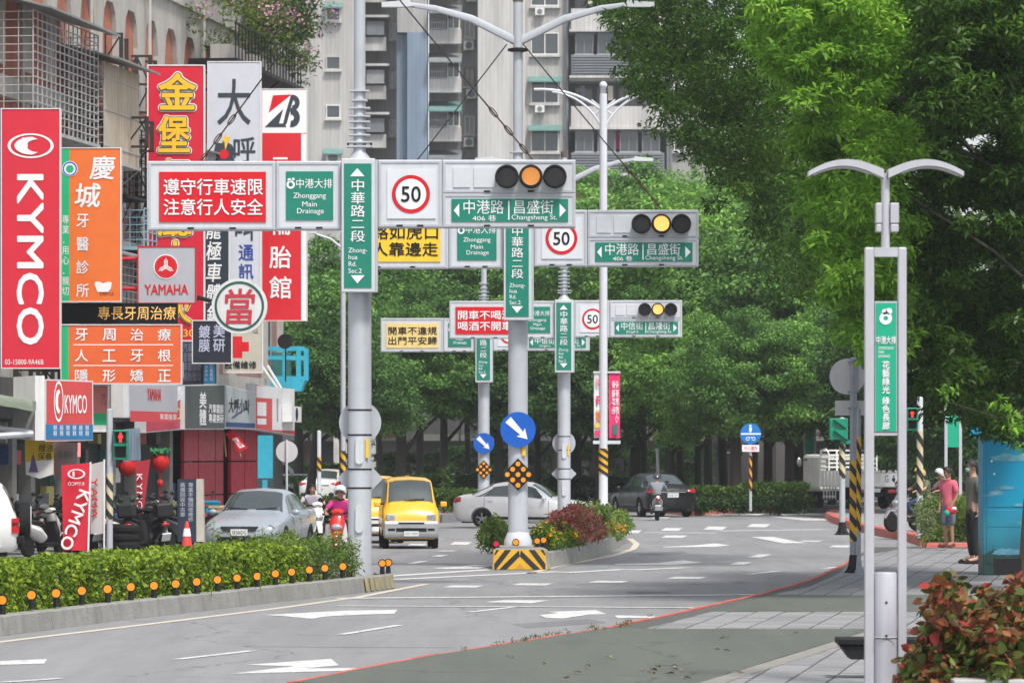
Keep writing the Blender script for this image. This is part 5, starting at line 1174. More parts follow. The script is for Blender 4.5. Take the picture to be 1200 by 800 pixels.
TR = [(378,172,310,3.9,0,'slender tree whose trunk curves behind the loudspeaker',-.6),(440,188,300,4.2,0,'dark tree just right of the nearest gantry pole',.3),(350,200,330,4.0,1,'dark tree behind the cyan cherry picker basket',0),
 (492,196,290,4.4,0,'mid green tree left of the farthest gantry pole',0),(545,205,262,4.6,0,'dark tree behind the farthest gantry',.2),(602,198,270,4.4,0,'tree hidden behind the chevron median pole',0),(650,210,245,4.8,2,'mid green tree behind the third gantry pole',0),
 (700,192,235,4.5,2,'tree behind the banner lamp post',-.2),(752,178,222,4.3,0,'dark trunked tree above the black sedan',0),(735,215,205,4.6,2,'light green tall crown before the grey apartment',0),(797,176,255,4.2,2,'tree with a thick dark trunk right of the scooter rider',0),
 (790,210,228,4.6,2,'light crown behind the second gantry signals',0),(842,172,200,4.6,2,'bright green tall tree left of the blue cycle sign',.25),(888,178,215,4.4,2,'bright green tree behind the blue cycle sign',-.2),(935,168,235,4.6,0,'mid green tree left of the white truck',0),
 (905,205,185,5.0,2,'tall rear tree under the overhanging branch',0),(985,178,215,4.8,2,'light green tree behind the gull wing lamp',0),(1040,188,230,4.8,1,'dark tree behind the green lamp banner',0),(1075,150,330,3.9,1,'dark trunked tree right of the red pedestrian signal',0),(1118,146,330,3.9,1,'dark tree behind the scooter riders',.3),
 (1165,160,300,4.6,1,'dark tree behind the blue cabinet',0),(520,178,340,3.0,1,'low crowned tree directly left of the small blue disc',0),(410,205,345,4.0,0,'rear tree between the left tree trunks',0),(675,176,370,2.6,0,'low tree under the third gantry right arm',0),(830,186,300,3.6,2,'lime topped tree in front of the tall row',0),(950,186,300,3.6,2,'lime green tree above the white truck cab',0),(745,168,350,2.6,0,'small leafy tree above the black sedan roof',0),(900,166,365,2.4,0,'small dark tree beside the blue cycle sign post',0)]
TR += [(400,158,372,2.9,1,'low dark tree below the round sign back',.1),(470,166,368,2.9,0,'low green tree left of the small blue disc',0),(585,168,375,2.8,1,'low dark tree behind the second gantry pole',0),(630,172,380,2.8,0,'low green tree left of the third gantry pole',0),(705,166,385,2.8,1,'low dark tree behind the banners',0),
 (782,164,372,2.9,2,'low green tree between the banners and the blue cycle sign',.2),(818,176,362,3.1,2,'light leafy low tree left of the blue cycle sign',0),(862,160,375,2.6,0,'low dark tree directly above the blue cycle sign',0),(925,162,368,2.9,2,'low green tree above the squared hedge',0),(975,164,372,2.9,0,'low dark tree above the truck bed',0),(1045,168,365,3.1,0,'low green tree behind the green banner panel',0)]
for i,(px,Y,top,r,kd,lab,ln) in enumerate(TR): bgtree(px,Y,top,r,kd,lab,lean=ln,seed=i,tw=(.19,.15,.24)[i%3])
# ---- hedges under the trees
HD = leafM('dark_hedge_leaf', [(.015,.035,.01),(.035,.08,.018),(.08,.14,.03)], .25); HM = leafM('mid_hedge_leaf', [(.03,.07,.012),(.07,.14,.02),(.16,.23,.04)], .3)
def hedgerow(x0,x1,pyt,pyb,Y,mat,label,n,seed,depth=1.2,size=.13,z0=.27,name='hedge'):
    rg = np.random.default_rng(seed); a, b = Wp(x0,pyt,Y), Wp(x1,pyb,Y); zt = a.z; n = int(n)
    C = np.c_[rg.uniform(a.x,b.x,n), Y+rg.random(n)*depth, z0+(zt-.12-z0)*np.where(rg.random(n)<.5,1,rg.random(n))]
    return leafthing(name, mat, C, [[.24,.24,.16]]*n, 34, size, label, 'hedge', stems=False, seed=seed, loc=((a.x+b.x)/2,Y,z0), asp=.5)
hedgerow(808,872,571,603,153,HM,'low hedge with brownish leaf tips behind the red kerb right of the black sedan',170,51)
hedgerow(873,945,566,600,158,HM,'squared hedge block left of the white truck',190,52)
hedgerow(800,950,583,604,151,HD,'row of low dark green shrubs along the red kerb top',160,53,depth=.8)
hedgerow(640,800,560,598,170,HD,'dark hedge running behind the silver and black cars',260,54)
hedgerow(505,560,574,606,146,HM,'hedge behind the tail of the silver sedan',120,55)
hedgerow(300,420,583,612,136,HM,'mid green clipped hedge behind the grey sedan roof',330,56,z0=0)
hedgerow(300,440,558,580,185,HD,'farther dark hedge behind the parked white car',230,57,z0=0)
hedgerow(420,560,556,590,175,HD,'dark hedge behind the yellow van',230,58)
hedgerow(960,1060,560,590,178,HD,'dark hedge behind the white truck',160,59)
hedgerow(1060,1215,560,600,140,HD,'dark hedge behind the scooter riders',230,60,z0=.2)
MB((0,0,0)).tube([Wp(330,556,190),Wp(560,556,190)], .04, 6).build('guard_rail', GALV, label='thin grey guard rail behind the left hedges', cat='railing')
mb = leafthing('flower_row', leafM('red_fl',[(.5,.03,.05),(.6,.1,.1)],.2), [tuple(Wp(x,601+rg.random()*6,141)) for x in range(488,536,5)], [[.15,.1,.12]]*10, 18, .09, 'sparse red flowers in front of the hedge beside the silver sedan', 'flowers', stems=False, seed=77)
leafthing('tall_weed', HM, [tuple(Wp(524+rg.uniform(-5,5),y,141)) for y in range(548,606,4)], [[.2,.15,.15]]*15, 30, .14, 'tall conical green shrub at the tail of the silver sedan', 'shrub', stems=False, seed=78, asp=.25)
# dark understorey filling the space between the trunks
for i,(x0,x1,yt,Y,lab) in enumerate([(330,400,545,208,'far left'),(440,520,532,210,'left of the farthest gantry'),(520,640,525,214,'behind the chevron median pole'),(640,735,520,212,'behind the banner lamp'),(735,835,528,209,'behind the black sedan'),(935,1010,540,207,'behind the white truck'),(1010,1110,535,200,'behind the riders'),(1110,1215,530,196,'behind the blue cabinet')]):
    hedgerow(x0,x1,yt,590,Y,L2 if i%2 else L1,'tall shadowed shrubs under the trees, '+lab,int((x1-x0)*2.2),100+i,depth=3,size=.2,name='tall_shrub')
# ---- near overhanging trees on the right
NL = leafM('near_leaf_dark', [(.014,.030,.008),(.03,.062,.014),(.065,.12,.025),(.15,.23,.05)], .42, .35, gain=(1.15,1.38,.85))
NB = leafM('near_leaf_bright', [(.035,.07,.012),(.09,.165,.025),(.19,.30,.045),(.36,.47,.09)], .5, .38, gain=(1.45,1.75,1.2))
def inpoly(x,y,P):
    c = False; j = len(P)-1
    for i in range(len(P)):
        if (P[i][1]>y) != (P[j][1]>y) and x < (P[j][0]-P[i][0])*(y-P[i][1])/(P[j][1]-P[i][1])+P[i][0]: c = not c
        j = i
    return c
def treemass(name, label, poly, Y0, Y1, n, rad, per, mat, size, seed, trunk, asp=.34, limbs=9, extra=()):
    rg = np.random.default_rng(seed); xs = [p[0] for p in poly]; ys = [p[1] for p in poly]; C = []
    while len(C) < n:
        x, y = rg.uniform(min(xs),max(xs)), rg.uniform(min(ys),max(ys))
        if inpoly(x,y,poly): C.append(tuple(Wp(x,y,rg.uniform(Y0,Y1))))
    for (x,y) in extra: C.append(tuple(Wp(x,y,(Y0+Y1)/2)))
    t = empty(name, (trunk[0],trunk[1],0), label, 'tree'); O = Vector(t.location); C = np.array(C); s = rg.uniform(.6,1.25,len(C))*rad
    place(leaves_mesh('crown', mat, C-np.array(O), np.c_[s,s,s*.5], (per*(s/rad)**1.5).astype(int), size, seed+1, asp=asp, droop=.55, up=.8, out=.3), 'crown', t)
    top = Vector((trunk[0]*.93, trunk[1], float(C[:,2].max())*.8))
    MB(O).tube([O,(O.x*1.01,O.y,1.5),O.lerp(top,.5),top],[trunk[2]*1.3,trunk[2],trunk[2]*.75,.08],12).build('trunk', BARK, t, smooth=True)
    idx = rg.choice(len(C), limbs, replace=False)
    for k in idx:
        e = Vector(C[k]); b = O.lerp(top, rg.uniform(.35,.85)); m_ = b.lerp(e,.5)+Vector((0,0,.35))
        MB(O).tube([b,m_,b.lerp(e,.8)+Vector((0,0,.12)),e],[trunk[2]*.24,trunk[2]*.13,.025,.01],6).build('limb', BARK, t, smooth=True)
    return t
PA = [(672,-60),(690,5),(720,22),(728,50),(745,75),(742,100),(765,112),(775,135),(800,150),(812,185),(842,196),(858,225),(885,240),(892,270),(905,300),(925,330),(950,350),(975,330),(960,240),(930,150),(930,-60)]
treemass('broadleaf_tree', 'big dark leaved tree whose branch hangs over the road at the top', PA, 82, 92, 400, .42, 165, NL, .125, 71, (14.5,88,.3), limbs=5, extra=[(738,48),(735,85),(775,148),(838,240),(850,210),(900,320),(915,345)])
PBR = [(880,-50),(900,25),(882,50),(925,80),(915,120),(945,145),(930,190),(960,205),(945,240),(975,262),(950,290),(985,320),(960,345),(1000,370),(985,410),(1040,430),(1060,400),(1060,-50)]
treemass('broadleaf_tree', 'bright lime leaved tree filling the top right behind the gull wing lamp', PBR, 62, 70, 300, .36, 200, NB, .135, 81, (10.6,67,.2), limbs=3, extra=[(925,85),(935,70),(960,215),(968,268),(975,300)])
PCR = [(1020,-60),(1020,380),(1060,430),(1070,470),(1085,455),(1100,490),(1130,470),(1150,505),(1185,500),(1230,520),(1260,-60)]
treemass('broadleaf_tree', 'deep green tree filling the right edge above the blue painted cabinet', PCR, 66, 76, 620, .40, 200, NL, .14, 91, (9.15,72,.19), limbs=2, extra=[(1102,480),(1178,505)])
PDR = [(1080,-40),(1075,130),(1130,150),(1210,120),(1215,-40)]
treemass('broadleaf_tree', 'dark leafed upper crown in the top right corner', PDR, 60, 64, 150, .34, 190, NL, .12, 95, (12.0,62,.2), limbs=1)
sp = [tuple(Wp(x,y,57)) for x,y in [(1190,480),(1196,500),(1182,498),(1175,470),(1190,520),(1110,462),(1113,455)]]
leafthing('young_sprig', NB, sp, [[.12,.12,.1]]*7, 16, .12, 'lime green hanging sprig near the blue cabinet top', 'branch', stems=False, seed=5, loc=(7,57,2), asp=.4, droop=.9)
MB((0,0,0)).tube([Wp(1215,452,58),Wp(1200,480,57.5),Wp(1180,492,57),Wp(1108,470,57)],[.03,.02,.012,.006],5).build('twig', BARK, [o for o in COL.objects if o.name.startswith('young_sprig')][0], loc=(-7,-57,-2))
# ================================================================ VEHICLES
def pchip(x, y, xi):
    x, y = np.asarray(x,float), np.asarray(y,float); h = np.diff(x); d = np.diff(y)/h; m = np.zeros(len(x))
    for i in range(1,len(x)-1):
        if d[i-1]*d[i] > 0: m[i] = 2*d[i-1]*d[i]/(d[i-1]+d[i])
    m[0], m[-1] = d[0], d[-1]; k = np.clip(np.searchsorted(x,xi)-1,0,len(h)-1); t = (xi-x[k])/h[k]
    return (2*t**3-3*t**2+1)*y[k]+(t**3-2*t**2+t)*h[k]*m[k]+(-2*t**3+3*t**2)*y[k+1]+(t**3-t**2)*h[k]*m[k+1]
class Shell:
    def __init__(s, st): s.st = np.array(st,float); s.y0, s.y1 = s.st[0,0], s.st[-1,0]
    def par(s, y): return [float(pchip(s.st[:,0], s.st[:,i], np.array([y]))[0]) for i in range(1,7)]
    def sec(s, y):
        zb,zl,zt,wb,wl,wt = s.par(y)
        return [(0,zb),(wb-.1,zb),(wb,zb+.1),(wl+.012,(zb+zl)*.5+.06),(wl,zl-.05),(wl-.04,zl+.01),(wt+.02,max(zl+.03,zt-.08)),(wt-.1,max(zl+.035,zt-.015)),(0,max(zl+.05,zt+.015))]
    def S(s, y, k):
        q = s.sec(y); i = min(int(k),7); t = k-i; return Vector((q[i][0]*(1-t)+q[i+1][0]*t, y, q[i][1]*(1-t)+q[i+1][1]*t))
    def patch(s, y0, y1, k0, k1, off=.012, side=1, n=8, m=4, mb=None, full=False, y0b=None, y1b=None):
        """surface patch; y0/y1 at k0, y0b/y1b at k1 (slanted ends)"""
        mb = mb or MB(); y0b = y0 if y0b is None else y0b; y1b = y1 if y1b is None else y1b; vs = []
        for i in range(n+1):
            for j in range(m+1):
                k = k0+(k1-k0)*j/m; a, b = y0+(y0b-y0)*j/m, y1+(y1b-y1)*j/m; y = a+(b-a)*i/n; e = .01
                p = s.S(y,k); du = s.S(min(y+e,s.y1),k)-s.S(max(y-e,s.y0),k); dk = s.S(y,min(k+e,7.999))-s.S(y,k-e); nn = dk.cross(du)
                if nn.length < 1e-9: nn = Vector((1,0,0))
                nn.normalize(); nn = nn if (nn.x >= -.02 or nn.z > .5) else -nn
                if nn.z < -.3 and k > 3: nn = -nn
                p = p+nn*off; vs.append((p.x*side, p.y, p.z))
        fs = [(i*(m+1)+j, (i+1)*(m+1)+j, (i+1)*(m+1)+j+1, i*(m+1)+j+1) for i in range(n) for j in range(m)]
        return mb.add(vs, fs)
    def mesh(s, mat, wheels, r, n=44):
        mb = MB(); N_ = 16
        for i in range(n+1):
            t = i/n; y = s.y0+(s.y1-s.y0)*t; q = s.sec(y); ring = q+[(-a,b) for a,b in q[7:0:-1]]
            mb.v += [(a,y,b) for a,b in ring]
        mb.f = [(i*N_+j, i*N_+(j+1)%N_, (i+1)*N_+(j+1)%N_, (i+1)*N_+j) for i in range(n) for j in range(N_)]+[tuple(range(N_-1,-1,-1)), tuple(range(n*N_,(n+1)*N_))]
        me = mb.mesh('body', mat, True); o = bpy.data.objects.new('body', me); COL.objects.link(o)
        c = MB()
        for (x,y) in wheels:
            sgn = 1 if x > 0 else -1; c.lathe([(r*1.17,x-sgn*.14 if sgn>0 else x-.5),(r*1.17,x+.5 if sgn>0 else x+.14)], c=(0,y,r), axis='x', n=22)
        co = bpy.data.objects.new('cut', c.mesh('cut', RUBB)); COL.objects.link(co)
        md = o.modifiers.new('b','BOOLEAN'); md.operation = 'DIFFERENCE'; md.object = co; md.solver = 'EXACT'
        bpy.context.view_layer.update()
        out = bpy.data.meshes.new_from_object(o.evaluated_get(bpy.context.evaluated_depsgraph_get()))
        bpy.data.objects.remove(o); bpy.data.objects.remove(co)
        out.materials.clear(); out.materials.append(mat); out.polygons.foreach_set('use_smooth',[True]*len(out.polygons)); out.set_sharp_from_angle(angle=R(40)); out.name = 'body'
        return out
RIM = M('alloy_rim', (.42,.43,.45), .3, .8, var=.05); RIMS = M('steel_rim_dark', (.10,.10,.11), .5, .5, var=.1)
def wheel(par, x, y, r, w=.19, rim=None):
    s = 1 if x > 0 else -1
    t = MB().lathe([(r*.62,-w/2),(r*.93,-w/2),(r,-w*.32),(r,w*.32),(r*.93,w/2),(r*.62,w/2)], axis='x', n=28, cap=False).build('wheel', RUBB, par, True, loc=(x-s*w*.4,y,r))
    mb = MB().lathe([(r*.64,w*.30*s),(r*.60,w*.36*s),(r*.54,w*.2*s)], axis='x', n=24, cap=False); mb.lathe([(.001,w*.40*s),(r*.16,w*.38*s),(r*.16,w*.1*s)], axis='x', n=14)
    for k in range(5):
        a = k*2*math.pi/5+.3; d = Vector((0,math.cos(a),math.sin(a))); q = Vector((0,-d.z,d.y))
        p0, p1 = d*r*.1, d*r*.61; h = s*w*.34
        mb.add([p0+q*r*.09+Vector((h,0,0)),p0-q*r*.09+Vector((h,0,0)),p1-q*r*.07+Vector((h,0,0)),p1+q*r*.07+Vector((h,0,0))],[(0,1,2,3)])
    mb.build('rim', rim or RIM, t, True)
    MB().lathe([(.001,0),(r*.6,0)],axis='x',n=20).build('brake_disc', DARK, t)
    return t
TAIL = M('red_tail_lamp', (.45,.01,.015), .2, var=.1, coat=.5); HEAD = M('headlamp_glass', (.45,.47,.5), .12, .3, var=.15, spec=.9); PLT = M('number_plate', (.72,.74,.74), .5, var=.03); GRNT = M('plate_green', (.02,.18,.08), .5)
PLK = M('plate_black', (.02,.02,.03), .5); SEATD = M('dark_cabin', (.03,.03,.035), .8, var=.2)
def paint(nm, c, metal=.5): return M(nm, c, .34, metal, var=.02, coat=.45)
SED = [(-2.24,.30,.56,.60,.66,.66,.52),(-2.16,.22,.66,.72,.78,.79,.66),(-1.85,.19,.74,.82,.83,.84,.72),(-1.3,.18,.82,.92,.84,.86,.74),(-.98,.18,.86,.99,.85,.865,.72),(-.6,.18,.88,1.24,.85,.87,.64),(-.22,.18,.90,1.43,.85,.87,.58),(.3,.18,.92,1.47,.85,.87,.57),(.9,.18,.94,1.42,.85,.87,.57),(1.35,.18,.96,1.24,.85,.865,.62),(1.72,.20,.97,1.07,.84,.86,.68),(2.05,.22,.96,1.04,.82,.84,.70),(2.2,.3,.90,.97,.76,.77,.66),(2.26,.36,.80,.84,.68,.68,.56)]
def sedan(name, label, mat, loc, rz, scale=1, plate=None, rim=None, group=None, chrome=True, tails=True, cat='car'):
    o = empty(name, loc, label, cat, group, rz, scale); sh = Shell(SED); r = .31; ws = [(.86,-1.35),(-.86,-1.35),(.86,1.30),(-.86,1.30)]
    body = place(sh.mesh(mat, ws, r), 'body', o)
    MB().box(-.62,.62,-2.0,2.0,.16,.5).build('underbody', DARK, o)
    for x,y in ws: wheel(o, x, y, r, rim=rim)
    def both(nm, mt, *a, **k):
        for sd_ in (1,-1): sh.patch(*a, side=sd_, **k).build(nm, mt, o, True)
    w_ = MB(); sh.patch(-.94,-.30,6.35,8,.01,1,mb=w_); sh.patch(-.94,-.30,6.35,8,.01,-1,mb=w_); w_.build('windscreen', GLAS, o, True)
    w_ = MB(); sh.patch(1.0,1.66,6.35,8,.01,1,mb=w_); sh.patch(1.0,1.66,6.35,8,.01,-1,mb=w_); w_.build('rear_window', GLAS, o, True)
    both('side_window', GLAS, -.80,.22,5.15,5.92,.008,y0b=-.42,y1b=.22); both('side_window', GLAS, .30,1.28,5.15,5.92,.008,y1b=.95); both('quarter_window', GLAS, 1.34,1.56,5.15,5.75,.008,y0b=1.01,y1b=1.05,n=3)
    for y in (-.86,.26,1.22): both('door_gap', DARK, y-.007,y+.007,2.2,5.0,.003,n=1,m=6)
    both('sill_trim', DARK, -1.0,.95,2.0,2.25,.004)
    for y in (.08,1.02):
        for sd_ in (1,-1): p = sh.S(y,4.0); MB().cb((sd_*(p.x+.015),y,p.z-.03),(.03,.16,.03)).build('door_handle', mat, o)
    for sd_ in (1,-1):
        p = sh.S(-.72,5); m_ = MB().ball((sd_*(p.x+.12),-.72,p.z+.07),(.10,.07,.07)).build('wing_mirror', mat, o, True)
        hl = MB(); sh.patch(-2.17,-1.80,4.2,6.3,.006,sd_,mb=hl,y1b=-1.95); hl.ball((sd_*.56,-2.10,.62),(.17,.10,.075)); hl.build('headlight', HEAD, o, True)
        tl = MB(); sh.patch(1.98,2.19,3.7,5.6,.006,sd_,mb=tl); tl.ball((sd_*.60,2.14,.84),(.21,.12,.10)); tl.build('tail_light', TAIL, o, True)
        MB().tube([(sd_*.1,-.97,1.02),(sd_*.55,-.9,1.06)],.012,5).build('wiper', DARK, o)
        MB().disc((sd_*.55,.42),.06,-2.235,-2.20,14).build('fog_lamp', HEAD, o)
    g = MB().prism([(-.36,.56),(.36,.56),(.42,.66),(-.42,.66)],-2.262,-2.16).build('grille', DARK, o)
    for k in range(3): MB().box(-.37,.37,-2.272,-2.262,.575+.028*k,.585+.028*k).build('grille_bar', CHRO, g)
    MB().box(-.5,.5,-2.25,-2.15,.30,.43).build('lower_intake', DARK, o)
    for y,s in ((-2.275,1),(2.29,-1)):
        pl = MB().box(-.19,.19,min(y,y+s*.02),max(y,y+s*.02),.46 if s>0 else .66,.60 if s>0 else .80).build('number_plate', PLT, o)
        if plate:
            if s > 0: text(plate,-.16,.16,.49,.57,y-.003,PLK,pl)
            else: text(plate,-.16,.16,.69,.77,y+.003,PLK,pl,mirror=True)
    MB().prism([(-.44,.82),(.44,.82),(.44,.845),(-.44,.845)],2.25,2.285).build('boot_trim', CHRO, o)
    return o
P = lambda px, Y, z=0: ((px-600)*Y/F, Y, z)
SILV = paint('silver_paint',(.76,.77,.77),.1); SILB = paint('blue_silver_paint',(.30,.34,.385),.0); BLKP = M('black_car_paint',(.006,.007,.008),.35,.0,var=.02,coat=.2,spec=.3); WHTP = paint('white_car_paint',(.72,.72,.70),0); YELP = paint('yellow_van_paint',(.80,.43,.012),0); ORNP = paint('taxi_orange',(.75,.30,.12),0)
sedan('parked_sedan','blue grey sedan facing the camera behind the hedge',SILB,P(306,101,-.12),R(-9),1.05,'5828-DG')
sedan('moving_sedan','silver sedan seen side on crossing behind the second gantry pole',SILV,P(618,129,0),R(78),.95,'3057-VU')
sedan('moving_sedan','black sedan seen from behind beside the scooter rider',BLKP,P(764,152,0),R(196),1.06,'8168-VX')
sedan('parked_sedan','white car parked far off behind the red scooter rider',WHTP,P(385,186,0),R(172),1.05)
sedan('parked_taxi','pale orange roofed car peeking out behind the crimson wall',ORNP,P(279,152,0),R(12))
VAN = [(-1.66,.34,.70,.76,.62,.63,.50),(-1.60,.27,.84,.92,.69,.70,.60),(-1.48,.25,.96,1.08,.71,.725,.62),(-1.34,.24,1.05,1.22,.72,.735,.61),(-1.0,.24,1.10,1.62,.72,.737,.58),(-.72,.24,1.12,1.80,.72,.737,.56),(-.2,.24,1.12,1.87,.72,.737,.56),(1.3,.24,1.12,1.88,.72,.737,.56),(1.6,.26,1.10,1.80,.71,.73,.55),(1.68,.34,1.0,1.66,.68,.69,.5)]
def van(name, label, mat, loc, rz, scale=1, plate=None, low=None):
    o = empty(name, loc, label, 'van', None, rz, scale); sh = Shell(VAN); r = .28; ws = [(.72,-1.0),(-.72,-1.0),(.72,1.0),(-.72,1.0)]
    place(sh.mesh(mat, ws, r), 'body', o); MB().box(-.5,.5,-1.4,1.5,.2,.6).build('underbody', DARK, o)
    for x,y in ws: wheel(o, x, y, r, .17, RIMS)
    w_ = MB(); sh.patch(-1.31,-.77,6.3,8,.01,1,mb=w_); sh.patch(-1.31,-.77,6.3,8,.01,-1,mb=w_); w_.build('windscreen', GLAS, o, True)
    w_ = MB(); sh.patch(-.735,-.715,6.2,8,.006,1,mb=w_,n=2); sh.patch(-.735,-.715,6.2,8,.006,-1,mb=w_,n=2); w_.build('roof_seam', DARK, o, True)
    for sd_ in (1,-1):
        sh.patch(-1.05,-.38,5.15,5.92,.008,sd_,y0b=-.78).build('side_window', GLAS, o, True); sh.patch(-.28,.5,5.15,5.92,.008,sd_).build('side_window', GLAS, o, True); sh.patch(.6,1.45,5.15,5.92,.008,sd_).build('side_window', GLAS, o, True)
        for y in (-1.12,-.33,.55): sh.patch(y-.007,y+.007,2.2,5,.003,sd_,n=1,m=5).build('door_gap', DARK, o)
        MB().tube([(sd_*.70,-1.1,1.18),(sd_*.84,-1.18,1.17)],.02,6).build('mirror_arm', DARK, o)
        MB().cb((sd_*.88,-1.2,1.17),(.17,.08,.14)).build('wing_mirror', mat, o, bev=.03)
        q = MB().prism([(sd_*.40,.76),(sd_*.655,.76),(sd_*.655,.92),(sd_*.42,.90)][::sd_],-1.665,-1.5).build('headlight', HEAD, o, bev=.02); MB().disc((sd_*.5,.835),.055,-1.675,-1.667,16).build('reflector', CHRO, q)
        MB().tube([(sd_*.08-.1,-1.36,1.27),(sd_*.08-.1+.38,-1.30,1.31)],.012,5).build('wiper', DARK, o)
        MB().box(sd_*.6-.08,sd_*.6+.08,1.62,1.70,.75,1.0).build('tail_light', TAIL, o)
    b = MB().prismx([(-1.76,.32),(-1.78,.40),(-1.78,.66),(-1.74,.745),(-1.5,.745),(-1.5,.28),(-1.72,.28)][::-1],-.715,.715).build('front_bumper', low or M('bumper_silver',(.36,.37,.38),.5,.2,var=.08,dirt=.2), o, bev=.03)
    MB().box(-.34,.34,-1.79,-1.775,.66,.70).build('bumper_slot', DARK, b); MB().box(-.40,.40,-1.79,-1.775,.46,.55).build('bumper_slot', DARK, b); 
    for sd_ in (1,-1): MB().box(sd_*.52-.09,sd_*.52+.09,-1.788,-1.775,.48,.54).build('bumper_slot', DARK, b)
    pl = MB().box(-.19,.19,-1.80,-1.785,.34,.47).build('number_plate', PLT, o)
    if plate: text(plate,-.165,.165,.37,.44,-1.803,GRNT,pl)
    MB().prismx([(-.4,1.88),(1.4,1.90),(1.4,1.915),(-.4,1.90)],-.02,.02).build('roof_rib', mat, o)
    return o
van('minivan','yellow minivan driving towards the camera with green lettered plate',YELP,P(478.5,102.5,0),R(4),.90,'Q2-1850')
van('minivan','yellow vehicle mostly hidden behind the nearest gantry pole',YELP,P(439,108.5,0),R(6),.9,None,paint('white_bumper',(.68,.68,.66),0))
van('minivan','white van parked far behind the blue painted post',WHTP,P(314,203,0),R(100),1.0)
SUV = [(-2.1,.4,.8,.85,.74,.76,.6),(-2.0,.34,.95,1.02,.82,.84,.7),(-1.1,.32,1.08,1.16,.84,.86,.72),(-.6,.32,1.10,1.68,.84,.86,.62),(0,.32,1.12,1.78,.84,.86,.60),(1.55,.32,1.14,1.78,.84,.86,.60),(1.78,.34,1.14,1.70,.84,.86,.60),(2.05,.36,1.08,1.14,.82,.84,.72),(2.1,.42,.95,1.0,.78,.80,.68)]
o = empty('parked_suv', P(-103,84,0), 'white off-road vehicle with spare wheel cut by the left picture edge', 'car', None, R(-83), .98); sh = Shell(SUV); ws = [(.86,-1.3),(-.86,-1.3),(.86,1.3),(-.86,1.3)]
place(sh.mesh(WHTP, ws, .36), 'body', o)
for x,y in ws: wheel(o,x,y,.36,.22,RIMS)
MB().box(-.6,.6,-1.9,1.9,.25,.6).build('underbody', DARK, o)
w_ = MB(); sh.patch(1.80,2.03,6.3,8,.01,1,mb=w_); sh.patch(1.80,2.03,6.3,8,.01,-1,mb=w_); w_.build('rear_window', GLAS, o, True)
for sd_ in (1,-1):
    sh.patch(-.5,.3,5.15,5.9,.008,sd_).build('side_window', GLAS, o, True); sh.patch(.4,1.1,5.15,5.9,.008,sd_).build('side_window', GLAS, o, True); sh.patch(1.2,1.75,5.15,5.9,.008,sd_).build('side_window', GLAS, o, True)
    MB().box(sd_*.78-.1,sd_*.78+.1,1.98,2.13,.72,1.02).build('tail_light', TAIL, o); MB().box(sd_*.79-.09,sd_*.79+.09,1.99,2.135,.86,.93).build('indicator', M('indicator_white',(.7,.7,.7),.3), o)
sw = MB().lathe([(.2,-.12),(.36,-.12),(.385,-.07),(.385,.05),(.36,.10),(.001,.12)],axis='y',n=28).build('spare_wheel', RUBB, o, True, loc=(0,2.25,.95)); MB().lathe([(.001,.0),(.30,.0),(.31,-.02)],axis='y',n=26).build('wheel_cover', M('cover_grey',(.45,.45,.43),.5), sw, loc=(0,.13,0))
MB().box(-.84,.84,2.08,2.24,.50,.66).build('rear_bumper', RUBB, o, bev=.03); MB().box(-.6,-.1,2.1,2.2,1.22,1.32).build('wheel_bracket', DARK, o)
# ---- white stake truck from behind
o = empty('stake_truck', P(1001,158,.2), 'white stake bed truck seen from behind with blue letters on its tailgate', 'truck', None, R(180+17)); TW = M('truck_white',(.78,.78,.75),.5,var=.08,dirt=.35,dcol=(.3,.28,.25))
MB().box(-.35,.35,-2.6,2.0,.45,.62).build('chassis', DARK, o); MB().box(-.95,.95,-.9,2.1,.80,.90).build('bed_floor', TW, o)
tg = MB().box(-.97,.97,2.11,2.16,.82,1.42).build('tailgate', TW, o, bev=.01); MB().box(-.97,.97,2.165,2.19,1.36,1.42).build('tailgate_rim', TW, tg); MB().box(-.97,.97,2.165,2.19,.82,.88).build('tailgate_rim', TW, tg)
bl_ = M('blue_letter',(.02,.20,.5),.5)
for c, x in (('A',.74),('G',-.42),('1',-.70)): text(c,x-(.07 if c!='1' else .03),x+(.07 if c!='1' else .03),.98,1.24,2.165,bl_,tg,mirror=True)
for sd_ in (1,-1):
    s_ = MB().box(sd_*.98-.02,sd_*.98+.02,-.9,2.1,.82,1.40).build('side_board', TW, o)
    for k in range(9): MB().box(sd_*1.0-.025,sd_*1.0+.025,-.85+k*.36,-.79+k*.36,.84,1.38).build('side_rib', TW, s_)
    MB().box(sd_*.62-.14,sd_*.62+.14,2.12,2.17,.60,.72).build('tail_light', TAIL, o)
    MB().box(sd_*.8-.22,sd_*.8+.22,1.55,1.6,.35,.8).build('mud_flap', RUBB, o); wheel(o,sd_*.78,1.2,.36,.22,RIMS); wheel(o,sd_*.78,-1.9,.36,.22,RIMS)
    MB().tube([(sd_*.85,-2.3,1.8),(sd_*1.15,-2.5,1.8)],.02,6).build('mirror_arm', DARK, o); MB().ball((sd_*1.22,-2.5,1.72),(.10,.06,.18)).build('mirror', CHRO, o, True)
    g_ = MB()
    for k in range(5): MB().box(sd_*.9-.02,sd_*.9+.02,-.8+k*.3,-.76+k*.3,.35,.80).build('guard_bar', TW, o)
    MB().box(sd_*.92-.02,sd_*.92+.02,-.8,.5,.42,.47).build('guard_bar', TW, o)
MB().box(-.95,.95,-2.9,-1.05,.62,2.0).build('cab', TW, o, bev=.12)
cw = MB().box(-.7,.7,-1.06,-1.03,1.35,1.85).build('cab_rear_window', GLAS, o)
for x in (-.95,-.32,.32,.95): MB().box(x-.03,x+.03,-.98,-.92,.9,2.15).build('headboard_post', TW, o)
for z in (1.5,1.65,1.8,1.95,2.12): MB().box(-.95,.95,-.975,-.925,z,z+.055).build('headboard_rail', TW, o)
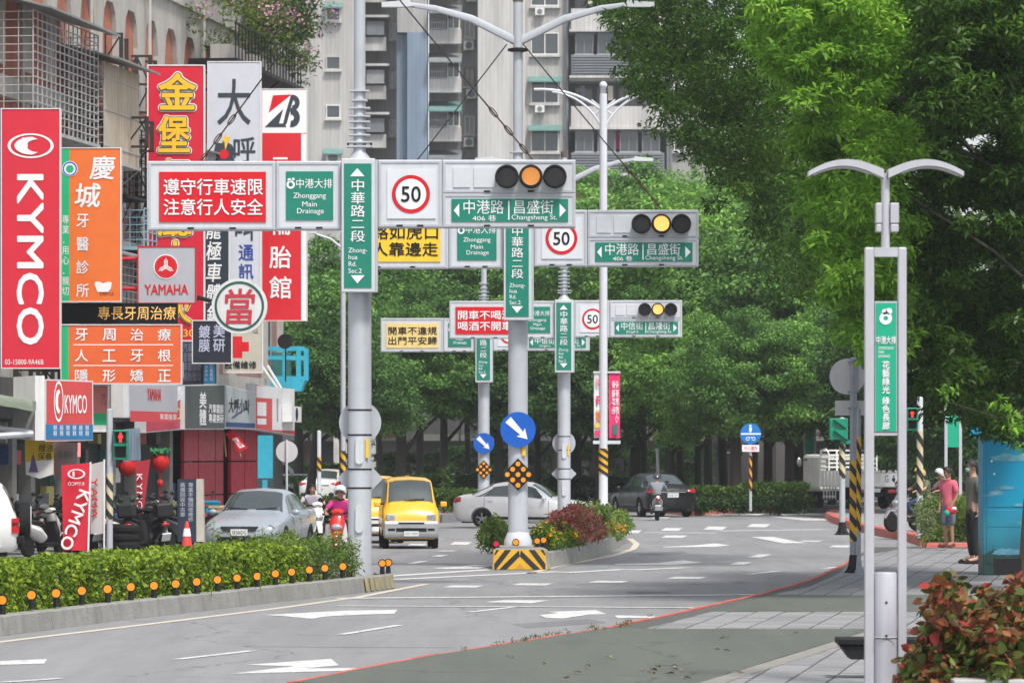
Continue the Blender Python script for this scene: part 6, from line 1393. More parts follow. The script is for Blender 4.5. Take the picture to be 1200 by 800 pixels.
for x in (-.95,.95):
    for k in range(4): MB().box(x-.02,x+.02,-.9,-.15,1.46+.17*k,1.53+.17*k).build('stake_rail', TW, o)
    MB().tube([(x,-.9,2.14),(x,-.45,2.2),(x,-.15,2.05),(x,-.12,1.4)],.03,6).build('stake_hoop', TW, o)
pl = MB().box(-.17,.17,2.15,2.17,.62,.76).build('number_plate', PLT, o)
# ---- scooters
def loft(mb, secs, n=10):
    """secs: (y, z, half width, half height) ellipses joined along the list"""
    vs = []; m = len(secs)
    for i,(y,z,w_,h) in enumerate(secs):
        a = secs[min(i+1,m-1)]; b = secs[max(i-1,0)]; t = Vector((0,a[0]-b[0],a[1]-b[1])).normalized(); up = Vector((0,-t.z,t.y))
        for k in range(n): q = 2*math.pi*k/n; vs.append(Vector((math.cos(q)*w_,y,z))+up*math.sin(q)*h)
    fs = [(i*n+k,i*n+(k+1)%n,(i+1)*n+(k+1)%n,(i+1)*n+k) for i in range(m-1) for k in range(n)]+[tuple(range(n-1,-1,-1)),tuple(range((m-1)*n,m*n))]
    return mb.add(vs, fs)
SEAT = M('scooter_seat', (.016,.016,.018), .5, var=.15, spec=.35)
def scooter(label, c1, c2, loc, rz, lean=0, group='parked scooters crowding the shop fronts', name='parked_scooter', box=False, shield=False, front_tag=None, scale=1):
    o = empty(name, loc, label, 'scooter', group, rz, scale); o.rotation_euler = (0,lean,rz)
    for y in (-.64,.60):
        w_ = MB().lathe([(.13,-.05),(.20,-.055),(.235,-.03),(.245,0),(.235,.03),(.20,.055),(.13,.05)],axis='x',n=22).build('wheel', RUBB, o, True, loc=(0,y,.245)); MB().lathe([(.001,-.045),(.05,-.05),(.14,-.03),(.14,.03),(.05,.05),(.001,.045)],axis='x',n=16).build('rim', RIM, w_)
    loft(MB(), [(-.46,.30,.05,.04),(-.60,.50,.075,.05),(-.50,.62,.13,.08),(-.44,.80,.17,.09),(-.36,.98,.12,.06)]).build('front_cowl', c1, o, True)
    loft(MB(), [(-.40,.32,.19,.02),(-.37,.55,.21,.03),(-.33,.80,.17,.03)]).build('leg_shield', c2, o, True)
    loft(MB(), [(-.86,.34,.05,.02),(-.74,.52,.075,.03),(-.55,.52,.07,.03)]).build('front_fender', c1, o, True)
    MB().box(-.16,.16,-.38,.08,.26,.32).build('floorboard', SEAT, o, bev=.02)
    loft(MB(), [(.02,.42,.14,.12),(.25,.56,.18,.16),(.55,.64,.18,.13),(.82,.72,.12,.09),(.98,.80,.05,.04)]).build('rear_body', c1, o, True)
    loft(MB(), [(.0,.70,.11,.05),(.2,.77,.16,.06),(.5,.79,.16,.06),(.8,.86,.10,.04)]).build('seat', SEAT, o, True)
    MB().tube([(-.33,-.28,.98),(-.2,-.33,1.02),(0,-.38,1.0),(.2,-.33,1.02),(.33,-.28,.98)],.022,8).build('handlebar', DARK, o, True)
    loft(MB(), [(-.46,1.0,.10,.05),(-.38,1.05,.14,.06),(-.28,1.04,.10,.04)]).build('handlebar_cover', c1, o, True)
    MB().ball((0,-.56,.72),(.12,.06,.07)).build('headlight', HEAD, o, True)
    MB().ball((0,.97,.72),(.10,.05,.04)).build('tail_light', TAIL, o, True)
    MB().prismx([(.85,.36),(1.02,.52),(1.03,.50),(.87,.34)],-.1,.1).build('number_plate', PLT, o)
    MB().tube([(.16,.05,.25),(.20,.45,.28),(.20,.85,.36)],[.03,.06,.05],8).build('exhaust', DARK, o, True)
    for s in (-1,1):
        MB().tube([(s*.22,-.33,1.03),(s*.33,-.37,1.25)],.010,5).build('mirror_stalk', DARK, o); MB().ball((s*.35,-.37,1.29),(.07,.025,.05)).build('mirror', SEAT, o, True)
    if box: MB().box(-.2,.2,.72,1.08,.88,1.2).build('top_box', SEAT, o, bev=.05)
    if shield: MB().prismx([(-.44,1.05),(-.34,1.36),(-.33,1.36),(-.42,1.05)],-.14,.14).build('windshield', M('smoked_screen',(.12,.13,.14),.15,spec=.8), o)
    if front_tag: front_tag(o)
    return o
SP = {k: paint('scooter_'+k, c, m_) for k,c,m_ in [('white',(.68,.68,.66),0),('red',(.62,.02,.02),0),('black',(.02,.02,.025),.2),('silver',(.40,.41,.43),.5),('blue',(.02,.05,.16),.2)]}
W_ = SP['white']; K_ = SP['black']
for px,Y,rz,a,b,lab,kw in [(41,96,200,K_,W_,'dark scooter with smoked windshield behind the white off-road car',dict(shield=True)),
    (52,93,150,W_,K_,'white and red scooter right of the spare wheel',{}),
    (64,99,210,SP['silver'],K_,'silver scooter standing left of the crimson flag',dict(shield=True)),
    (82,97,165,K_,K_,'black scooter directly behind the crimson flag',{}),
    (113,98,95,SP['blue'],K_,'dark blue scooter between the flag and the striped post',{}),
    (124,100,110,K_,K_,'black scooter immediately right of the striped post',dict(box=True)),
    (146,96,160,W_,K_,'white nosed scooter right of the striped post',dict(shield=True)),
    (154,102,190,K_,SP['silver'],'black scooter under the left red lantern',{}),
    (172,99,195,K_,K_,'black scooter with box below the red pennant',dict(box=True)),
    (184,95,200,K_,K_,'black scooter with wide seat under the right red lantern',dict(box=True)),
    (197,98,170,K_,W_,'black scooter left of the traffic cone',{}),
    (100,95,205,K_,SP['silver'],'black scooter tail poking out right of the flag pole',{}),
    (133,103,170,SP['silver'],K_,'silver nosed scooter deep behind the striped post',{}),
    (162,94,175,K_,K_,'black scooter in front of the pennant tip',dict(box=True)),
    (204,101,150,SP['silver'],K_,'silver scooter left of the navy board',{}),
    (192,104,185,K_,W_,'rear black scooter at the foot of the cream pillar',{}),
    (72,104,190,K_,K_,'dark scooter deep in the shop behind the flag',{}),
    (211,98,165,K_,SP['silver'],'black scooter half hidden by the navy board',{}),
    (30,101,190,K_,K_,'dark scooter deep in the shop left of the yellow banner',dict(box=True)),
    (178,107,160,W_,K_,'white scooter parked inside against the cream pillar',{}),
    (120,108,190,W_,SP['blue'],'white and blue scooter parked deep behind the grey flag',{}),
    (243,104,250,W_,SP['red'],'white scooter with red tail behind the navy board sign',{}),
    (256,107,235,K_,K_,'black scooter squeezed behind the grey sedan bonnet',{})]:
    scooter(lab,a,b,P(px,Y,0),R(rz),lean=.1,scale=.98,**kw)
# ================================================================ PEOPLE
SKIN = M('skin', (.46,.25,.17), .55, var=.05); SKIN2 = M('tanned_skin', (.36,.18,.11), .55, var=.05); HAIR = M('black_hair', (.012,.010,.009), .6, var=.2)
def skinmesh(name, chains, mat, sub=1):
    """chains: lists of (point, radius); points that coincide are merged; the first point is the root"""
    V = []; E_ = []; Rr = []
    def idx(p, r):
        p = Vector(p)
        for i, q in enumerate(V):
            if (q-p).length < 1e-4: return i
        V.append(p); Rr.append(r); return len(V)-1
    for ch in chains:
        last = None
        for p, r in ch:
            i = idx(p, r)
            if last is not None and i != last: E_.append((last,i))
            last = i
    me = bpy.data.meshes.new(name); me.from_pydata(V, E_, []); o = bpy.data.objects.new(name, me); COL.objects.link(o)
    o.modifiers.new('s','SKIN'); o.modifiers.new('u','SUBSURF').levels = sub
    for i, sv in enumerate(me.skin_vertices[0].data):
        r = Rr[i]; sv.radius = (r, r) if not isinstance(r, tuple) else r; sv.use_root = (i == 0)
    bpy.context.view_layer.update()
    out = bpy.data.meshes.new_from_object(o.evaluated_get(bpy.context.evaluated_depsgraph_get())); bpy.data.objects.remove(o)
    out.name = name; out.materials.clear(); out.materials.append(mat); out.polygons.foreach_set('use_smooth',[True]*len(out.polygons)); return out
def person(label, loc, rz, J, shirt, pants, skin=SKIN, hair='short', helmet=None, mask=False, shorts=False, sleeve=.55, scale=1, shoes=None, collar=None, grip=.6, group=None):
    o = empty('person', loc, label, 'person', group, rz, scale); J = {k: Vector(v) for k,v in J.items()}
    pe, ch, nk, hd = J['pelvis'], J['chest'], J['neck'], J['head']; up = (hd-nk).normalized(); fw = J.get('face', Vector((0,-1,0))).normalized()
    jaw = hd-up*.06+fw*.02; sk = hd+up*.045-fw*.005
    C = [[(pe,.10),(pe.lerp(ch,.5),.095),(ch,.105),(nk-up*.03,.055),(nk+up*.035,.048),(jaw,.062),(sk,.083),(hd+up*.10,.055)]]
    C.append([(jaw,.062),(hd+fw*.085-up*.012,.014)])
    for s in 'LR':
        C.append([(ch,.105),(J['sh'+s],.052),(J['el'+s],.038),(J['wr'+s],.025)])
        C.append([(pe,.10),(J['hp'+s],.078),(J['kn'+s],.054),(J['an'+s],.036),(J['to'+s],.032)])
        wr = J['wr'+s]; d = (wr-J['el'+s]).normalized(); d = (d+J.get('hd'+s,Vector((0,0,0)))).normalized(); side = d.cross(fw).normalized() if abs(d.dot(fw)) < .9 else Vector((1,0,0)); sgn = 1 if s == 'L' else -1
        palm = wr+d*.065; C.append([(wr,.025),(palm,(.022,.030))]); curl = (fw*(-.2)+Vector((0,0,-1)))*.0+side.cross(d)*grip
        for f in range(4):
            b = palm+side*(.028*(f-1.5)*.75)+d*.02; L_ = (.062,.072,.068,.052)[f]; m_ = b+(d+curl*.35).normalized()*L_*.55; e = m_+(d*.6+curl).normalized()*L_*.5
            C.append([(palm,(.022,.030)),(b,.0095),(m_,.009),(e,.0075)])
        tb = wr+d*.03+side*.03*sgn; C.append([(wr,.025),(tb,.011),(tb+d*.035+side*.02*sgn,.009)])
    place(skinmesh('body', C, skin), 'body', o)
    g = .022
    S = [[(pe+Vector((0,0,-.13)),(.15,.125)),(pe+Vector((0,0,.0)),(.142,.12)),(pe.lerp(ch,.5),(.135,.112)),(ch,(.15,.12)),(nk-up*.035,.068)]]
    for s in 'LR':
        e = J['sh'+s].lerp(J['el'+s], sleeve*1.6) if sleeve < .62 else J['el'+s]
        c_ = [(ch,(.15,.12)),(J['sh'+s],.078),(J['sh'+s].lerp(e,.55),.068),(e,.058)]
        if sleeve >= .62: c_ += [(J['el'+s].lerp(J['wr'+s],.9),.042)]
        S.append(c_)
    place(skinmesh('shirt', S, shirt), 'shirt', o)
    T_ = [[(pe+Vector((0,0,.10)),(.13,.108)),(pe-Vector((0,0,.03)),(.13,.11))]]
    for s in 'LR':
        c_ = [(pe-Vector((0,0,.03)),(.13,.11)),(J['hp'+s],.105),(J['kn'+s],.085 if shorts else .068)]
        if shorts: c_[-1] = (J['kn'+s]-Vector((0,0,.04)),.092)
        else: c_ += [(J['an'+s]+Vector((0,0,.03)),.058)]
        T_.append(c_)
    place(skinmesh('trousers' if not shorts else 'shorts', T_, pants), 'trousers' if not shorts else 'shorts', o)
    for s in 'LR': a, t = J['an'+s], J['to'+s]; MB().tube([a+(a-t)*.4-Vector((0,0,.045)), a.lerp(t,.4)-Vector((0,0,.04)), t-Vector((0,0,.012)), t+(t-a)*.25-Vector((0,0,.016))],[.035,.045,.044,.02],8,sq=.75).build('shoe', shoes or DARK, o, True)
    sd_ = up.cross(fw).normalized()
    for q in (-1,1):
        MB().ball(hd+fw*.076+sd_*q*.030+up*.012,.010,8,5).build('eye', HAIR, o, True); MB().ball(hd+sd_*q*.082-up*.005,(.014,.02,.03),8,5).build('ear', skin, o, True)
        MB().tube([hd+fw*.078+sd_*q*.018+up*.032,hd+fw*.074+sd_*q*.042+up*.031],.004,4).build('eyebrow', HAIR, o)
    MB().ball(hd+fw*.080-up*.048,(.022,.008,.006),8,5).build('mouth', M('lips',(.32,.10,.09),.5), o, True)
    rot = Matrix((sd_, -fw, up)).transposed().to_4x4()
    def shell(nm, mat, r, zmin, fcut, off=Vector((0,0,0)), thick=None):
        mb = MB(); n, m = 20, 9; vs = []
        for i in range(m+1):
            for k in range(n):
                a = 2*math.pi*k/n; front = max(0,math.cos(a)); lo = zmin+(fcut-zmin)*front**1.5; ph = lo+(math.pi/2-lo)*i/m
                v = Vector((math.cos(ph)*math.sin(a)*r[0], -math.cos(ph)*math.cos(a)*r[1], math.sin(ph)*r[2])); vs.append(rot @ v+hd+off)
        mb.add(vs, [(i*n+k,i*n+(k+1)%n,(i+1)*n+(k+1)%n,(i+1)*n+k) for i in range(m) for k in range(n)]); return mb.build(nm, mat, o, True)
    if helmet:
        hm = shell('helmet', helmet, (.135,.145,.145), -.55, .25, up*.035); shell('visor', M('smoked_visor',(.06,.07,.08),.1,spec=.9), (.128,.155,.13), .02, .16, up*.02)
        MB().tube([hd+sd_*.095+up*.0,hd-up*.10+fw*.03,hd-sd_*.095],.008,5).build('chin_strap', DARK, o)
    elif hair: shell('hair', HAIR, (.100,.106,.108), -.35 if hair=='short' else -.8, .75, up*.028-fw*.006)
    if mask: MB().ball(hd+fw*.062-up*.035,(.055,.04,.045),12,8).build('face_mask', M('mint_face_mask',(.25,.55,.50),.7), o, True)
    if collar: MB().tube([nk+fw*.07-up*.02+sd_*.0, nk+sd_*.07, nk-fw*.05, nk-sd_*.07, nk+fw*.07-up*.02],.016,6).build('collar', collar, o, True)
    return o
def stand(h=1.68, **k):
    J = dict(pelvis=(0,0,.93),chest=(0,.0,1.28),neck=(0,-.01,1.45),head=(0,-.03,1.58),shL=(.18,0,1.37),shR=(-.18,0,1.37),elL=(.23,.03,1.10),elR=(-.23,.03,1.10),wrL=(.23,-.05,.86),wrR=(-.23,-.05,.86),
        hpL=(.09,0,.88),hpR=(-.09,0,.88),knL=(.10,-.02,.48),knR=(-.10,-.02,.48),anL=(.10,.02,.085),anR=(-.10,.02,.085),toL=(.12,-.15,.05),toR=(-.12,-.15,.05)); J.update(k); return J
def ride(**k):
    J = dict(pelvis=(0,.20,.80),chest=(0,.08,1.13),neck=(0,.03,1.30),head=(0,-.01,1.43),shL=(.19,.06,1.22),shR=(-.19,.06,1.22),elL=(.31,-.08,1.06),elR=(-.31,-.08,1.06),wrL=(.27,-.27,1.02),wrR=(-.27,-.27,1.02),
        hpL=(.10,.14,.79),hpR=(-.10,.14,.79),knL=(.17,-.27,.70),knR=(-.17,-.27,.70),anL=(.13,-.16,.38),anR=(-.13,-.16,.38),toL=(.13,-.32,.35),toR=(-.13,-.32,.35)); J.update(k); return J
PKS = M('pink_polo', (.68,.13,.20), .8, var=.06, bump=.2, bscale=12); GSH = M('slate_shorts', (.13,.15,.20), .85, var=.08, bump=.2, bscale=10); OLV = M('olive_striped_shirt', (.13,.12,.10), .85, var=.25, scale=12, stretch=(1,1,5)); BTR = M('black_trousers', (.015,.015,.018), .85, var=.1); FUCH = M('fuchsia_polo', (.55,.03,.22), .8, var=.08)
PD = (1113-600)*94/F
man = person('man in pink polo and slate shorts holding a red and green bundle', (9.65,94.3,.19), R(-52), stand(wrL=(.20,-.10,.88),wrR=(-.20,-.07,.86),elR=(-.25,.02,1.11),face=(-.15,-1,0)), PKS, GSH, SKIN2, 'short', shorts=True, shoes=M('maroon_sandal',(.16,.03,.03),.7), scale=1.04, collar=PKS)
bg_ = empty('shopping_bundle', (9.65+.02,94.3-.33,.19+.82), 'small red and green bundle in the hand of the pink shirted man', 'bag')
MB().ball((0,0,0),(.13,.09,.10),12,8).build('red_cloth', M('bundle_red',(.55,.02,.04),.8,var=.2), bg_, True); MB().ball((-.10,-.05,-.06),(.07,.06,.07),10,7).build('green_cloth', M('bundle_green',(.02,.32,.22),.8,var=.2), bg_, True); MB().ball((.06,-.06,.04),(.06,.05,.04),10,7).build('white_cloth', WHITE, bg_, True)
person('man in dark striped shirt and mint face mask beside the blue cabinet', ((1141-600)*83/F+.0,83,.12), R(-75), stand(wrL=(.27,-.02,.90),wrR=(-.24,.02,.88),face=(0,-1,-.05)), OLV, BTR, SKIN, 'short', mask=True, scale=1.19).scale = (1.32,1.32,1.19)
# rider on the red scooter, coming towards us
def redtag(o): 
    MB().ball((0,-.60,.60),(.05,.03,.03)).build('gold_badge', GOLD, o, True)
scooter('red and white scooter ridden towards the camera beside the nearest gantry pole', SP['red'], W_, P(398,90,0), R(-4), 0, None, 'ridden_scooter', front_tag=redtag, scale=1.0)
person('scooter rider in a fuchsia polo and white open helmet facing the camera', P(399,90,0), R(-4), ride(), FUCH, BTR, SKIN, None, helmet=M('white_helmet',(.72,.72,.72),.25,coat=.5,var=.03), scale=1.0, collar=BLACK)
scooter('white scooter parked left of the red one behind the grey sedan tail', W_, K_, P(369,104,0), R(12), 0, None, 'ridden_scooter', scale=.98)
person('person with dark hair sitting on the white scooter behind the grey sedan', P(366,106,0), R(10), ride(wrL=(.22,-.2,1.0)), M('lilac_shirt',(.42,.38,.45),.8,var=.2), BTR, SKIN, 'short', scale=.96)
# rider behind the black sedan, seen from behind
scooter('grey white scooter seen from behind beside the black sedan', SP['silver'], W_, P(770,143,0), R(180), 0, None, 'ridden_scooter', scale=1.0)
person('helmeted scooter rider in a grey top seen from behind by the black sedan', P(770,142.8,0), R(180), ride(), M('grey_jacket',(.20,.22,.25),.8,var=.2), BTR, SKIN, None, helmet=M('dark_helmet',(.04,.04,.05),.3,coat=.4), sleeve=.7)
# riders on the right
scooter('white and black scooter with step-through waiting at the right crossing', SP['silver'], W_, P(1071,112,.2), R(-62), 0, None, 'ridden_scooter', scale=1.06, shield=True)
person('rider in an olive shirt and yellow helmet waiting on the silver scooter at the right', P(1079,112,.2), R(-62), ride(anL=(.2,-.1,.09),toL=(.2,-.25,.05)), M('olive_shirt',(.11,.13,.06),.8,var=.15), M('blue_jeans',(.03,.05,.12),.9,var=.15), SKIN, None, helmet=M('yellow_helmet',(.62,.40,.08),.3,coat=.4), scale=1.06)
scooter('black scooter behind the silver one at the right crossing', K_, K_, P(1101,113.5,.2), R(-70), 0, None, 'ridden_scooter', scale=1.04)
person('rider in a pale pink shirt and white helmet waiting behind the olive one', P(1103,113.5,.2), R(-66), ride(anL=(.2,-.1,.09),toL=(.2,-.25,.05)), M('pale_pink_shirt',(.60,.35,.38),.8,var=.1), BTR, SKIN, None, helmet=M('pale_helmet',(.62,.62,.62),.3,coat=.4), scale=1.04)
# ================================================================ SMALL STREET FURNITURE
# gull wing lamp in the foreground
Yl = 39.6; ql = Yl/F; X0 = (1037.5-600)*ql; o = empty('gull_wing_lamp', (X0,Yl,SW), 'pale grey gull wing lamp post with a tall green banner panel between two tubes', 'street lamp')
lz = lambda py: CH-(py-529)*ql-SW; lx = lambda px: (px-1037.5)*ql
LP = M('lamp_pale_grey', (.48,.48,.52), .38, .1, var=.05, dirt=.15)
for a, b in ((1013,1024),(1052,1062)): MB().box(lx(a),lx(b),-.05,.05,0,lz(290)).build('frame_tube', LP, o, bev=.012)
MB().box(lx(1024)+.001,lx(1052)-.001,-.05,.05,lz(301),lz(290)).build('frame_top', LP, o); MB().box(lx(1024)+.001,lx(1052)-.001,-.03,.03,lz(510),lz(507)).build('frame_rail', LP, o)
MB().lathe([(lx(1042.5),lz(290)),(lx(1042.5),lz(203))], n=18).build('neck', LP, o, True)
for a,b in ((1026,1033),(1043,1053)): q_ = MB().box(lx(a),lx(b),-.05,.09,lz(262),lz(238)).box(lx(a)+.003,lx(b)-.003,-.05,.088,lz(272),lz(263)).build('ballast_box', LP, o, bev=.008, kind='stuff')
for s in (-1,1):
    top = []; bot = []; n = 16
    for i in range(n+1):
        t = i/n; x = s*(0.02+t*(.72-.02)); z = lz(204)+.0+.145*math.sin(min(1,t*1.0)*math.pi*.82+.12)**1.0-.02-t*.045; th = .062*(1-t*.55)+.012
        top.append((x,z+th*.55)); bot.append((x,z-th*.55))
    pts = top+bot[::-1]; 
    MB().prism(pts if s > 0 else pts[::-1], -.10, .10).build('wing', LP, o, True)
    MB().prism([(x,z-.006) for x,z in bot[3:-1]]+[(x,z-.016) for x,z in bot[3:-1]][::-1], -.08, .08).build('light_strip', M('frosted_strip',(.5,.5,.5),.4), o)
pn = MB().box(lx(1025),lx(1051),-.03,.03,lz(506),lz(353)).build('banner_panel', LP, o)
MB().box(lx(1026),lx(1050),-.036,-.031,lz(505),lz(355)).build('green_face', M('park_green',(.0,.36,.20),.45,var=.04), pn)
cx_, cz_ = lx(1037.5), lz(373); MB().ring((cx_,cz_),.022,.058,-.042,-.038,20).disc((cx_-.01,cz_+.06),.026,-.042,-.038,14).disc((cx_+.03,cz_+.065),.03,-.042,-.038,14).build('emblem', WHITE, pn)
text('中港大排', lx(1026.5), lx(1049.5), lz(403), lz(394), -.04, WHITE, pn, .03); text('ZHONGGANG\nMAIN\nDRAINAGE', lx(1029), lx(1047), lz(419), lz(406), -.04, WHITE, pn)
text('花\n藝\n綠\n光', lx(1033.5), lx(1042), lz(461), lz(423), -.04, WHITE, pn, .03); text('綠\n色\n長\n廊', lx(1033.5), lx(1042), lz(503), lz(465), -.04, WHITE, pn, .03)
cyl = MB().lathe([(.108,0),(.108,lz(747)),(.113,lz(746.5)),(.113,lz(746)),(.108,lz(745.5)),(.108,lz(672)),(.101,lz(670)),(.001,lz(670))], n=28).build('control_drum', LP, o, True)
MB().disc((0,lz(705)),.012,-.113,-.10,12).build('lock', DARK, cyl); MB().disc((0,lz(744)),.012,-.113,-.10,12).build('lock', DARK, cyl); MB().box(-.10,.10,-.115,-.111,lz(747.5),lz(746.5)).build('seam', DARK, cyl)
# second identical lamps far off
def small_lamp(px,Y,label,w_=10,pt=495,pb=545,h=7.2):
    o = empty('gull_wing_lamp', P(px,Y,.2), label, 'street lamp')
    for s in (-1,1): MB().box(s*.2-.04,s*.2+.04,-.04,.04,0,3.4).build('frame_tube', LP, o)
    MB().box(-.159,.159,-.03,.03,CH-(pb-529)*Y/F+.3,CH-(pt-529)*Y/F).build('banner_panel', M('park_green',(.0,.36,.20)), o); MB().lathe([(.04,3.4),(.04,3.8)],n=8).build('neck', LP, o)
    for s in (-1,1): MB().prism([(0,3.8),(s*.3,3.9),(s*.55,3.82),(s*.55,3.79),(s*.3,3.86),(0,3.74)][::s],-.1,.1).build('wing', LP, o)
small_lamp(1117,118,'distant gull wing lamp frame behind the waiting riders'); small_lamp(949,165,'farthest gull wing lamp frame left of the white truck')
# striped poles
def stripe_sleeve(o, r, z0, z1, pitch=.3, nm='black_stripe', n=14, base=TYEL):
    MB().lathe([(r,z0),(r+.006,z0),(r+.006,z1),(r,z1)], n=n).build('striped_sleeve', base, o)
    z = z0; rr = r+.009
    while z < z1-pitch*.2:
        mb = MB()
        for j in range(n):
            a, b = math.pi+math.pi*j/n, math.pi+math.pi*(j+1)/n; Q = lambda t, h: (rr*math.cos(t),rr*math.sin(t),min(z1,max(z0,h)))
            ha, hb = z-math.cos(a)*pitch*.3, z-math.cos(b)*pitch*.3
            mb.add([Q(a,ha),Q(b,hb),Q(b,hb+pitch*.48),Q(a,ha+pitch*.48)],[(0,1,2,3)])
        mb.build(nm, TBLK, o); z += pitch
CRM = M('cream_stripe',(.60,.52,.33),.6,var=.12,dirt=.3)
def spole(name, px, Y, base_z, top_py, r, s0, s1, label, pitch=.3, foot=True, cat='pole', mat=GALV, sb=TYEL):
    o = empty(name, P(px,Y,base_z), label, cat); zt = CH-(top_py-529)*Y/F-base_z; zz_ = lambda py: CH-(py-529)*Y/F-base_z
    MB().lathe([(r,0),(r,zt),(r*.6,zt+.02),(.001,zt+.03)], n=14).build('pole', mat, o, True)
    if s0 is not None: stripe_sleeve(o, r, zz_(s0), zz_(s1), pitch, base=sb)
    if foot:
        MB().lathe([(r*2.6,0),(r*2.6,.03),(r*1.7,.05),(r*1.1,.32)], n=14).build('foot', DARK if foot==2 else mat, o)
        for k in range(4): a = k*math.pi/2+.4; MB().prism([(0,.03),(r*2.5,.03),(0,.3)],-.008,.008).build('rib', DARK if foot==2 else mat, o, rot=(0,0,a))
    return o, zz_
# main sign pole
MGAL = M('blue_grey_pole', (.30,.33,.37), .5, .2, var=.15, dirt=.3)
o, zz_ = spole('sign_pole', 1000, 77, SW, 420, .062, 634, 540, 'blue grey post with yellow and black stripes carrying a round sign seen from behind', .30, 2, mat=MGAL)
q = 77/F; SB = M('sign_back_grey', (.62,.61,.62), .5, .1, var=.05, dirt=.2)
MB().disc(((993.5-1000)*q,zz_(441)),21*q,.08,.095,40).build('round_sign_back', SB, o); MB().box((979-1000)*q,(1018-1000)*q,.08,.095,zz_(486.5),zz_(469)).build('plate_back', SB, o)
for py in (424,459,478): MB().box(-.10,.10,-.07,.08,zz_(py)-.012,zz_(py)+.012).build('clamp', MGAL, o)
o, zz_ = spole('sign_pole', 1006.5, 75, SW, 480, .035, 622, 512, 'thinner striped post touching the post with the round sign back', .34, 1, mat=MGAL)
o, zz_ = spole('sign_pole', 1019, 84, SW, 476, .03, 590, 540, 'thin striped post behind the left tube of the gull wing lamp', .3, False, mat=MGAL)
# green signal housings seen from behind / signal pole left of it
GRNP = M('signal_green_paint', (.0,.24,.14), .45, var=.06, dirt=.15)
o, zz_ = spole('signal_pole', 987, 108, .2, 490, .075, 560, 508, 'striped post carrying a green pedestrian signal box seen from the side', .35, 2, sb=CRM)
q = 108/F; b = MB().box((973-988)*q,(994-988)*q,-.2,.12,zz_(515),zz_(490)).build('signal_box', GRNP, o, bev=.015)
for k in range(2): MB().prism([((977-988)*q,zz_(491+12.5*k)),((992-988)*q,zz_(491+12.5*k)),((992-988)*q,zz_(502+12.5*k))],-.3,-.205).build('signal_hood', GRNP, b)
MB().box(-.05,.2,-.1,.1,zz_(520),zz_(515.5)).build('bracket', GRNP, o)
REDL = M('red_signal_light',(1,.04,.03),.4,emit=1.1,var=0)
def pedsignal(o, x, z, h, w_, gnm='signal_box', depth=.16, y=-.12):
    b = MB().box(x-w_/2,x+w_/2,y,y+depth,z-h/2,z+h/2).build(gnm, GRNP, o, bev=.015)
    for k,(c) in enumerate((z+h*.24,z-h*.24)):
        MB().box(x-w_*.34,x+w_*.34,y-.006,y+.002,c-h*.18,c+h*.18).build('signal_window', DARK, b)
        mb = MB(); mb.box(x-w_*.44,x+w_*.44,y-.14,y-.001,c+h*.2,c+h*.215); mb.box(x-w_*.45,x-w_*.42,y-.12,y-.001,c-h*.1,c+h*.2); mb.box(x+w_*.42,x+w_*.45,y-.12,y-.001,c-h*.1,c+h*.2); mb.build('signal_hood', GRNP, b)
    c = z+h*.24; s = h*.36; m_ = MB(); yy = y-.02
    m_.disc((x,c+s*.36),s*.12,yy,yy+.005,12); m_.box(x-s*.13,x+s*.13,yy,yy+.0051,c-.08*s,c+s*.24); m_.box(x-s*.22,x-s*.15,yy,yy+.005,c-.05*s,c+s*.22); m_.box(x+s*.15,x+s*.22,yy,yy+.005,c-.05*s,c+s*.22); m_.box(x-s*.12,x-s*.02,yy,yy+.005,c-s*.45,c-.09*s); m_.box(x+s*.02,x+s*.12,yy,yy+.005,c-s*.45,c-.09*s)
    m_.build('red_man', REDL, b); return b
o, zz_ = spole('signal_pole', 1078, 104, .2, 466, .075, 580, 505, 'white striped pole with a red pedestrian light at the far right crossing', .42, False, mat=WP, sb=CRM)
pedsignal(o, (1068.5-1078)*104/F, zz_(491), .56, .27)
# left pedestrian signal on grey pole
o, zz_ = spole('signal_pole', 128.5, 88, 0, 480, .066, 608, 554, 'grey pole with striped sleeve and red standing man signal at the left shops', .32, False, sb=CRM)
pedsignal(o, (142-128.5)*88/F, zz_(521), .62, .31)
# thin lamp poles at the left rear
o, zz_ = spole('street_lamp', 402, 122, 0, 272, .075, 556, 528, 'slim street lamp left of the nearest gantry with arms over the round sign', .3, False, cat='street lamp')
for s in (-1,1): MB().tube([(0,0,zz_(292)),(s*.35,0,zz_(280)),(s*.95,0,zz_(272))],[.04,.035,.03],8).build('lamp_arm', GALV, o, True); MB().box(s*.95-.2,s*.95+.2,-.08,.08,zz_(272)-.05,zz_(272)+.04).build('lamp_head', BOXG, o)
o, zz_ = spole('striped_post', 374, 150, 0, 505, .07, 552, 535, 'short pale striped post behind the curved tree trunk', .3, False, mat=WP)
o, zz_ = spole('sign_pole', 336, 126, 0, 516, .035, None, None, 'round sign seen from behind on a thin post left of the nearest gantry', foot=False); MB().disc((0,zz_(529)),12.8*126/F,.05,.065,36).build('round_sign_back', SB, o)
# blue painted column
o = empty('painted_post', P(311,122,0), 'cyan painted utility cabinet post with dark lower half', 'post'); q = 122/F
MB().box(-8.5*q,8.5*q,-.2,.2,CH-(560-529)*q,CH-(510-529)*q).build('cyan_top', CYAN, o); MB().box(-9*q,9*q,-.22,.22,0,CH-(560.4-529)*q).build('dark_base', M('dark_base_teal',(.03,.06,.07),.7,var=.3), o); MB().box(-3*q,3*q,-.23,-.221,CH-(585-529)*q,CH-(562-529)*q).build('cyan_patch', CYAN, o)
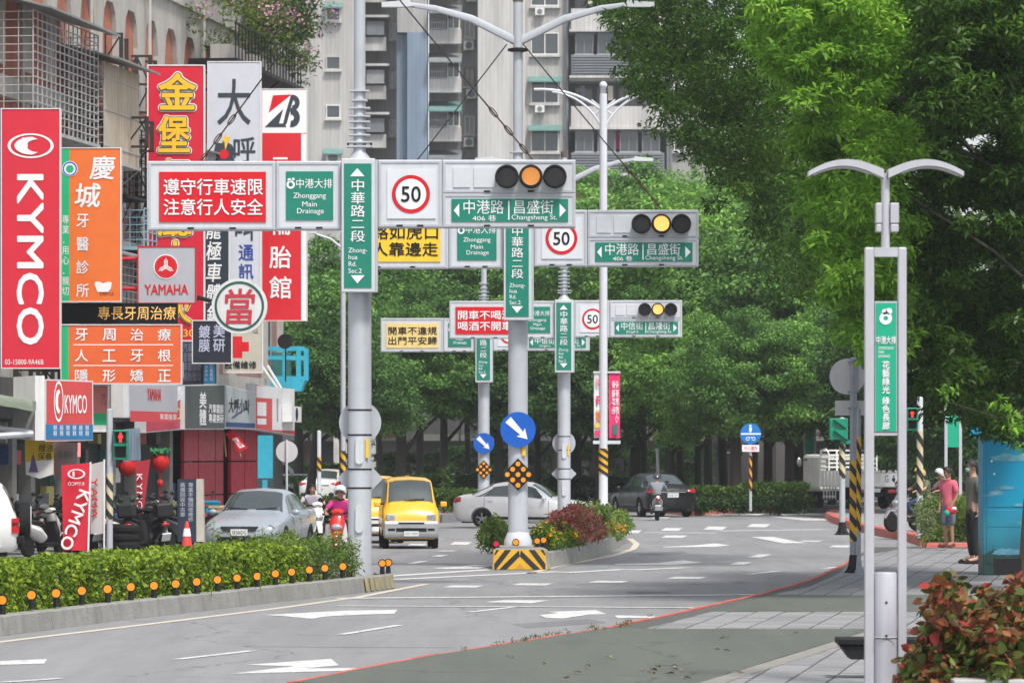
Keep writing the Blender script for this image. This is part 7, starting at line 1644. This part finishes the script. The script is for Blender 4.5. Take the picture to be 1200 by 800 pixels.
# cyan aerial basket with loudspeaker
Yc = 132; q = Yc/F; p = Wp(308,455,Yc); o = empty('work_basket', p, 'cyan steel work basket hanging beside the end of the shop signs', 'basket'); W2, H2 = 50*q, 47*q
for x in (0,W2*.5,W2*.82,W2): 
    for y in (0,1.0): MB().box(x-.05,x+.05,y-.05,y+.05,.25,H2).build('upright', CYAN, o)
for y in (0,1.0):
    for z in (.32,.95,H2): MB().box(.051,W2-.051,y-.045,y+.045,z-.06,z+.06).build('rail', CYAN, o)
MB().prism([(0,.28),(W2,.28),(W2*.9,-.08),(.35,-.12)][::-1],-.1,1.1).build('tub', CYAN, o); MB().box(.1,W2-.5,.9,.95,.4,H2-.1).build('mesh_back', M('teal_mesh',(.03,.14,.13),.7,var=.3), o)
for k in range(2): a, b = Wp(306+7*k,428,Yc-1), Wp(327+4*k,458,Yc-1); MB(p).tube([a,b],.045,6).build('stay', WE, o)
c = Wp(334,400,128); o = empty('loudspeaker', c, 'round grey horn loudspeaker above the cyan basket', 'loudspeaker'); MB().lathe([(.21,-.02),(.20,.0),(.12,.12),(.05,.28),(.07,.30),(.07,.42),(.001,.44)],axis='y',n=26).build('horn', M('horn_grey',(.22,.22,.22),.5), o, True)
MB().ball((0,.02,0),(.05,.05,.05)).build('driver', BOXG, o, True); MB().lathe([(.205,-.03),(.225,-.03),(.225,.0),(.205,.0)],axis='y',n=26).build('rim', DARK, o)
MB().box(-.02,.02,.3,.34,-1.2,-.05).build('bracket', DARK, o)
# AC on the end fascia is part of it; hanging paper flag
r = empty('hanging_notice', Wp(262,507,121), 'small tilted red and white paper notice hanging under the fascia', 'notice'); q = 121/F
MB().prism([(2*q,-1*q),(12*q,3*q),(29*q,-18*q),(18*q,-22*q)][::-1],-.05,-.03).build('red_sheet', SRED, r); MB().prism([(10*q,-7*q),(15*q,-5*q),(25*q,-16*q),(19*q,-18*q)][::-1],-.056,-.051).build('white_patch', WHITE, r); text('特價',12*q,22*q,-16*q,-8*q,-.06,SRED,r)
MB().tube([(0,0,2*q),(3*q,0,-28*q)],.03,5).build('strap', M('tan_strap',(.35,.25,.12),.8), r); MB().tube([(16*q,0,-2*q),(20*q,0,-28*q)],.02,5).build('strap', M('tan_strap',(.35,.25,.12),.8), r)
# lanterns
LANR = M('lantern_red',(.52,.004,.004),.7,var=.12,scale=8); LANG = M('lantern_green',(.01,.16,.04),.7,var=.4,scale=25)
def lantern(px,py,Y,label,tassel=True):
    q = Y/F; o = empty('lantern', Wp(px,py,Y), label, 'lantern', 'red lanterns over the shop fronts'); r = 10.5*q
    mb = MB(); mb.ball((0,0,0),(r,r,12.5*q),22,12); mb.v = [(x*(1+.03*math.cos(11*math.atan2(y,x))),y*(1+.03*math.cos(11*math.atan2(y,x))),z) for x,y,z in mb.v]; mb.build('paper_body', LANR, o, True)
    mb = MB(); rg = random.Random(3)
    for k in range(60):
        a = rg.random()*6.28; d = rg.uniform(.3,1.15)*r; h = 9*q+rg.random()*6*q; mb.cb((d*math.cos(a),d*math.sin(a),h),(.05,.05,.06),Matrix.Rotation(rg.random()*3,3,'X'))
    mb.build('green_fringe', LANG, o, kind='stuff'); MB().lathe([(r*.55,8*q),(r*1.0,10*q),(r*.9,13*q),(r*.3,15*q)],n=16).build('green_crown', LANG, o)
    MB().tube([(0,0,14*q),(0,0,24*q)],.008,4).build('cord', DARK, o)
    if tassel: MB().ball((0,0,-25*q),(4*q,4*q,4.6*q),8,6).build('tassel_bead', LANR, o); MB().tube([(0,0,-12*q),(0,0,-46*q)],.012,4).build('tassel_cord', LANR, o)
    return o
lantern(187.5,541,100,'right red lantern with green crown hanging before the cream pillar'); lantern(149,546,101,'left red lantern partly hidden by the green pedestrian signal',False)
# cloth banners, flags
def cloth(name, pts, Y, mat, label, wav=.05, cat='flag', n=14, m=6, pole=None):
    """quad cloth pts = TL,TR,BR,BL in pixels at depth Y; returns root and mapping"""
    q = Y/F; o = empty(name, Wp(*pts[3],Y), label, cat); c = Wp(*pts[3],Y); A = [Wp(*p_,Y)-c for p_ in pts]; mb = MB()
    wv = lambda u,v: wav*math.sin(5*u+3*v)*(.3+v)
    for s_ in (0,.012):
        for i in range(n+1):
            for j in range(m+1):
                v, u = i/n, j/m; p_ = A[0].lerp(A[1],u).lerp(A[3].lerp(A[2],u),v); mb.v.append((p_.x,wv(u,v)+s_,p_.z))
    K_ = (n+1)*(m+1)
    for b in (0,K_): mb.f += [tuple(reversed([b+i*(m+1)+j,b+i*(m+1)+j+1,b+(i+1)*(m+1)+j+1,b+(i+1)*(m+1)+j])) if not b else (b+i*(m+1)+j,b+i*(m+1)+j+1,b+(i+1)*(m+1)+j+1,b+(i+1)*(m+1)+j) for i in range(n) for j in range(m)]
    mb.build('cloth', mat, o, True)
    if pole: a, b = Wp(*pole[0],Y)-c, Wp(*pole[1],Y)-c; MB().tube([a,b],.022,6).build('flag_pole', WHITE, o)
    return o, (lambda px,py: ((px-pts[3][0])*q, (pts[3][1]-py)*q)), -wav*1.4-.01
o, f, y = cloth('flag', [(72,545),(105,542),(103,645),(74,644)], 91, CRIM, 'crimson feather flag with a slanting white word and oval monogram on a white pole', .03, pole=((106,541),(103,655)))
t_ = text('KYMCO',-36*91/F,36*91/F,-7*91/F,7*91/F,0,WHITE,o,.035); c0 = f(88.5,609); t_.location = (c0[0],y-.03,c0[1]); t_.rotation_euler = (0,R(109),0)
a0, b0 = f(80,568.5), f(99,564.5); text('KYMCO',a0[0],b0[0],a0[1],b0[1],y-.03,WHITE,o,.0,mirror=True)
c0 = f(90,555); MB().ring((0,0),.11,.14,-.004,0,28).box(-.06,-.03,-.004,0,-.07,.07).build('oval_emblem', WHITE, o, loc=(c0[0],y-.03,c0[1])).scale = (1.35,1,.75)
o, f, y = cloth('flag', [(105,544),(122,540),(122,625),(106,625)], 92.5, M('flag_grey',(.50,.47,.46),.8,var=.06), 'pale grey flag with red capital letters right of the crimson flag', .02, pole=((122,538),(122,650)))
for i,ch in enumerate('YAMA'): a0, b0 = f(107.5,570+i*12), f(114.5,560+i*12); text(ch,a0[0],b0[0],a0[1],b0[1],y-.02,SRED,o,.02,turn=1)
o, f, y = cloth('flag', [(159,541),(176,538),(166,618),(161,618)], 97, M('dark_red_flag',(.40,.02,.04),.8,var=.1), 'narrow dark red pennant with white letters between the two lanterns', .02)
for i,ch in enumerate('KYMC'): a0, b0 = f(160.5,563+i*10.5), f(167,555+i*10.5); text(ch,a0[0],b0[0],a0[1],b0[1],y-.02,WHITE,o,.0,turn=1)
o, f, y = cloth('banner', [(29,512),(63,517),(63,556),(30,556)], 94.5, M('banner_yellow',(.75,.52,.03),.8,var=.1), 'yellow and white shop banner with a rounded lower edge under the canopy', .02, cat='banner')
a0, b0 = f(30,560), f(63,541); MB().prism([a0,b0][0:0]+[(a0[0],b0[1]),(a0[0]+.02,a0[1]+.08),((a0[0]+b0[0])/2,a0[1]-.01),(b0[0]-.02,a0[1]+.08),(b0[0],b0[1]+.06)][::1],y-.01,y).build('white_lower', M('cream_cloth',(.62,.62,.60),.8,var=.08), o)
a0, b0 = f(44,539), f(61,520); text('機油\n保養',a0[0],b0[0],a0[1],b0[1],y-.015,BLACK,o,.0,shear=.1); a0, b0 = f(34,553), f(45,530); MB().prism([(a0[0],a0[1]),(b0[0],a0[1]),((a0[0]+b0[0])/2,b0[1])],y-.02,y-.012).build('figure_print', M('print_purple',(.12,.08,.2),.7), o)
o, f, y = cloth('banner', [(63,516),(90,519),(90,556),(63,561)], 95.5, M('banner_mauve',(.32,.22,.23),.8,var=.25), 'faded mauve shop banner right of the yellow one', .02, cat='banner'); a0, b0 = f(68,537), f(86,528); text('優惠中',a0[0],b0[0],a0[1],b0[1],y-.015,M('dull_green_print',(.1,.2,.15),.7),o)
o, f, y = cloth('banner', [(144,503),(164,501),(165,538),(144,541)], 98, M('streaky_blue_cloth',(.40,.50,.62),.7,var=.35,scale=14,stretch=(1,1,.08)), 'pale blue streaked cloth hanging behind the green pedestrian signal', .02, cat='banner')
p = Wp(91,535,96); MB(p).box(p.x,p.x+.06,96,96.05,p.z,p.z+.32).build('signal_strip', M('pink_led',(.9,.25,.25),.4,emit=.5), None, loc=tuple(p), label='tiny vertical red and white lit strip above the crimson flag', cat='light')
# navy standing board, traffic cone
Yb_ = 95; q = Yb_/F; o = empty('sign_board', Wp(208,623,Yb_), 'navy standing board with two columns of pale characters and a cream side', 'sign'); o.location.z = .3
h_ = Wp(0,561,Yb_).z-.3; MB().box(0,22*q,0,.08,0,h_).build('board', M('navy_board',(.02,.03,.06),.5), o); MB().prism([(22*q+.002,0),(31*q,0),(29.5*q,h_),(22*q+.002,h_)],.0,.4).build('cream_side', M('cream_side',(.50,.47,.40),.7,dirt=.2), o)
text('高\n價\n回\n收\n中\n古\n車',3*q,9*q,.55,h_-.08,-.006,M('pale_print',(.5,.52,.58),.6),o); text('專\n業\n手\n機\n回\n收\n維\n修',12.5*q,18.5*q,.45,h_-.08,-.006,M('pale_print',(.5,.52,.58),.6),o)
Yc = 88; o = empty('traffic_cone', P(219,Yc,0), 'red traffic cone with a white band before the navy board', 'traffic cone'); q = Yc/F
MB().box(-.2,.2,-.2,.2,0,.04).build('base', SRED, o); MB().lathe([(.16,.04),(.035,.86),(.001,.87)],n=20).build('cone', M('cone_red',(.65,.06,.05),.5,var=.08), o, True); MB().lathe([(.088,.56),(.062,.72)],n=20).build('white_band', WHITE, o, True)
# colourful goods pile
for px,py,c,l in [(232,592,(.45,.03,.04),'red plastic crate'),(258,594,(.55,.4,.2),'tan sack of fruit'),(245,588,(.02,.25,.4),'cyan plastic crate')]:
    p = Wp(px,py,104); o = empty('goods_crate', (p.x,104,p.z-.3), l+' among the goods under the crimson wall', 'crate'); MB().box(-.25,.25,-.2,.2,0,.34).build('crate', M('crate_'+l[:3],c,.6,var=.2), o, bev=.05); MB().box(-.27,.27,-.22,.22,.28,.33).build('rim', M('crate_'+l[:3],c,.6), o)
# black tyres heap and small clutter: real things between the scooters
for k,(px,Y) in enumerate([(140,93),(147,92.5),(136,94)]):
    o = empty('tyre_stack', P(px,Y,0), ['left','front','rear'][k]+' stack of black tyres right of the striped post', 'tyres')
    for j in range(4): MB().lathe([(.17,0),(.27,.0),(.31,.05),(.31,.12),(.27,.17),(.17,.17)],n=20).build('tyre', RUBB, o, True, loc=(.02*math.sin(j*2+k),0,.18*j))
# potted plants by the pillar
hp_ = [tuple(Wp(x,y,101)) for x,y in [(136,590),(146,596),(152,587),(160,598),(170,603),(142,604),(112,592),(118,598)]]
leafthing('potted_plant', L1, hp_, [[.22,.2,.2]]*8, 60, .12, 'leafy potted plants among the scooters left of the red pennant', 'plant', seed=61, asp=.35)
# blue cycle path sign
o, zz_ = spole('sign_pole', 879.5, 146, .27, 497, .05, None, None, 'round blue shared path sign on an orange striped pole', .34, False)
stripe_sleeve(o, .05, zz_(575), zz_(533), .36, base=M('orange_sleeve',(.75,.30,.02),.6)); q = 146/F; c = (0,zz_(508)); sg = MB().disc(c,12.2*q,-.09,-.07,36).build('blue_disc', M('cycle_blue',(.0,.17,.55),.4), o)
MB().box(-11.5*q,12*q,-.096,-.091,c[1]-.03,c[1]+.02).build('white_bar', WHITE, sg)
MB().disc((-.01,c[1]+.27),.04,-.096,-.091,12).prism([(-.05,c[1]+.06),(.03,c[1]+.06),(.05,c[1]+.22),(-.05,c[1]+.22)],-.096,-.091).build('walker_symbol', WHITE, sg, kind='stuff')
MB().ring((-.10,c[1]-.17),.045,.065,-.096,-.091,14).ring((.10,c[1]-.17),.045,.065,-.096,-.091,14).box(-.1,.1,-.097,-.091,c[1]-.13,c[1]-.11).build('bicycle_symbol', WHITE, sg, kind='stuff')
pl = MB().box(-10*q,10*q,-.09,-.07,zz_(529),zz_(521)).build('sub_plate', WHITE, o); text('行人優先',-8*q,8*q,zz_(527.5),zz_(522.5),-.096,SRED,pl)
o = empty('disc_marker', P(773,165,.27), 'small green round marker on a white post above the scooter rider', 'marker'); q = 165/F
MB().tube([(0,0,0),((767-773)*q+.1,0,CH-(524-529)*q-.3)],.06,8).build('post', WP, o); MB().disc((0,CH-(520-529)*q-.27),4.2*q,-.12,-.09,18).build('green_disc', M('marker_green',(.0,.35,.10),.5), o)
# painted utility cabinet
def skymat():
    m = bpy.data.materials.new('painted_sky_scene'); m.use_nodes = True; t = m.node_tree; N = t.nodes; L = t.links; b = N['Principled BSDF']; b.inputs['Roughness'].default_value = .45
    tc = N.new('ShaderNodeTexCoord'); sp = N.new('ShaderNodeSeparateXYZ'); L.new(tc.outputs['Object'], sp.inputs[0])
    r = N.new('ShaderNodeValToRGB'); e = r.color_ramp.elements; e[0].position = .0; e[0].color = (.02,.10,.13,1); e[1].position = 1; e[1].color = (.0,.27,.48,1); k = e.new(.3); k.color = (.03,.30,.42,1); k = e.new(.55); k.color = (.0,.30,.50,1)
    d = N.new('ShaderNodeMath'); d.operation = 'DIVIDE'; d.inputs[1].default_value = 2.45; L.new(sp.outputs[2], d.inputs[0]); L.new(d.outputs[0], r.inputs[0])
    n = N.new('ShaderNodeTexNoise'); n.inputs['Scale'].default_value = 2.0; n.inputs['Detail'].default_value = 7; mp = N.new('ShaderNodeMapping'); mp.inputs['Scale'].default_value = (1,1,3); L.new(tc.outputs['Object'], mp.inputs['Vector']); L.new(mp.outputs[0], n.inputs['Vector'])
    r2 = N.new('ShaderNodeMapRange'); r2.inputs['From Min'].default_value = .6; r2.inputs['From Max'].default_value = .78; r2.inputs['To Max'].default_value = .8; L.new(n.outputs[0], r2.inputs[0])
    mi = N.new('ShaderNodeMixRGB'); L.new(r2.outputs[0], mi.inputs[0]); L.new(r.outputs[0], mi.inputs[1]); mi.inputs[2].default_value = (.45,.58,.66,1)
    # painted dark hills at the foot of the cabinet
    n2 = N.new('ShaderNodeTexNoise'); n2.inputs['Scale'].default_value = 3.5; L.new(tc.outputs['Object'], n2.inputs['Vector']); ma = N.new('ShaderNodeMath'); ma.operation = 'MULTIPLY_ADD'; ma.inputs[1].default_value = -.9; L.new(n2.outputs[0], ma.inputs[0]); L.new(sp.outputs[2], ma.inputs[2])
    r3 = N.new('ShaderNodeMapRange'); r3.inputs['From Min'].default_value = .02; r3.inputs['From Max'].default_value = -.02; L.new(ma.outputs[0], r3.inputs[0]); m2 = N.new('ShaderNodeMixRGB'); L.new(r3.outputs[0], m2.inputs[0]); L.new(mi.outputs[0], m2.inputs[1]); m2.inputs[2].default_value = (.02,.07,.06,1)
    L.new(m2.outputs[0], b.inputs['Base Color']); return m
SKYM = skymat(); Yk = 75.5; q = Yk/F; p = P(1152,Yk,SW); o = empty('utility_cabinet', p, 'tall utility cabinet painted as a blue sky with clouds and dark hills', 'cabinet'); hk = CH-(513-529)*q-SW
MB().box(0,1.4,0,.8,0,hk).build('case', SKYM, o, bev=.015); MB().box(-.04,1.44,-.04,.84,hk,hk+.05).build('lid', M('cyan_lid',(.0,.28,.45),.5), o)
for x0,x1,z0,z1 in ((.06,.66,.85,1.15),(.06,.66,.20,.84),(.72,1.34,.2,1.15),(.06,1.34,1.2,hk-.1)): MB().box(x0,x1,-.012,-.001,z0,z1).build('door', SKYM, o, bev=.004)
GULL = WHITE
def cloud(cx,cy,rx,rz,s):
    mb = MB(); rg = random.Random(s); n = 26
    mb.prism([((cx-1152)*q+rx*math.cos(6.283*k/n)*(.8+.3*rg.random()), CH-(cy-529)*q-SW+rz*(math.sin(6.283*k/n) if math.sin(6.283*k/n)>0 else .35*math.sin(6.283*k/n))*(.7+.4*rg.random())) for k in range(n)],-.0185,-.0145).build('painted_cloud', M('cloud_paint',(.12,.36,.47),.5,var=.35,scale=6), o)
cloud(1185,538,.42,.11,1); cloud(1177,572,.20,.05,2); cloud(1180,648,.26,.10,3); cloud(1196,592,.13,.04,4)
for (x,y_) in ((1162,540),(1165,555)): MB().disc(((x-1152)*q,CH-(y_-529)*q-SW),.02,-.02,-.015,10).build('painted_bird', WHITE, o)
# cyan sign hidden by leaves above it
p = Wp(1137,513,80); MB().box(0,.35,0,.06,0,.2).build('cyan_board', M('cyan_lid',(.0,.28,.45)), loc=tuple(p), label='small cyan board half hidden by leaves left of the cabinet top', cat='sign')
# trunk at the right edge
o = empty('tree_trunk', P(1206,66,SW), 'rough dark brown trunk at the right picture edge beside the cabinet', 'tree'); MB().tube([(0,0,-.1),(.02,0,.6),(.06,0,1.4),(.2,0,2.6),(.5,0,4.5)],[.26,.17,.15,.15,.13],14).build('trunk', M('brown_bark',(.10,.055,.035),.95,var=.35,scale=6,bump=1,bscale=15,stretch=(1,1,.3)), o, True)
MB().box(-.62,-.22,-.9,-.6,.3,.55).build('uplight', DARK, o)
# shrub bed behind the man
hedge_ = lambda *a, **k: None
C = []; rg = random.Random(12)
for k in range(190):
    px = rg.uniform(1080,1150); top = 577+abs(px-1110)*.25+rg.uniform(0,6); py = rg.uniform(top,634); C.append(tuple(Wp(px,py,rg.uniform(99,103))))
C = [(x,y,max(z,.3)) for x,y,z in C]
leafthing('shrub', leafM('fresh_shrub_leaf', [(.04,.08,.012),(.10,.18,.03),(.20,.30,.06),(.32,.40,.10)], .35), C, [[.22,.22,.18]]*190, 46, .12, 'fresh green grassy shrub behind the man in pink', 'shrub', seed=13, stems=False, asp=.28)
C = [tuple(Wp(rg.uniform(1076,1092),rg.uniform(592,622),98)) for k in range(24)]
leafthing('shrub', leafM('pale_shrub_leaf', [(.12,.16,.07),(.22,.27,.12),(.3,.34,.18)], .35), C, [[.14,.14,.2]]*24, 30, .10, 'paler feathery shrub at the left end of the green shrub bed', 'shrub', seed=14, stems=False, asp=.2)
# red-leaved foreground bush with planter, bench
LC = leafM('copper_leaf', [(.035,.08,.015),(.09,.13,.02),(.15,.03,.025),(.07,.10,.02),(.36,.045,.04),(.10,.06,.025),(.08,.13,.02),(.38,.13,.05),(.04,.10,.02),(.06,.12,.02),(.45,.06,.09),(.05,.10,.02)], .25, .35); LCG = leafM('copper_green_leaf', [(.03,.07,.015),(.07,.13,.02),(.16,.22,.04),(.22,.14,.04)], .3)
C = []; PL = [(1062,802),(1070,770),(1095,745),(1082,720),(1085,700),(1110,685),(1150,688),(1180,678),(1230,675),(1230,812),(1062,812)]
while len(C) < 95:
    x, y_ = rg.uniform(1055,1230), rg.uniform(675,812)
    if inpoly(x,y_,PL): C.append(tuple(Wp(x,y_,rg.uniform(36,39.5))))
leafthing('copperleaf_bush', LC, C, [[.15,.15,.11]]*95, 60, .098, 'large coppery red and green leaved bush in the bottom right corner', 'bush', seed=15, stems=False, asp=.85, up=.7, out=.8, droop=.5, rich=True)
C = [c for c in C if c[2] < .75]
leafthing('understorey_plant', LCG, [(x,y-.1,z-.1) for x,y,z in C][:45], [[.12,.12,.1]]*45, 22, .12, 'darker green leaves low inside the coppery bush', 'plant', seed=16, stems=False, asp=.6, rich=True)
p = Wp(1130,792,36.5); o = empty('planter', (p.x,36.3,SW), 'pale stone planter edge under the coppery bush', 'planter')
for k in range(3): MB().box(-.15+k*.62,.46+k*.62,-.4,.0,-.1,p.z-SW).build('edging_stone', M('pale_stone',(.45,.44,.43),.8,var=.08,dirt=.2), o, bev=.01)
MB().box(-.1,1.7,.02,3.2,-.1,p.z-SW-.08).build('soil', SOIL, o)
Yb = 41; p = Wp(983,760,Yb); q = Yb/F; o = empty('bench', (p.x,Yb,SW), 'black slatted bench end peeking out behind the gull wing lamp base', 'bench'); zt = CH-(748-529)*q-SW
for k in range(6): MB().box(0,1.75,k*.09,k*.09+.075,zt-.06,zt).build('seat_slat', DARK, o, bev=.008)
MB().prism([(.02,zt-.07),(1.73,zt-.07),(1.6,zt-.2),(.12,zt-.2)][::-1],.03,.5).build('under_frame', DARK, o)
for x in (.3,1.35): MB().box(x,x+.14,.08,.45,0,zt-.2).build('leg', M('bench_leg_stone',(.20,.18,.11),.9,var=.2), o)
p = G(1108,684,SW); MB().box(-.16,.16,-.1,.1,0,.07).build('floor_lamp', DARK, loc=tuple(p), label='small flat black ground lamp on the tiles behind the coppery bush', cat='ground lamp')
# ================================================================ AIR
hm = bpy.data.materials.new('pale_haze'); hm.use_nodes = True; t = hm.node_tree; t.nodes.clear()
pv = t.nodes.new('ShaderNodeVolumePrincipled'); ou = t.nodes.new('ShaderNodeOutputMaterial'); pv.inputs['Density'].default_value = .0003; pv.inputs['Color'].default_value = (.93,.95,.97,1); pv.inputs['Anisotropy'].default_value = .2
t.links.new(pv.outputs[0], ou.inputs['Volume'])
MB().box(-400,400,-30,1200,-2,50).build('haze', hm, kind='stuff', label='pale humid haze over the whole street')
